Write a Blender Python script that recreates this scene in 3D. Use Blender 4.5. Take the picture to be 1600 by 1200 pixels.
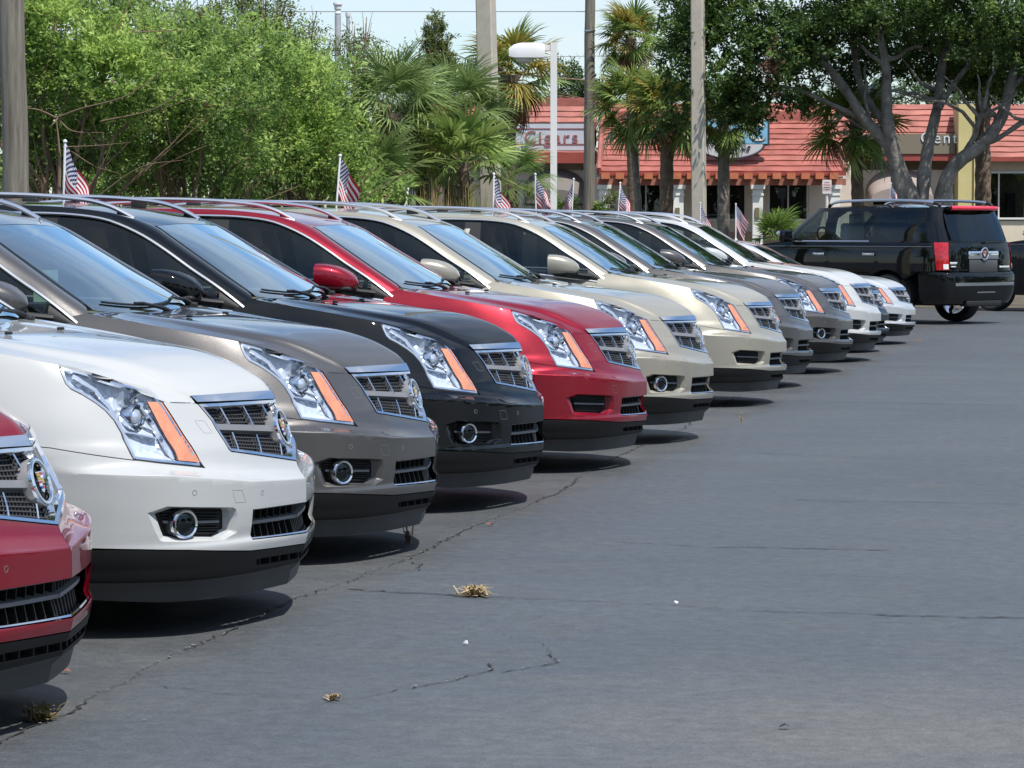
import bpy, bmesh, math, random
import numpy as np
from mathutils import Vector, Matrix
from mathutils.geometry import delaunay_2d_cdt

SC = bpy.context.scene
for o in list(bpy.data.objects):
    bpy.data.objects.remove(o)
COL = SC.collection

# ---------------------------------------------------------------- camera (long lens at eye height, in front of the row of noses)
CAM_H = 1.52
YAW, PITCH = math.atan(1035.15/5000), math.atan(242.7/5000)
cam_data = bpy.data.cameras.new('camera')
cam_data.sensor_width = 36; cam_data.lens = 5000/1600*36
cam_data.clip_start = .1; cam_data.clip_end = 2000
cam = bpy.data.objects.new('camera', cam_data); COL.objects.link(cam)
cam.location = (0, 0, CAM_H)
fwd = Vector((-math.sin(YAW)*math.cos(PITCH), math.cos(YAW)*math.cos(PITCH), -math.sin(PITCH)))
cam.rotation_euler = fwd.to_track_quat('-Z', 'Y').to_euler()
SC.camera = cam

# ---------------------------------------------------------------- sky, sun, exposure
SUN_EL, SUN_AZ = math.radians(62), math.radians(-42)      # azimuth measured from +X (where the cars point) towards +Y
sun_dir = Vector((math.cos(SUN_EL)*math.cos(SUN_AZ), math.cos(SUN_EL)*math.sin(SUN_AZ), math.sin(SUN_EL)))
W = bpy.data.worlds.new('World'); SC.world = W; W.use_nodes = True
nt = W.node_tree; nt.nodes.clear()
def wn(t, **k):
    n = nt.nodes.new(t)
    for a, b in k.items(): setattr(n, a, b)
    return n
w_out = wn('ShaderNodeOutputWorld'); w_bg = wn('ShaderNodeBackground'); w_bg.inputs['Strength'].default_value = .095
w_sky = wn('ShaderNodeTexSky', sky_type='NISHITA', sun_disc=False, sun_elevation=SUN_EL, sun_rotation=math.pi/2-SUN_AZ,
           air_density=1.0, dust_density=.5, ozone_density=1.6)
# summer cumulus and thin haze: white cloud mixed into the sky by direction
w_tc = wn('ShaderNodeTexCoord'); w_sep = wn('ShaderNodeSeparateXYZ')
nt.links.new(w_tc.outputs['Generated'], w_sep.inputs[0])
w_den = wn('ShaderNodeMath', operation='ADD'); w_den.inputs[1].default_value = .16
nt.links.new(w_sep.outputs['Z'], w_den.inputs[0])
w_max = wn('ShaderNodeMath', operation='MAXIMUM'); w_max.inputs[1].default_value = .03
nt.links.new(w_den.outputs[0], w_max.inputs[0])
w_dx = wn('ShaderNodeMath', operation='DIVIDE'); w_dy = wn('ShaderNodeMath', operation='DIVIDE')
nt.links.new(w_sep.outputs['X'], w_dx.inputs[0]); nt.links.new(w_max.outputs[0], w_dx.inputs[1])
nt.links.new(w_sep.outputs['Y'], w_dy.inputs[0]); nt.links.new(w_max.outputs[0], w_dy.inputs[1])
w_cmb = wn('ShaderNodeCombineXYZ'); nt.links.new(w_dx.outputs[0], w_cmb.inputs[0]); nt.links.new(w_dy.outputs[0], w_cmb.inputs[1])
w_noise = wn('ShaderNodeTexNoise'); w_noise.inputs['Scale'].default_value = .9; w_noise.inputs['Detail'].default_value = 7; w_noise.inputs['Roughness'].default_value = .56
nt.links.new(w_cmb.outputs[0], w_noise.inputs['Vector'])
w_ramp = wn('ShaderNodeValToRGB'); w_ramp.color_ramp.elements[0].position = .42; w_ramp.color_ramp.elements[1].position = .68
w_ramp.color_ramp.elements[0].color = (0, 0, 0, 1); w_ramp.color_ramp.elements[1].color = (.85, .85, .85, 1)
nt.links.new(w_noise.outputs['Fac'], w_ramp.inputs[0])
w_mix = wn('ShaderNodeMix', data_type='RGBA'); w_mix.inputs[7].default_value = (6.1, 6.5, 6.95, 1)
w_tint = wn('ShaderNodeVectorMath', operation='MULTIPLY'); w_tint.inputs[1].default_value = (.90, 1.0, 1.10)
nt.links.new(w_sky.outputs[0], w_tint.inputs[0])
nt.links.new(w_ramp.outputs['Color'], w_mix.inputs[0]); nt.links.new(w_tint.outputs[0], w_mix.inputs[6])
nt.links.new(w_mix.outputs[2], w_bg.inputs['Color']); nt.links.new(w_bg.outputs[0], w_out.inputs['Surface'])

sun_data = bpy.data.lights.new('sun', 'SUN'); sun_data.energy = 3.5; sun_data.angle = math.radians(.53); sun_data.color = (1, .955, .89)
sun = bpy.data.objects.new('sun', sun_data); COL.objects.link(sun); sun.location = (0, 0, 40)
sun.rotation_euler = (-sun_dir).to_track_quat('-Z', 'Y').to_euler()

SC.view_settings.view_transform = 'Standard'; SC.view_settings.look = 'None'
SC.view_settings.exposure = .6; SC.view_settings.gamma = 1; SC.view_settings.use_curve_mapping = False
SC.cycles.use_denoising = True
SC.cycles.max_bounces = 8; SC.cycles.transparent_max_bounces = 12; SC.cycles.glossy_bounces = 4; SC.cycles.diffuse_bounces = 3; SC.cycles.transmission_bounces = 4
SC.cycles.caustics_reflective = False; SC.cycles.caustics_refractive = False
SC.cycles.sample_clamp_indirect = 6
random.seed(7); RNG = np.random.default_rng(7)
# ---------------------------------------------------------------- crossover body surface
def catmull(P, n=24):
    P = np.asarray(P, float); Q = np.vstack([2*P[0]-P[1], P, 2*P[-1]-P[-2]])
    out = []
    for i in range(1, len(Q)-2):
        a, b, c, d = Q[i-1], Q[i], Q[i+1], Q[i+2]
        for t in np.arange(n)/n:
            out.append(.5*((2*b)+(-a+c)*t+(2*a-5*b+4*c-d)*t*t+(-a+3*b-3*c+d)*t**3))
    out.append(Q[-2])
    return np.array(out)

def resample(P, n):
    P = np.asarray(P, float)
    L = np.r_[0, np.cumsum(np.linalg.norm(np.diff(P, axis=0), axis=1))]
    s = np.linspace(0, L[-1], n)
    return np.stack([np.interp(s, L, P[:, k]) for k in range(P.shape[1])], 1)

def pchip_slopes(z, Y):
    h = np.diff(z); d = np.diff(Y, axis=0)/h.reshape((-1,)+(1,)*(Y.ndim-1))
    m = np.zeros_like(Y)
    m[0] = d[0]; m[-1] = d[-1]
    for i in range(1, len(z)-1):
        w1 = 2*h[i]+h[i-1]; w2 = h[i]+2*h[i-1]
        with np.errstate(divide='ignore', invalid='ignore'):
            v = (w1+w2)/(w1/d[i-1]+w2/d[i])
        m[i] = np.where(d[i-1]*d[i] > 0, v, 0)
    return m

class Skin:
    """body side as seen in plan: levels = {z: [(x, w), ...]}; call (s, z) with s = metres along the plan curve from the nose"""
    def __init__(self, levels, ref, nsub=24):
        self.z = np.array(sorted(levels))
        raw = [catmull(levels[z], nsub) for z in self.z]
        iref = int(np.argmin(abs(self.z-ref)))
        R = raw[iref]
        self.L = np.r_[0, np.cumsum(np.linalg.norm(np.diff(R, axis=0), axis=1))]
        self.lv = np.array(raw)              # (nz, nu, 2)
        self.m = pchip_slopes(self.z, self.lv)
        self.len = self.L[-1]
    def __call__(self, s, z):
        s = np.clip(np.asarray(s, float), 0, self.len-1e-6); s, z = np.broadcast_arrays(s, np.asarray(z, float)); zr = z
        z = np.clip(self.warp(s, z), self.z[0], self.z[-1])
        i = np.clip(np.searchsorted(self.L, s, 'right')-1, 0, len(self.L)-2)
        f = ((s-self.L[i])/(self.L[i+1]-self.L[i]))[..., None]
        k = np.clip(np.searchsorted(self.z, z, 'right')-1, 0, len(self.z)-2)
        h = (self.z[k+1]-self.z[k]); t = ((z-self.z[k])/h)[..., None]; h = h[..., None]
        def ev(A, kk): return A[kk, i]*(1-f)+A[kk, i+1]*f
        y0, y1, m0, m1 = ev(self.lv, k), ev(self.lv, k+1), ev(self.m, k), ev(self.m, k+1)
        q = (2*t**3-3*t**2+1)*y0+(t**3-2*t*t+t)*h*m0+(-2*t**3+3*t*t)*y1+(t**3-t*t)*h*m1
        return np.stack([q[..., 0], -q[..., 1], zr], -1)      # right side: y negative
    def warp(self, s, z):
        # the bumper crease climbs from the nose towards the wheel arch
        d = np.interp(s, [0, .2, .455, .6, .85, 1.4, 4.0], [0, .008, .022, .04, .066, .085, .085])
        a, b, c = .40, .545, .74
        up = b+d
        return np.where(z <= a, z, np.where(z < up, a+(z-a)*(b-a)/(up-a), np.where(z < c, b+(z-up)*(c-b)/(c-up), z)))
    def unwarp(self, s, q):
        d = np.interp(s, [0, .2, .455, .6, .85, 1.4, 4.0], [0, .008, .022, .04, .066, .085, .085]); a, b, c = .40, .545, .74; up = b+d
        return q if q <= a else a+(q-a)*(up-a)/(b-a) if q < b else up+(q-b)*(c-up)/(c-b) if q < c else q
    def s_at(self, x, z, lo=0, hi=None):
        hi = hi or self.len
        for _ in range(40):
            m = .5*(lo+hi)
            if self(np.array(m), np.array(float(z)))[0] > x: lo = m
            else: hi = m
        return .5*(lo+hi)

def crossover_skin():
    rear = [(-1.5, .95), (-2.1, .953), (-2.8, .955), (-3.5, .955), (-4.1, .94), (-4.5, .88), (-4.74, .72), (-4.81, .4), (-4.83, 0)]
    def rr(dw, dx=0):
        return [(x+(dx if x < -4.2 else 0), w-dw if w > .05 else 0) for x, w in rear]
    base = [(0, 0), (-.035, .2), (-.078, .4), (-.14, .58), (-.205, .7), (-.295, .79), (-.43, .862), (-.60, .908), (-.85, .935), (-1.12, .945)]
    def inset(d, e):
        o = []
        for i, (x, w) in enumerate(base):
            a = min(1, i/8)
            o.append((x-d*(1-a*.7), w-e*a if w else 0))
        return o
    L = {}
    L[.13] = inset(.082, .12)+rr(.14, .12)
    L[.165] = inset(.07, .10)+rr(.11, .1)
    L[.205] = inset(.06, .085)+rr(.09, .08)
    L[.218] = inset(.035, .05)+rr(.055, .05)
    L[.262] = inset(.016, .035)+rr(.045, .03)
    L[.30] = inset(.004, .02)+rr(.03, .02)
    L[.338] = inset(-.004, .015)+rr(.02, .01)
    L[.365] = inset(.012, .012)+rr(.015, .01)
    L[.40] = inset(.006, .01)+rr(.012)
    L[.47] = inset(0, .004)+rr(.006)
    L[.545] = base+rr(0)
    L[.560] = [(-.012, 0), (-.052, .2), (-.1, .4), (-.172, .58), (-.245, .7), (-.335, .79), (-.465, .862), (-.625, .91), (-.86, .938), (-1.12, .948)]+rr(-.002)
    L[.598] = [(-.035, 0), (-.085, .2), (-.145, .4), (-.232, .58), (-.315, .7), (-.405, .785), (-.525, .86), (-.665, .912), (-.87, .942), (-1.12, .952)]+rr(-.004)
    L[.69] = [(-.06, 0), (-.112, .2), (-.175, .4), (-.265, .58), (-.35, .698), (-.45, .782), (-.565, .856), (-.70, .909), (-.885, .94), (-1.13, .952)]+rr(-.002)
    L[.79] = [(-.102, 0), (-.158, .2), (-.226, .4), (-.318, .575), (-.41, .692), (-.51, .772), (-.62, .845), (-.745, .897), (-.91, .929), (-1.14, .945)]+rr(.006)
    L[.893] = [(-.148, 0), (-.212, .2), (-.284, .4), (-.378, .57), (-.475, .68), (-.575, .76), (-.68, .825), (-.795, .872), (-.94, .905), (-1.15, .925)]+rr(.014, .05)
    L[1.02] = [(-.25, 0), (-.32, .2), (-.39, .395), (-.48, .555), (-.57, .655), (-.66, .728), (-.755, .79), (-.86, .83), (-.99, .862), (-1.18, .89)]+[(-1.5, .918), (-2.1, .93), (-2.8, .932), (-3.5, .93), (-4.05, .91), (-4.42, .84), (-4.64, .69), (-4.71, .38), (-4.73, 0)]
    L[1.10] = [(-.34, 0), (-.41, .2), (-.48, .38), (-.57, .53), (-.66, .62), (-.75, .685), (-.84, .752), (-.93, .795), (-1.05, .828), (-1.22, .852)]+[(-1.5, .874), (-2.1, .905), (-2.8, .908), (-3.5, .905), (-4.0, .885), (-4.36, .815), (-4.58, .67), (-4.65, .37), (-4.67, 0)]
    L[1.18] = [(-.46, 0), (-.52, .19), (-.58, .36), (-.67, .5), (-.76, .585), (-.85, .64), (-.93, .712), (-1.01, .755), (-1.12, .788), (-1.27, .808)]+[(-1.5, .80), (-2.1, .872), (-2.8, .88), (-3.5, .875), (-3.96, .855), (-4.30, .785), (-4.52, .65), (-4.59, .36), (-4.61, 0)]
    L[1.34] = [(-.7, 0), (-.75, .17), (-.8, .32), (-.87, .44), (-.95, .52), (-1.03, .57), (-1.1, .61), (-1.17, .64), (-1.25, .66), (-1.37, .68)]+[(-1.6, .70), (-2.1, .80), (-2.8, .815), (-3.5, .81), (-3.92, .79), (-4.22, .73), (-4.42, .61), (-4.49, .34), (-4.51, 0)]
    return Skin(L, .545)
# ---------------------------------------------------------------- materials
MATS = {}
def new_mat(name):
    m = bpy.data.materials.new(name); m.use_nodes = True
    return m, m.node_tree, m.node_tree.nodes['Principled BSDF']
def lin(c):
    return tuple(((v/255)/12.92 if v/255 <= .04045 else ((v/255+.055)/1.055)**2.4) for v in c)
def mat(name, col, rough=.5, metal=0, coat=0, spec=.5, noise=None, bump=None, trans=None):
    """noise = (scale, amount): breaks the colour up; bump = (scale, strength)"""
    if name in MATS: return MATS[name]
    m, t, p = new_mat(name)
    p.inputs['Base Color'].default_value = (*col, 1); p.inputs['Roughness'].default_value = rough
    p.inputs['Metallic'].default_value = metal; p.inputs['Coat Weight'].default_value = coat; p.inputs['Coat Roughness'].default_value = .03
    p.inputs['Specular IOR Level'].default_value = spec
    if noise or bump:
        tc = t.nodes.new('ShaderNodeTexCoord')
    if noise:
        n = t.nodes.new('ShaderNodeTexNoise'); n.inputs['Scale'].default_value = noise[0]; n.inputs['Detail'].default_value = 6; n.inputs['Roughness'].default_value = .62
        t.links.new(tc.outputs['Object'], n.inputs['Vector'])
        r = t.nodes.new('ShaderNodeMapRange'); r.inputs[1].default_value = .3; r.inputs[2].default_value = .7
        r.inputs[3].default_value = 1-noise[1]; r.inputs[4].default_value = 1+noise[1]
        t.links.new(n.outputs['Fac'], r.inputs[0])
        mx = t.nodes.new('ShaderNodeVectorMath'); mx.operation = 'SCALE'; mx.inputs[0].default_value = col
        t.links.new(r.outputs[0], mx.inputs['Scale']); t.links.new(mx.outputs[0], p.inputs['Base Color'])
    if bump:
        n = t.nodes.new('ShaderNodeTexNoise'); n.inputs['Scale'].default_value = bump[0]; n.inputs['Detail'].default_value = 5
        t.links.new(tc.outputs['Object'], n.inputs['Vector'])
        b = t.nodes.new('ShaderNodeBump'); b.inputs['Strength'].default_value = bump[1]; b.inputs['Distance'].default_value = .02
        t.links.new(n.outputs['Fac'], b.inputs['Height']); t.links.new(b.outputs[0], p.inputs['Normal'])
    MATS[name] = m
    return m
def glass(name, tint, refl=1.0, rough=.0, ior=1.5):
    """thin pane: tinted see-through with a mirror-like sheen that grows at grazing angles"""
    if name in MATS: return MATS[name]
    m, t, p = new_mat(name); t.nodes.remove(p)
    out = t.nodes['Material Output']
    tr = t.nodes.new('ShaderNodeBsdfTransparent'); tr.inputs[0].default_value = (*tint, 1)
    gl = t.nodes.new('ShaderNodeBsdfGlossy'); gl.inputs['Roughness'].default_value = rough; gl.inputs[0].default_value = (.84, .96, 1, 1)
    fr = t.nodes.new('ShaderNodeFresnel'); ge = t.nodes.new('ShaderNodeNewGeometry'); ma = t.nodes.new('ShaderNodeMath'); ma.operation = 'MULTIPLY_ADD'
    ma.inputs[1].default_value = 1/ior-ior; ma.inputs[2].default_value = ior      # a pane has air on both sides
    t.links.new(ge.outputs['Backfacing'], ma.inputs[0]); t.links.new(ma.outputs[0], fr.inputs[0])
    mu = t.nodes.new('ShaderNodeMath'); mu.operation = 'MULTIPLY'; mu.inputs[1].default_value = refl; mu.use_clamp = True
    mx = t.nodes.new('ShaderNodeMixShader')
    t.links.new(fr.outputs[0], mu.inputs[0]); t.links.new(mu.outputs[0], mx.inputs[0])
    t.links.new(tr.outputs[0], mx.inputs[1]); t.links.new(gl.outputs[0], mx.inputs[2]); t.links.new(mx.outputs[0], out.inputs[0])
    MATS[name] = m
    return m
def paint(name, col, metal=.0, rough=.35, flake=.0, spec=.15):
    """clear-coated car paint; flake adds a fine metallic sparkle"""
    if name in MATS: return MATS[name]
    m, t, p = new_mat(name)
    p.inputs['Base Color'].default_value = (*col, 1); p.inputs['Metallic'].default_value = metal; p.inputs['Roughness'].default_value = rough
    p.inputs['Coat Weight'].default_value = 1; p.inputs['Coat Roughness'].default_value = .025; p.inputs['Coat IOR'].default_value = 1.5
    p.inputs['Specular IOR Level'].default_value = spec
    tc = t.nodes.new('ShaderNodeTexCoord')
    if flake:
        v = t.nodes.new('ShaderNodeTexVoronoi'); v.inputs['Scale'].default_value = 1400
        t.links.new(tc.outputs['Object'], v.inputs['Vector'])
        nm = t.nodes.new('ShaderNodeMix'); nm.data_type = 'VECTOR'; nm.inputs[0].default_value = flake
        g = t.nodes.new('ShaderNodeNewGeometry')
        su = t.nodes.new('ShaderNodeVectorMath'); su.operation = 'MULTIPLY_ADD'; su.inputs[1].default_value = (2, 2, 2); su.inputs[2].default_value = (-1, -1, -1)
        t.links.new(v.outputs['Color'], su.inputs[0])
        t.links.new(g.outputs['Normal'], nm.inputs[4]); t.links.new(su.outputs[0], nm.inputs[5])
        nz = t.nodes.new('ShaderNodeVectorMath'); nz.operation = 'NORMALIZE'
        t.links.new(nm.outputs[1], nz.inputs[0]); t.links.new(nz.outputs[0], p.inputs['Normal'])
    # faint road film, heavier in blotches
    n = t.nodes.new('ShaderNodeTexNoise'); n.inputs['Scale'].default_value = 3.5; n.inputs['Detail'].default_value = 5
    t.links.new(tc.outputs['Object'], n.inputs['Vector'])
    r = t.nodes.new('ShaderNodeMapRange'); r.inputs[1].default_value = .35; r.inputs[2].default_value = .75; r.inputs[3].default_value = .004; r.inputs[4].default_value = .03
    t.links.new(n.outputs['Fac'], r.inputs[0]); t.links.new(r.outputs[0], p.inputs['Coat Roughness'])
    MATS[name] = m
    return m

# ---------------------------------------------------------------- mesh helpers
def mesh(name, V, F, mats=None, N=None, MI=None, smooth=True, angle=32):
    V = np.asarray(V, float).reshape(-1, 3)
    if N is not None:                     # turn faces to agree with the given normals
        N = np.asarray(N, float).reshape(-1, 3); G_ = []
        for f in F:
            f = tuple(f); g = np.cross(V[f[1]]-V[f[0]], V[f[2]]-V[f[0]])
            if len(f) == 4: g = g+np.cross(V[f[2]]-V[f[0]], V[f[3]]-V[f[0]])
            G_.append(f if g @ (N[f[0]]+N[f[1]]+N[f[2]]) >= 0 else f[::-1])
        F = G_
    me = bpy.data.meshes.new(name)
    me.from_pydata(V.tolist(), [], [tuple(int(i) for i in f) for f in F])
    for m in (mats if isinstance(mats, (list, tuple)) else [mats]):
        me.materials.append(m)
    if MI is not None:
        me.polygons.foreach_set('material_index', np.asarray(MI, np.int32))
    if smooth:
        me.polygons.foreach_set('use_smooth', np.ones(len(me.polygons), bool))
        if N is not None:
            me.normals_split_custom_set_from_vertices(np.asarray(N, float).reshape(-1, 3).tolist())
        elif angle:
            me.set_sharp_from_angle(angle=math.radians(angle))
    me.update()
    return me
def obj(name, me, parent=None, loc=None, **props):
    o = bpy.data.objects.new(name, me); COL.objects.link(o)
    if parent is not None: o.parent = parent
    if loc is not None: o.location = loc
    for k, v in props.items(): o[k] = v
    return o
def thing(name, label, cat, loc=(0, 0, 0), rz=0, group=None):
    o = obj(name, None, None, loc, label=label, category=cat); o.rotation_euler = (0, 0, rz)
    o.empty_display_size = .2
    if group: o['group'] = group
    return o

class MB:
    """collects simple solids; normals are made from the faces"""
    def __init__(self): self.V = []; self.F = []; self.M = []; self.n = 0
    def add(self, V, F, mi=0):
        V = np.asarray(V, float).reshape(-1, 3)
        self.V.append(V); self.F += [tuple(int(i)+self.n for i in f) for f in F]; self.M += [mi]*len(F); self.n += len(V)
        return self
    def box(self, c, s, mi=0, rot=None, taper=1.0):
        h = np.asarray(s, float)/2
        P = np.array([[x, y, z] for x in (-1, 1) for y in (-1, 1) for z in (-1, 1)], float)
        tp = np.where(P[:, 2:3] > 0, taper, 1.0)
        P = P*h; P[:, :2] *= tp
        if rot is not None: P = P @ np.array(rot.to_3x3() if hasattr(rot, 'to_3x3') else rot).T
        return self.add(P+np.asarray(c, float), [(0, 1, 3, 2), (4, 6, 7, 5), (0, 4, 5, 1), (2, 3, 7, 6), (0, 2, 6, 4), (1, 5, 7, 3)], mi)
    def rbox(self, c, s, r=.02, mi=0, rot=None, seg=3):
        """box with rounded edges"""
        h = np.maximum(np.asarray(s, float)/2-r, 1e-4)
        a = np.linspace(-math.pi/2, math.pi/2, 2*seg+2); V = []; nb = 4*(seg+1)
        az = [q*math.pi/2+k*math.pi/2/seg for q in range(4) for k in range(seg+1)]
        for i, e in enumerate(a):
            sz = -1 if i <= seg else 1
            for j, b in enumerate(az):
                q = j//(seg+1); sx = 1 if q in (0, 3) else -1; sy = 1 if q in (0, 1) else -1
                V.append((sx*h[0]+r*math.cos(e)*math.cos(b), sy*h[1]+r*math.cos(e)*math.sin(b), sz*h[2]+r*math.sin(e)))
        V = np.array(V); F = []
        for i in range(len(a)-1):
            for j in range(nb):
                F.append((i*nb+j, i*nb+(j+1) % nb, (i+1)*nb+(j+1) % nb, (i+1)*nb+j))
        F.append(tuple(range(nb))[::-1]); F.append(tuple((len(a)-1)*nb+j for j in range(nb)))
        if rot is not None: V = V @ np.array(rot.to_3x3() if hasattr(rot, 'to_3x3') else rot).T
        return self.add(V+np.asarray(c, float), F, mi)
    def tube(self, P, r, n=8, mi=0, flat=1.0, cap=True, up=(0, 0, 1)):
        P = np.asarray(P, float); r = np.broadcast_to(np.asarray(r, float), (len(P),))
        T = np.gradient(P, axis=0); T /= np.linalg.norm(T, axis=1)[:, None]+1e-12
        V = []
        u = np.asarray(up, float)
        prev = None
        for p, t, rr in zip(P, T, r):
            a = np.cross(u, t) if prev is None else prev-t*(prev@t)
            if np.linalg.norm(a) < 1e-4: a = np.cross((1, 0, 0), t)
            a = a/np.linalg.norm(a); prev = a; b = np.cross(t, a)
            for k in range(n):
                q = 2*math.pi*k/n
                V.append(p+rr*(a*math.cos(q)+b*math.sin(q)*flat))
        F = []
        for i in range(len(P)-1):
            for k in range(n):
                F.append((i*n+k, i*n+(k+1) % n, (i+1)*n+(k+1) % n, (i+1)*n+k))
        if cap:
            F.append(tuple(range(n))[::-1]); F.append(tuple((len(P)-1)*n+k for k in range(n)))
        return self.add(V, F, mi)
    def lathe(self, prof, n=24, mi=0, M=None, arc=2*math.pi):
        """profile [(r, h)] turned about local z, placed by matrix M"""
        V = []; full = abs(arc-2*math.pi) < 1e-6; m = n if full else n+1
        for r, h in prof:
            for k in range(m):
                q = arc*k/n; V.append((r*math.cos(q), r*math.sin(q), h))
        F = []
        for i in range(len(prof)-1):
            for k in range(n):
                k2 = (k+1) % m
                F.append((i*m+k, i*m+k2, (i+1)*m+k2, (i+1)*m+k))
        V = np.array(V)
        if M is not None:
            A = np.array(M); V = V @ A[:3, :3].T+A[:3, 3]
        return self.add(V, F, mi)
    def grid(self, G, mi=0, flip=False):
        n, m = G.shape[:2]; F = []
        for i in range(n-1):
            for j in range(m-1):
                f = (i*m+j, i*m+j+1, (i+1)*m+j+1, (i+1)*m+j); F.append(f[::-1] if flip else f)
        return self.add(G.reshape(-1, 3), F, mi)
    def prism(self, poly, z0, z1, mi=0, M=None):
        """flat polygon (x, y) extruded from z0 to z1"""
        n = len(poly); V = np.array([(x, y, z0) for x, y in poly]+[(x, y, z1) for x, y in poly], float)
        F = [tuple(range(n))[::-1], tuple(range(n, 2*n))]+[(i, (i+1) % n, n+(i+1) % n, n+i) for i in range(n)]
        if M is not None:
            A = np.array(M); V = V @ A[:3, :3].T+A[:3, 3]
        return self.add(V, F, mi)
    def mirror_y(self):
        V = np.vstack(self.V)*np.array([1, -1, 1]); F = [f[::-1] for f in self.F]
        self.V.append(V); self.F += [tuple(i+self.n for i in f) for f in F]; self.M += list(self.M); self.n *= 2
        return self
    def mesh(self, name, mats, smooth=True, angle=32):
        return mesh(name, np.vstack(self.V), self.F, mats, None, self.M, smooth, angle)

def in_poly(pts, poly):
    x, y = pts[:, 0], pts[:, 1]; ins = np.zeros(len(pts), bool); n = len(poly)
    for i in range(n):
        x0, y0 = poly[i]; x1, y1 = poly[(i+1) % n]
        if y0 == y1: continue
        c = ((y0 > y) != (y1 > y)) & (x < (x1-x0)*(y-y0)/(y1-y0)+x0)
        ins ^= c
    return ins
def densify(poly, sp, closed=True):
    out = []; n = len(poly)
    for i in range(n if closed else n-1):
        a, b = np.array(poly[i], float), np.array(poly[(i+1) % n], float)
        k = max(1, int(math.ceil(np.linalg.norm(b-a)/sp)))
        out += [tuple(a+(b-a)*j/k) for j in range(k)]
    if not closed: out.append(tuple(poly[-1]))
    return out
def area2(p):
    p = np.array(p); q = np.roll(p, -1, 0); return .5*np.sum(p[:, 0]*q[:, 1]-q[:, 0]*p[:, 1])
def offset_poly(poly, d):
    """d > 0 shrinks"""
    P = np.array(poly, float)
    if area2(P) < 0: P = P[::-1]
    e = np.roll(P, -1, 0)-P; e /= np.linalg.norm(e, axis=1)[:, None]+1e-12
    nrm = np.stack([-e[:, 1], e[:, 0]], 1)
    m = nrm+np.roll(nrm, 1, 0); m /= np.maximum((m*nrm).sum(1), .35)[:, None]
    return [tuple(q) for q in P+m*d]
def smooth_poly(P, it=1, closed=True, c=.22):
    """corner cutting"""
    for _ in range(it):
        Q = []; n = len(P)
        for i in range(n if closed else n-1):
            a, b = np.array(P[i]), np.array(P[(i+1) % n])
            Q += [tuple((1-c)*a+c*b), tuple(c*a+(1-c)*b)]
        P = Q
    return P
def fn_normals(fn, A, B, e=2e-3):
    da = fn(A+e, B)-fn(A-e, B); db = fn(A, B+e)-fn(A, B-e)
    n = np.cross(db, da); return n/(np.linalg.norm(n, axis=-1)[..., None]+1e-12)
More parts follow.
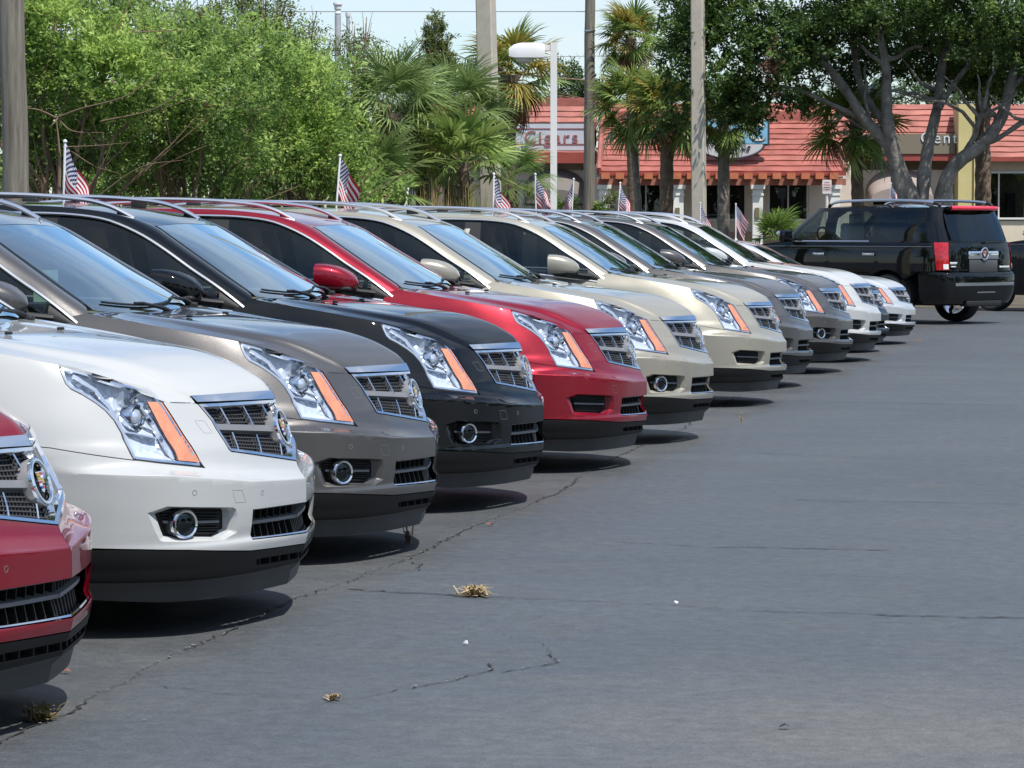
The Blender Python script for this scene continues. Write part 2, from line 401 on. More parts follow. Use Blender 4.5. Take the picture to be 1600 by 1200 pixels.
def panel(fn, outer, holes=(), sp=.03, rim=.012, off=0., shrink=0., center=True, feat=()):
    """sheet of triangles over the region outer - holes of the surface fn(a, b), with turned-in edges; returns V, F, N"""
    if shrink: outer = [q for q in offset_poly(outer, shrink)]
    if center: outer = [(max(a, 0.), b) for a, b in outer]
    outer = densify(outer, sp)
    if area2(outer) < 0: outer = outer[::-1]
    loops = [outer]
    for h in holes:
        h = densify(h, sp)
        loops.append(h[::-1] if area2(h) > 0 else h)
    pts = []; edges = []
    for lp in loops:
        k = len(pts); pts += lp; edges += [(k+i, k+(i+1) % len(lp)) for i in range(len(lp))]
    B = np.array(pts); lo, hi = B.min(0), B.max(0)
    for ft in feat:                       # crease lines the triangles must follow
        q = np.array(densify(ft, sp, False)); ok = in_poly(q, loops[0])
        for h in loops[1:]: ok &= ~in_poly(q, h)
        ok &= np.sqrt(((q[:, None]-B[None])**2).sum(-1)).min(1) > sp*.25
        q0 = q[:, 0] < 1e-6
        if center and q0.any() and loops[0]: ok |= False
        last = None
        for i, p in enumerate(q):
            if ok[i]:
                pts.append(tuple(p))
                if last == i-1: edges.append((len(pts)-2, len(pts)-1))
                last = i
    B = np.array(pts)
    gx = np.arange(lo[0]+sp/2, hi[0], sp); gy = np.arange(lo[1]+sp/2, hi[1], sp*.87)
    g = np.array([(x+(sp/2 if j % 2 else 0), y) for j, y in enumerate(gy) for x in gx]).reshape(-1, 2)
    if len(g):
        ok = in_poly(g, loops[0])
        for h in loops[1:]: ok &= ~in_poly(g, h)
        g = g[ok]
    if len(g):
        dm = np.full(len(g), 9.)
        for i in range(0, len(g), 400):
            dm[i:i+400] = np.sqrt(((g[i:i+400, None]-B[None])**2).sum(-1)).min(1)
        g = g[dm > sp*.45]
    allp = [Vector(p) for p in pts]+[Vector(p) for p in g.tolist()]
    v2, _, f2, _, _, _ = delaunay_2d_cdt(allp, edges, [], 0, 1e-7)
    v2 = np.array([tuple(v) for v in v2]); f2 = np.array([f for f in f2 if len(f) == 3])
    c = v2[f2].mean(1); ok = in_poly(c, loops[0])
    for h in loops[1:]: ok &= ~in_poly(c, h)
    f2 = f2[ok]
    a, b = v2[:, 0], v2[:, 1]
    N = fn_normals(fn, np.maximum(a, 2.5e-3) if center else a, b); V = fn(a, b)+N*off
    # triangles counter-clockwise in (a, b) look inwards for this handedness: turn them
    F = [tuple(t) for t in f2[:, ::-1]]
    fa = np.cross(V[f2[:, 2]]-V[f2[:, 0]], V[f2[:, 1]]-V[f2[:, 0]]); s = np.sign((fa*N[f2[:, 0]]).sum(1).sum())
    if s < 0: F = [t[::-1] for t in F]
    Vs, Fs, Ns = [V], list(F), [N]; n0 = len(V)
    if rim:
        for lp in loops:
            L = np.array(lp); nn = fn_normals(fn, np.maximum(L[:, 0], 2.5e-3) if center else L[:, 0], L[:, 1]); P = fn(L[:, 0], L[:, 1])+nn*off
            t = np.roll(P, -1, 0)-np.roll(P, 1, 0); t /= np.linalg.norm(t, axis=1)[:, None]+1e-12
            m = np.cross(t, nn)*(1 if s >= 0 else -1)
            e1 = (m*.75+nn*.66); k = len(L)
            Vs += [P, P-nn*rim]; Ns += [e1, m]
            for i in range(k):
                j = (i+1) % k
                if center and L[i, 0] < 1e-6 and L[j, 0] < 1e-6: continue
                q = (n0+i, n0+k+i, n0+k+j, n0+j)
                Fs.append(q if s >= 0 else q[::-1])
            n0 += 2*k
    return np.vstack(Vs), Fs, np.vstack(Ns)
def both(VFN):
    """add the mirror image across the car's centre plane"""
    V, F, N = VFN; n = len(V); m = np.array([1, -1, 1])
    return np.vstack([V, V*m]), list(F)+[tuple(i+n for i in f[::-1]) for f in F], np.vstack([N, N*m])
def flipy(VFN):
    V, F, N = VFN; m = np.array([1, -1, 1])
    return V*m, [f[::-1] for f in F], N*m
def ribbon(mb, fn, pts, hw, o0, o1, mi=0, sp=.03, closed=False):
    """raised strip that follows the surface: half width hw, from offset o0 to o1"""
    P2 = np.array(densify(pts, sp, closed)); P = fn(P2[:, 0], P2[:, 1]); n = fn_normals(fn, P2[:, 0], P2[:, 1])
    t = (np.roll(P, -1, 0)-np.roll(P, 1, 0)) if closed else np.gradient(P, axis=0)
    t /= np.linalg.norm(t, axis=1)[:, None]+1e-12
    m = np.cross(n, t); hw = np.broadcast_to(np.asarray(hw, float), (len(P),))[:, None]
    k = len(P)
    V = np.stack([P+n*o0-m*hw, P+n*o1-m*hw*.8, P+n*o1+m*hw*.8, P+n*o0+m*hw], 1).reshape(-1, 3); F = []
    for i in range(k if closed else k-1):
        j = (i+1) % k
        for c in range(4):
            F.append((4*i+c, 4*i+(c+1) % 4, 4*j+(c+1) % 4, 4*j+c))
    if not closed: F += [(0, 1, 2, 3)[::-1], (4*k-4, 4*k-3, 4*k-2, 4*k-1)]
    mb.add(V, F, mi)
# ---------------------------------------------------------------- shared car materials
M_black = mat('black_plastic', (.016, .017, .018), .55, spec=.4, bump=(900, .05))
M_valance = mat('valance_plastic', (.006, .0062, .0066), .55, spec=.3, noise=(6, .15))
M_chin = mat('chin_plastic', (.040, .043, .046), .45, spec=.5, noise=(5, .2))
M_dark = mat('dark_cavity', (.006, .006, .007), .8)
M_rubber = mat('tyre_rubber', (.018, .018, .018), .75, noise=(9, .2))
M_chrome = mat('chrome', (.82, .83, .85), .06, 1)
M_satin = mat('satin_silver', (.62, .63, .65), .24, 1)
M_alu = mat('brushed_aluminium', (.80, .81, .83), .2, .9)
M_grey = mat('grey_grille_plastic', (.23, .235, .245), .42, .3)
M_mesh = mat('grille_mesh_plastic', (.10, .102, .11), .45, .2)
M_gold = mat('emblem_gold', (.60, .38, .07), .3, .6)
M_ered = mat('emblem_red', (.42, .02, .03), .3)
M_eblue = mat('emblem_blue', (.03, .05, .25), .3)
M_ewhite = mat('emblem_silver', (.85, .85, .87), .2, .4)
M_amber = mat('amber_reflector', (.74, .275, .14), .3, 0, .5, noise=(14, .25))
M_refl = mat('headlight_reflector', (.66, .72, .82), .22, .28)
M_housing = mat('headlight_housing', (.60, .66, .76), .3, .2)
M_lens = glass('headlight_lens', (.96, .98, 1), .9)
M_ws = glass('windshield_glass', (.45, .58, .56), 2.05)
M_clear = glass('clear_side_glass', (.72, .76, .74), .9)
M_side = glass('tinted_side_glass', (.45, .50, .48), 1.15)
M_dark_glass = glass('privacy_glass', (.05, .055, .06), 1.3)
M_tan = mat('tan_leather', (.50, .40, .27), .6, bump=(60, .1))
M_dash = mat('dashboard', (.30, .25, .18), .7)
M_inner = mat('cabin_trim', (.22, .20, .17), .8)
M_redlamp = mat('tail_lamp_red', (.45, .008, .012), .15, 0, 1, noise=(22, .5))
M_sticker = mat('paper_sticker', (.78, .80, .76), .6)
M_tag = mat('hang_tag', (.55, .74, .66), .6)

def build_crossover(sedan=False):
    S = crossover_skin()
    parts = []                     # (name, mesh, parent index or None, tags)
    def warp(V):
        return V
    def part(name, me, parent=None, tag='', label=None, mirrored=False):
        parts.append((name, me, parent, tag, label)); return len(parts)-1
    def pmesh(name, vfn, m):
        V, F, N = vfn; return mesh(name, V, F, m, N)
    PAINT = paint('paint_slot', (.8, .8, .8))
    SX = S.s_at
    # ---- outlines on the skin, (metres from the nose along the plan, height)
    head = [(.9818, 1.0191), (.9029, 1.0027), (.8315, .9803), (.768, .9577), (.7033, .9404), (.6578, .9273), (.6462, .9131), (.6338, .8733),
            (.6255, .8137), (.6182, .7503), (.6107, .6907), (.596, .6284), (.7053, .6444), (.7897, .656), (.87, .6683), (.8786, .6686),
            (.8776, .6977), (.8595, .7669), (.8609, .8136), (.8738, .8489), (.897, .8766), (.936, .9063), (.9793, .9281), (.9942, .9477), (.9937, .9825)]
    head_inner, head_bottom = head[7:12], head[11:16]
    head_outer = head[15:]+[head[0]]
    amber = [(.690, .878), (.6363, .8745), (.6275, .8137), (.6202, .7503), (.6127, .6907), (.6, .6494), (.693, .662), (.694, .7376), (.692, .816)]
    fog = [(.9315, .4957), (.580, .476), (.562, .4612), (.555, .364), (.876, .3795), (.8883, .3865)]
    fog_flare = [(.965, .506), (.576, .482), (.546, .468), (.538, .358), (.885, .368), (.91, .378)]
    valtop = [(0, .2929), (.4601, .3068), (.8023, .3353), (.9842, .3439)]
    AX, AZ, AR = -1.085, .372, .405
    def arch(x0, th0, th1, n=14, r=AR):
        out = []
        for t in np.linspace(th0, th1, n):
            x, z = x0+r*math.cos(t), AZ+r*math.sin(t); out.append((SX(x, z), z))
        return out
    zs = .735; th_s = math.asin((zs-AZ)/AR)
    a_front = arch(AX, math.asin((.352-AZ)/AR), th_s, 10)
    seam = [(.8786, .6686), (1.0355, .6914), (1.2081, .7179)]
    grille_open = [(.4767, .8587), (.4502, .7945), (.4505, .7693), (.4377, .6885), (.4288, .6797)]
    # ---- front bumper cover
    outer = valtop+a_front+seam[::-1]+[q for q in head_bottom[::-1][1:]]+head_inner[::-1][1:]+[(.5658, .868), (.4877, .864)]+grille_open+[(0, .6168), (0, .4546), (.4426, .461), (.4473, .349), (0, .336)]
    feat = [[(s_, S.unwarp(s_, q)) for s_ in np.linspace(0, 1.2, 60)] for q in (.50, .5445, .5525, .560, .579, .598, .63, .338, .352, .365)]
    bump = panel(S, outer, [smooth_poly(fog_flare, 1)], sp=.02, rim=.016, shrink=.0018, feat=feat)
    V, F, N = bump
    # chamfer round the fog-lamp opening
    def per_edge(pl, n=7):
        L = np.array(pl); return np.vstack([L[i]+(L[(i+1) % len(L)]-L[i])*np.arange(n)[:, None]/n for i in range(len(L))])
    A = per_edge(smooth_poly(fog_flare, 1)); Bp = per_edge(smooth_poly(fog, 1))
    PA = S(A[:, 0], A[:, 1]); nB = fn_normals(S, Bp[:, 0], Bp[:, 1]); PB = S(Bp[:, 0], Bp[:, 1])-nB*.024; PC = PB-nB*.035
    k = len(A); n0 = len(V); nA = fn_normals(S, A[:, 0], A[:, 1])
    t = np.roll(PA, -1, 0)-np.roll(PA, 1, 0); fl = np.cross(PB-PA, t); fl /= np.linalg.norm(fl, axis=1)[:, None]+1e-9
    fl *= np.sign((fl*nA).sum(1))[:, None]
    V = np.vstack([V, PA, PB, PB, PC]); N = np.vstack([N, nA*.4+fl*.8, fl, fl*.3+nB*.3, fl*.1+nB*.1+1e-3])
    for i in range(k):
        j = (i+1) % k
        F = F+[(n0+i, n0+j, n0+k+j, n0+k+i), (n0+2*k+i, n0+2*k+j, n0+3*k+j, n0+3*k+i)]
    part('front_bumper', pmesh('front_bumper', both((V, F, N)), PAINT), None, 'paint')
    # ---- fender
    hood_seam = [(SX(x, z), z) for x, z in ((-.85, 1.043), (-1.0, 1.07), (-1.2, 1.104), (-1.36, 1.13), (-1.44, 1.142))]
    belt_pts = np.array([(-1.41, .862, 1.06), (-1.6, .883, 1.088), (-2.0, .893, 1.135), (-2.6, .895, 1.152), (-3.3, .89, 1.172), (-3.9, .865, 1.205), (-4.3, .79, 1.25)])
    def belt_z(x): return float(np.interp(-x, -belt_pts[:, 0], belt_pts[:, 2]))
    sill = .345
    a_rear_th = math.pi-math.asin((sill-AZ)/AR) if sill < AZ else math.pi
    full = arch(AX, th_s, math.pi+.06, 22)
    DX = -1.52
    fender = seam+full[:1]+full[1:]+[(SX(DX, sill), sill)]+[(SX(DX, z), z) for z in (.6, .85, 1.0, 1.08)]+[(SX(-1.49, 1.13), 1.13)]+hood_seam[::-1]+[head[0]]+head_outer[::-1][1:-1]
    part('fender', pmesh('fender', panel(S, fender, sp=.03, shrink=.0018), PAINT), None, 'paint')
    part('fender', pmesh('fender', flipy(panel(S, fender, sp=.03, shrink=.0018)), PAINT), None, 'paint')
    # ---- doors and quarters
    RX = AX-2.807
    def vline(x, z0, z1, n=6): return [(SX(x, z), z) for z in np.linspace(z0, z1, n)]
    def belt_line(x0, x1, n=8): return [(SX(x, belt_z(x)-.012), belt_z(x)-.012) for x in np.linspace(x0, x1, n)]
    fd = [(SX(DX, sill), sill), (SX(-2.62, sill), sill)]+vline(-2.62, sill, belt_z(-2.62)-.012)[1:]+belt_line(-2.62, DX)[1:]+vline(DX, sill, 1.06)[::-1][:-1]
    ra = arch(RX, math.pi*.62, math.pi*.02, 4)
    rarc = arch(RX, .05, math.pi*.60, 14)
    rd = [(SX(-2.62, sill), sill), (SX(-3.32, sill), sill), (SX(-3.38, .5), .5), (SX(-3.46, .68), .68), (SX(-3.52, .85), .85)]+[(SX(-3.56, 1.0), 1.0)]+belt_line(-3.58, -2.62)+vline(-2.62, sill, 1.1)[::-1][:-1]
    for i, (nm, pl) in enumerate((('front_door', fd), ('rear_door', rd))):
        for sgn in (0, 1):
            q = panel(S, pl, sp=.05, shrink=.0018)
            pi = part(nm, pmesh(nm, flipy(q) if sgn else q, PAINT), None, 'paint')
            hx = -2.42 if i == 0 else -3.42
            mb = MB(); P = S(np.array([SX(hx, .93)]), np.array([.93]))[0]
            mb.rbox(P+np.array([0, -.022, 0]), (.2, .022, .026), .009); mb.rbox(P+np.array([-.09, -.008, 0]), (.025, .03, .022), .006); mb.rbox(P+np.array([.09, -.008, 0]), (.025, .03, .022), .006)
            if sgn: mb.V = [v*np.array([1, -1, 1]) for v in mb.V]
            part('handle', mb.mesh('handle', M_chrome), pi)
    Ls = S.len
    q_low = [(SX(-3.32, sill), sill)]
    rear_arc = [(s, z) for s, z in arch(RX, math.pi+.06, -.06, 26)]
    tail = [(SX(-4.2, 1.12), 1.12), (SX(-4.42, 1.16), 1.16), (SX(-4.6, 1.14), 1.14), (SX(-4.62, .95), .95), (SX(-4.66, .80), .80), (SX(-4.5, .82), .82), (SX(-4.32, .95), .95)]
    quarter = [(SX(-3.32, sill), sill)]+[q for q in rear_arc if q[0] > SX(-3.34, .4)]+[(SX(-4.6, sill), sill), (Ls-.0005, sill), (Ls-.0005, 1.17)]+[(SX(-4.45, 1.19), 1.19)]+belt_line(-4.3, -3.58)+[(SX(-3.56, 1.0), 1.0), (SX(-3.52, .85), .85), (SX(-3.46, .68), .68), (SX(-3.38, .5), .5)]
    qq = panel(S, quarter, [tail], sp=.06, shrink=.0015)
    part('rear_quarter', pmesh('rear_quarter', qq, PAINT), None, 'paint'); part('rear_quarter', pmesh('rear_quarter', flipy(qq), PAINT), None, 'paint')
    tl = panel(S, tail, sp=.05, shrink=.003, off=.002)
    part('tail_lamp', pmesh('tail_lamp', tl, M_redlamp)); part('tail_lamp', pmesh('tail_lamp', flipy(tl), M_redlamp))
    # ---- black valance, air slot, chin and sill cladding
    slot = [(0, .263), (.37, .270), (.405, .268), (.395, .246), (.37, .242), (0, .2349)]
    a_end = (SX(AX+AR*.998, .345), .345)
    val = [(0, .2349)]+slot[::-1][1:-1]+[(0, .263)]+[(a, b-.003) for a, b in valtop]+[a_end, (SX(AX+AR*.93, .222), .222), (.95, .2185), (.5, .2185), (0, .2185)]
    part('valance', pmesh('valance', both(panel(S, val, sp=.025, rim=.03)), M_valance))
    chin = [(0, .2175), (.5, .2175), (.95, .2175), (SX(AX+AR*.93, .2175), .2175), (SX(-.60, .15), .15), (.9, .138), (0, .134)]
    part('chin_spoiler', pmesh('chin_spoiler', both(panel(S, chin, sp=.03, rim=.05)), M_chin))
    mb = MB()
    for s_ in np.arange(-.35, .36, .085):
        mb.box(np.array([0, 0, .25])+np.array([1, np.sign(s_) or 1, 1])*S(np.array(abs(s_)), np.array(.25))*np.array([1, -1, 0])*np.array([1, 1, 0])+np.array([-.035, 0, 0]), (.05, .008, .05))
    part('slot_fins', mb.mesh('slot_fins', M_black), len(parts)-2)
    clad = [(SX(AX-AR*.99, sill-.01), sill-.01), (SX(AX-AR*.93, .215), .215), (SX(RX+AR*.93, .215), .215), (SX(RX+AR*.99, sill-.01), sill-.01)]
    clr = [(SX(RX-AR*.99, sill-.01), sill-.01), (SX(RX-AR*.93, .23), .23), (Ls-.0005, .23), (Ls-.0005, sill-.01)]
    part('sill_cladding', pmesh('sill_cladding', both(panel(S, clad, sp=.07)), M_valance))
    part('rear_valance', pmesh('rear_valance', both(panel(S, clr, sp=.07)), M_valance))
    # ---- dark inner body that closes the openings
    def inner(s, z): return S(s, z)-fn_normals(S, np.maximum(s, .004), z)*.085
    V, F, N = both(panel(inner, [(0, .24), (1.02, .24), (1.05, .7), (1.0, .83), (.62, .85), (0, .83)], sp=.07, rim=0))
    part('inner_body', mesh('inner_body', V, F, M_dark, N))
    mb = MB(); mb.box((-2.5, 0, .42), (3.6, 1.5, .35)); mb.box((-.95, 0, .5), (.8, .95, .5)); mb.box((-4.2, 0, .6), (.8, 1.3, .5)); 
    part('underbody', mb.mesh('underbody', M_dark))
    for x0 in (AX, RX):
        mb = MB()
        mb.lathe([(AR+.012, -.93), (AR+.03, -.6)], 20, 0, Matrix.Translation((x0, 0, AZ)) @ Matrix.Rotation(-math.pi/2, 4, 'X').inverted() @ Matrix.Rotation(math.pi, 4, 'Z'), math.pi)
        V = np.vstack(mb.V); V[:, 1] = -abs(V[:, 1]); V[:, 2] = AZ+abs(V[:, 2]-AZ)
        part('wheel_well', mesh('wheel_well', V, mb.F, M_dark)); part('wheel_well', mesh('wheel_well', V*np.array([1, -1, 1]), mb.F, M_dark))
    # ---- hood
    seam_front = [(0, .888), (.25, .8905), (.4962, .8905), (.483, .8655), (.5658, .8705), (.6307, .8740), (.6462, .9155), (.6578, .9295)]
    seam_side = [(.6578, .9295), (.7033, .9426), (.768, .96), (.8315, .9826), (.9029, 1.005), (.9818, 1.0212)]+hood_seam
    c_front = resample(S(*np.array(densify(seam_front, .02, False)).T), 28)
    c_side = resample(S(*np.array(densify(seam_side, .02, False)).T), 60)
    c_mid = resample(catmull([(-.1475, 0, .888), (-.165, 0, .912), (-.2, 0, .942), (-.31, 0, .999), (-.46, 0, 1.043), (-.65, 0, 1.069), (-1.0, 0, 1.102), (-1.36, 0, 1.130)], 12), 60)
    c_cowl = resample(catmull([(-1.36, 0, 1.130), (-1.38, -.35, 1.135), (-1.41, -.6, 1.14), tuple(c_side[-1])], 10), 28)
    n, m = 60, 28
    G = np.zeros((n, m, 3)); a = np.linspace(0, 1, n)[:, None, None]; b = np.linspace(0, 1, m)[None, :, None]
    def coons(fb):
        P = (1-fb)*c_mid[:, None]+fb*c_side[:, None]+(1-a)*c_front[None]+a*c_cowl[None]
        return P-((1-a)*(1-fb)*c_mid[0]+a*(1-fb)*c_mid[-1]+(1-a)*fb*c_side[0]+a*fb*c_side[-1])
    G = coons(b); Gz = coons(b**1.55); wa = np.clip(a*4, 0, 1)
    G[..., 2:] = G[..., 2:]*(1-wa)+Gz[..., 2:]*wa
    rid = np.exp(-((b-.60)/.10)**2)*.006*np.clip(a*5, 0, 1)*np.clip((1-a)*6+.4, 0, 1)
    G[..., 2:] += rid
    G[:, -1] += np.array([0, .002, 0])
    du = np.gradient(G, axis=0); dv = np.gradient(G, axis=1); Nn = np.cross(du, dv); Nn *= np.sign(Nn[..., 2:]); Nn /= np.linalg.norm(Nn, axis=-1)[..., None]
    Nn[:, 0, 1] = 0; Nn /= np.linalg.norm(Nn, axis=-1)[..., None]
    mb = MB(); mb.grid(G); V, F = np.vstack(mb.V), mb.F; N = Nn.reshape(-1, 3)
    if True:
        edge = np.vstack([G[0], G[1:, -1], G[-1, ::-1][1:]]); en = np.vstack([Nn[0], Nn[1:, -1], Nn[-1, ::-1][1:]]); k = len(edge); n0 = len(V)
        V = np.vstack([V, edge, edge-en*.018]); N = np.vstack([N, en, np.roll(en, 0)+np.array([.5, -.4, -1])]); N /= np.linalg.norm(N, axis=1)[:, None]
        F = F+[(n0+i, n0+i+1, n0+k+i+1, n0+k+i) for i in range(k-1)]
    hood = part('hood', pmesh('hood', both((V, F, N)), PAINT), None, 'paint')
    HG = G
    for sg in (-1, 1):
        mb = MB(); P = HG[46, 9]*np.array([1, sg, 1]); mb.rbox(P+np.array([0, 0, .008]), (.03, .018, .012), .005)
        part('washer_nozzle', mb.mesh('washer_nozzle', M_black), hood)
    # ---- roof pillars, cant rails, roof
    D = np.array([(-1.41, -.862, 1.062), (-1.6, -.835, 1.2), (-1.775, -.795, 1.306), (-1.92, -.765, 1.4), (-2.063, -.735, 1.482), (-2.21, -.71, 1.545), (-2.33, -.692, 1.578), (-2.5, -.678, 1.598), (-2.7, -.671, 1.606), (-3.0, -.666, 1.607), (-3.5, -.652, 1.59), (-3.95, -.63, 1.55), (-4.3, -.605, 1.495)])
    Rr = np.array([(-1.465, -.742, 1.168), (-1.65, -.697, 1.282), (-1.83, -.645, 1.394), (-1.95, -.613, 1.47), (-2.05, -.588, 1.53), (-2.2, -.592, 1.582), (-2.36, -.596, 1.610), (-2.6, -.6, 1.634), (-2.85, -.6, 1.645), (-3.2, -.592, 1.648), (-3.6, -.58, 1.635), (-4.0, -.563, 1.603), (-4.45, -.54, 1.54)])
    Dd, Rd = catmull(D, 8), catmull(Rr, 8)
    K = len(Dd); idx = np.arange(K)/(K-1)
    def strip(a, b):
        p = np.stack([np.interp(a, idx, Dd[:, k]) for k in range(3)], -1); q = np.stack([np.interp(a, idx, Rd[:, k]) for k in range(3)], -1)
        b = np.asarray(b)[..., None]; r = p*(1-b)+q*b
        bl = 4*b*(1-b)
        return r+bl*np.array([.010, -.012, .016])
    ng, mg = 60, 9
    AA, BB = np.meshgrid(np.linspace(0, 1, ng), np.linspace(0, 1, mg), indexing='ij')
    G = strip(AA, BB); du = np.gradient(G, axis=0); dv = np.gradient(G, axis=1); Nn = np.cross(du, dv); Nn *= np.sign((Nn*np.array([0, -1, .6])).sum(-1))[..., None]; Nn /= np.linalg.norm(Nn, axis=-1)[..., None]
    mb = MB(); mb.grid(G); V, F = np.vstack(mb.V), mb.F
    for sgn in (0, 1):
        q = (V, F, Nn.reshape(-1, 3)); part('roof_pillar', pmesh('roof_pillar', flipy(q) if sgn else q, PAINT), None, 'paint')
    hi = int(np.argmin(abs(Rd[:, 0]+2.05)))
    Re = resample(Rd[hi:], 40); Rc = resample(catmull([(-2.045, 0, 1.546), (-2.2, 0, 1.592), (-2.4, 0, 1.634), (-2.7, 0, 1.662), (-3.2, 0, 1.672), (-3.8, 0, 1.65), (-4.5, 0, 1.56)], 10), 40)
    bb = np.linspace(0, 1, 14)[None, :, None]
    G = Rc[:, None]*(1-bb**2)+Re[:, None]*bb**2; G[..., 1] = Re[:, None, 1]*bb[..., 0]
    du = np.gradient(G, axis=0); dv = np.gradient(G, axis=1); Nn = np.cross(du, dv); Nn *= np.sign(Nn[..., 2:]); Nn[:, 0, 1] = 0; Nn /= np.linalg.norm(Nn, axis=-1)[..., None]
    mb = MB(); mb.grid(G)
    roof = part('roof', pmesh('roof', both((np.vstack(mb.V), mb.F, Nn.reshape(-1, 3))), PAINT), None, 'paint')
    # ---- windshield
    Ed = resample(Rd[:hi+1], 24); Cn = resample(catmull([(-1.335, 0, 1.115), (-1.6, 0, 1.292), (-1.85, 0, 1.44), (-2.043, 0, 1.5435)], 10), 24)
    Ed = Ed.copy(); Ed[0] += np.array([.01, .0, -.012])
    aa = np.linspace(-1, 1, 41)[None, :, None]
    G = Cn[:, None]*(1-aa**2)+Ed[:, None]*aa**2; G[..., 1] = (-Ed[:, None, 1])*aa[..., 0]*.995
    du = np.gradient(G, axis=0); dv = np.gradient(G, axis=1); Nn = np.cross(du, dv); Nn *= np.sign(Nn[..., 2:]); Nn /= np.linalg.norm(Nn, axis=-1)[..., None]
    mb = MB(); mb.grid(G[:, 1:-1]); Vw = np.vstack(mb.V); Fw = mb.F
    f0 = Fw[0]; nf = np.cross(Vw[f0[1]]-Vw[f0[0]], Vw[f0[2]]-Vw[f0[0]])
    if nf[2] < 0: Fw = [f[::-1] for f in Fw]
    ws = part('windshield', mesh('windshield', Vw, Fw, M_ws, Nn[:, 1:-1].reshape(-1, 3)))
    mb = MB()                           # black printed border under the glass
    Gb = G-Nn*.004
    for sl in ((slice(0, 24), slice(0, 3)), (slice(0, 24), slice(38, 41)), (slice(22, 24), slice(0, 41)), (slice(0, 2), slice(0, 41))):
        mb.grid(Gb[sl])
    part('glass_border', mb.mesh('glass_border', M_black), ws)
    mb = MB(); Gs = G-Nn*.006
    mb.grid(Gs[15:18, 31:34]); part('inspection_sticker', mb.mesh('inspection_sticker', M_sticker), ws, 'sticker')
    mb = MB(); mb.box((-1.80, -.34, 1.255), (.115, .004, .15), 0, Matrix.Rotation(.45, 3, 'Z')); part('hang_tag', mb.mesh('hang_tag', M_tag), ws, 'hangtag')
    mb = MB(); mb.rbox((-1.85, 0, 1.37), (.03, .22, .07), .02); part('rear_view_mirror', mb.mesh('rear_view_mirror', M_black), ws)
    # cowl and wipers
    mb = MB()
    cw = np.stack([c_cowl[:, :]+np.array([.01, 0, -.012]), np.stack([np.interp(np.linspace(0, 1, 28), np.linspace(0, 1, 21), G[0, 20:, k]*np.array([1, -1, 1])[k]*(1 if k != 1 else 1)) for k in range(3)], 1)+np.array([-.01, 0, -.012])], 0)
    mb.grid(cw); mb.mirror_y(); part('cowl', mb.mesh('cowl', M_black))
    for y0, y1, yb in ((-.55, .02, -.62), (.05, .62, -.02)):
        mb = MB()
        pts = []
        for f in np.linspace(0, 1, 14):
            y = y0+(y1-y0)*f; i = 3.2-1.6*f if False else 2.4
            col = np.clip((y/.74+1)/2*40, 0, 40); c0 = int(col); c1 = min(c0+1, 40); w_ = col-c0
            r0 = 2
            pts.append(G[r0, c0]*(1-w_)+G[r0, c1]*w_+Nn[r0, c0]*.008)
        mb.tube(np.array(pts), .006, 6); A0 = np.array(pts[-1])+np.array([.06, .12, -.045]); Mi = pts[7]
        mb.tube(resample(np.array([A0, A0+np.array([-.02, -.06, .025]), pts[9]+Nn[2, 20]*.012, Mi+Nn[2, 20]*.010]), 10), [.012, .012, .011, .010, .009, .008, .007, .007, .006, .006], 6)
        mb.rbox(A0+np.array([.005, 0, -.005]), (.045, .05, .028), .01)
        part('wiper', mb.mesh('wiper', M_black))
    # ---- side glass
    def side(x, b):
        x = np.asarray(x, float); b = np.asarray(b, float)
        d = np.stack([np.interp(-x, -Dd[:, 0], Dd[:, k]) for k in range(3)], -1); q = np.stack([np.interp(-x, -belt_pts[:, 0], belt_pts[:, k]) for k in range(3)], -1)*np.array([1, -1, 1])
        r = q+(d-q)*b[..., None]; r[..., 0] = x; r[..., 1] -= .02*(4*b*(1-b)) - .006
        return r
    def pane(x0, x1, nm, m, b0=.0, b1=.985, nx=14, slant0=0, slant1=0, inset=0.):
        BBv, XXv = np.meshgrid(np.linspace(b0, b1, 8), np.linspace(0, 1, nx), indexing='ij')
        X = (x0+slant0*BBv)*(1-XXv)+(x1+slant1*BBv)*XXv
        Gp = side(X, BBv); Gp[..., 1] += inset
        mbx = MB(); mbx.grid(Gp); V, F = np.vstack(mbx.V), mbx.F
        f = F[len(F)//2]; nf = np.cross(V[f[1]]-V[f[0]], V[f[2]]-V[f[0]])
        if nf[1] > 0: F = [f[::-1] for f in F]
        for sgn in (0, 1):
            VV = V*np.array([1, -1, 1]) if sgn else V
            part(nm, mesh(nm, VV, [f[::-1] for f in F] if sgn else F, m))
    pane(-1.415, -1.60, 'mirror_sail', M_black, b1=.97, nx=8)
    pane(-1.612, -2.54, 'front_window', M_side, slant1=-.03)
    pane(-2.54, -2.68, 'door_pillar', M_black, nx=4, slant0=-.03, slant1=-.03)
    pane(-2.68, -3.42, 'rear_window', M_dark_glass, slant0=-.03)
    pane(-3.42, -3.48, 'rear_door_pillar', M_black, nx=3)
    pane(-3.48, -4.0, 'quarter_window', M_dark_glass)
    # body-coloured rear pillar
    BBv, XXv = np.meshgrid(np.linspace(0, 1, 8), np.linspace(-4.0, -4.3, 8), indexing='ij'); Gp = side(XXv, BBv)
    for sgn in (1, -1):
        mb = MB(); mb.grid(Gp*np.array([1, sgn, 1])); part('rear_pillar', mb.mesh('rear_pillar', PAINT), None, 'paint')
    # hatch glass and its frame
    top = np.vstack([G_ for G_ in (Rc[-1:]*1.0,)]); up = np.stack([np.array([-4.5+.05*abs(y)/.6, y, 1.56-.025*abs(y)/.6]) for y in np.linspace(-.6, .6, 17)])
    lo = np.stack([np.array([-4.62+.3*(abs(y)/.8)**2.2, y, 1.16+.05*abs(y)]) for y in np.linspace(-.79, .79, 17)])
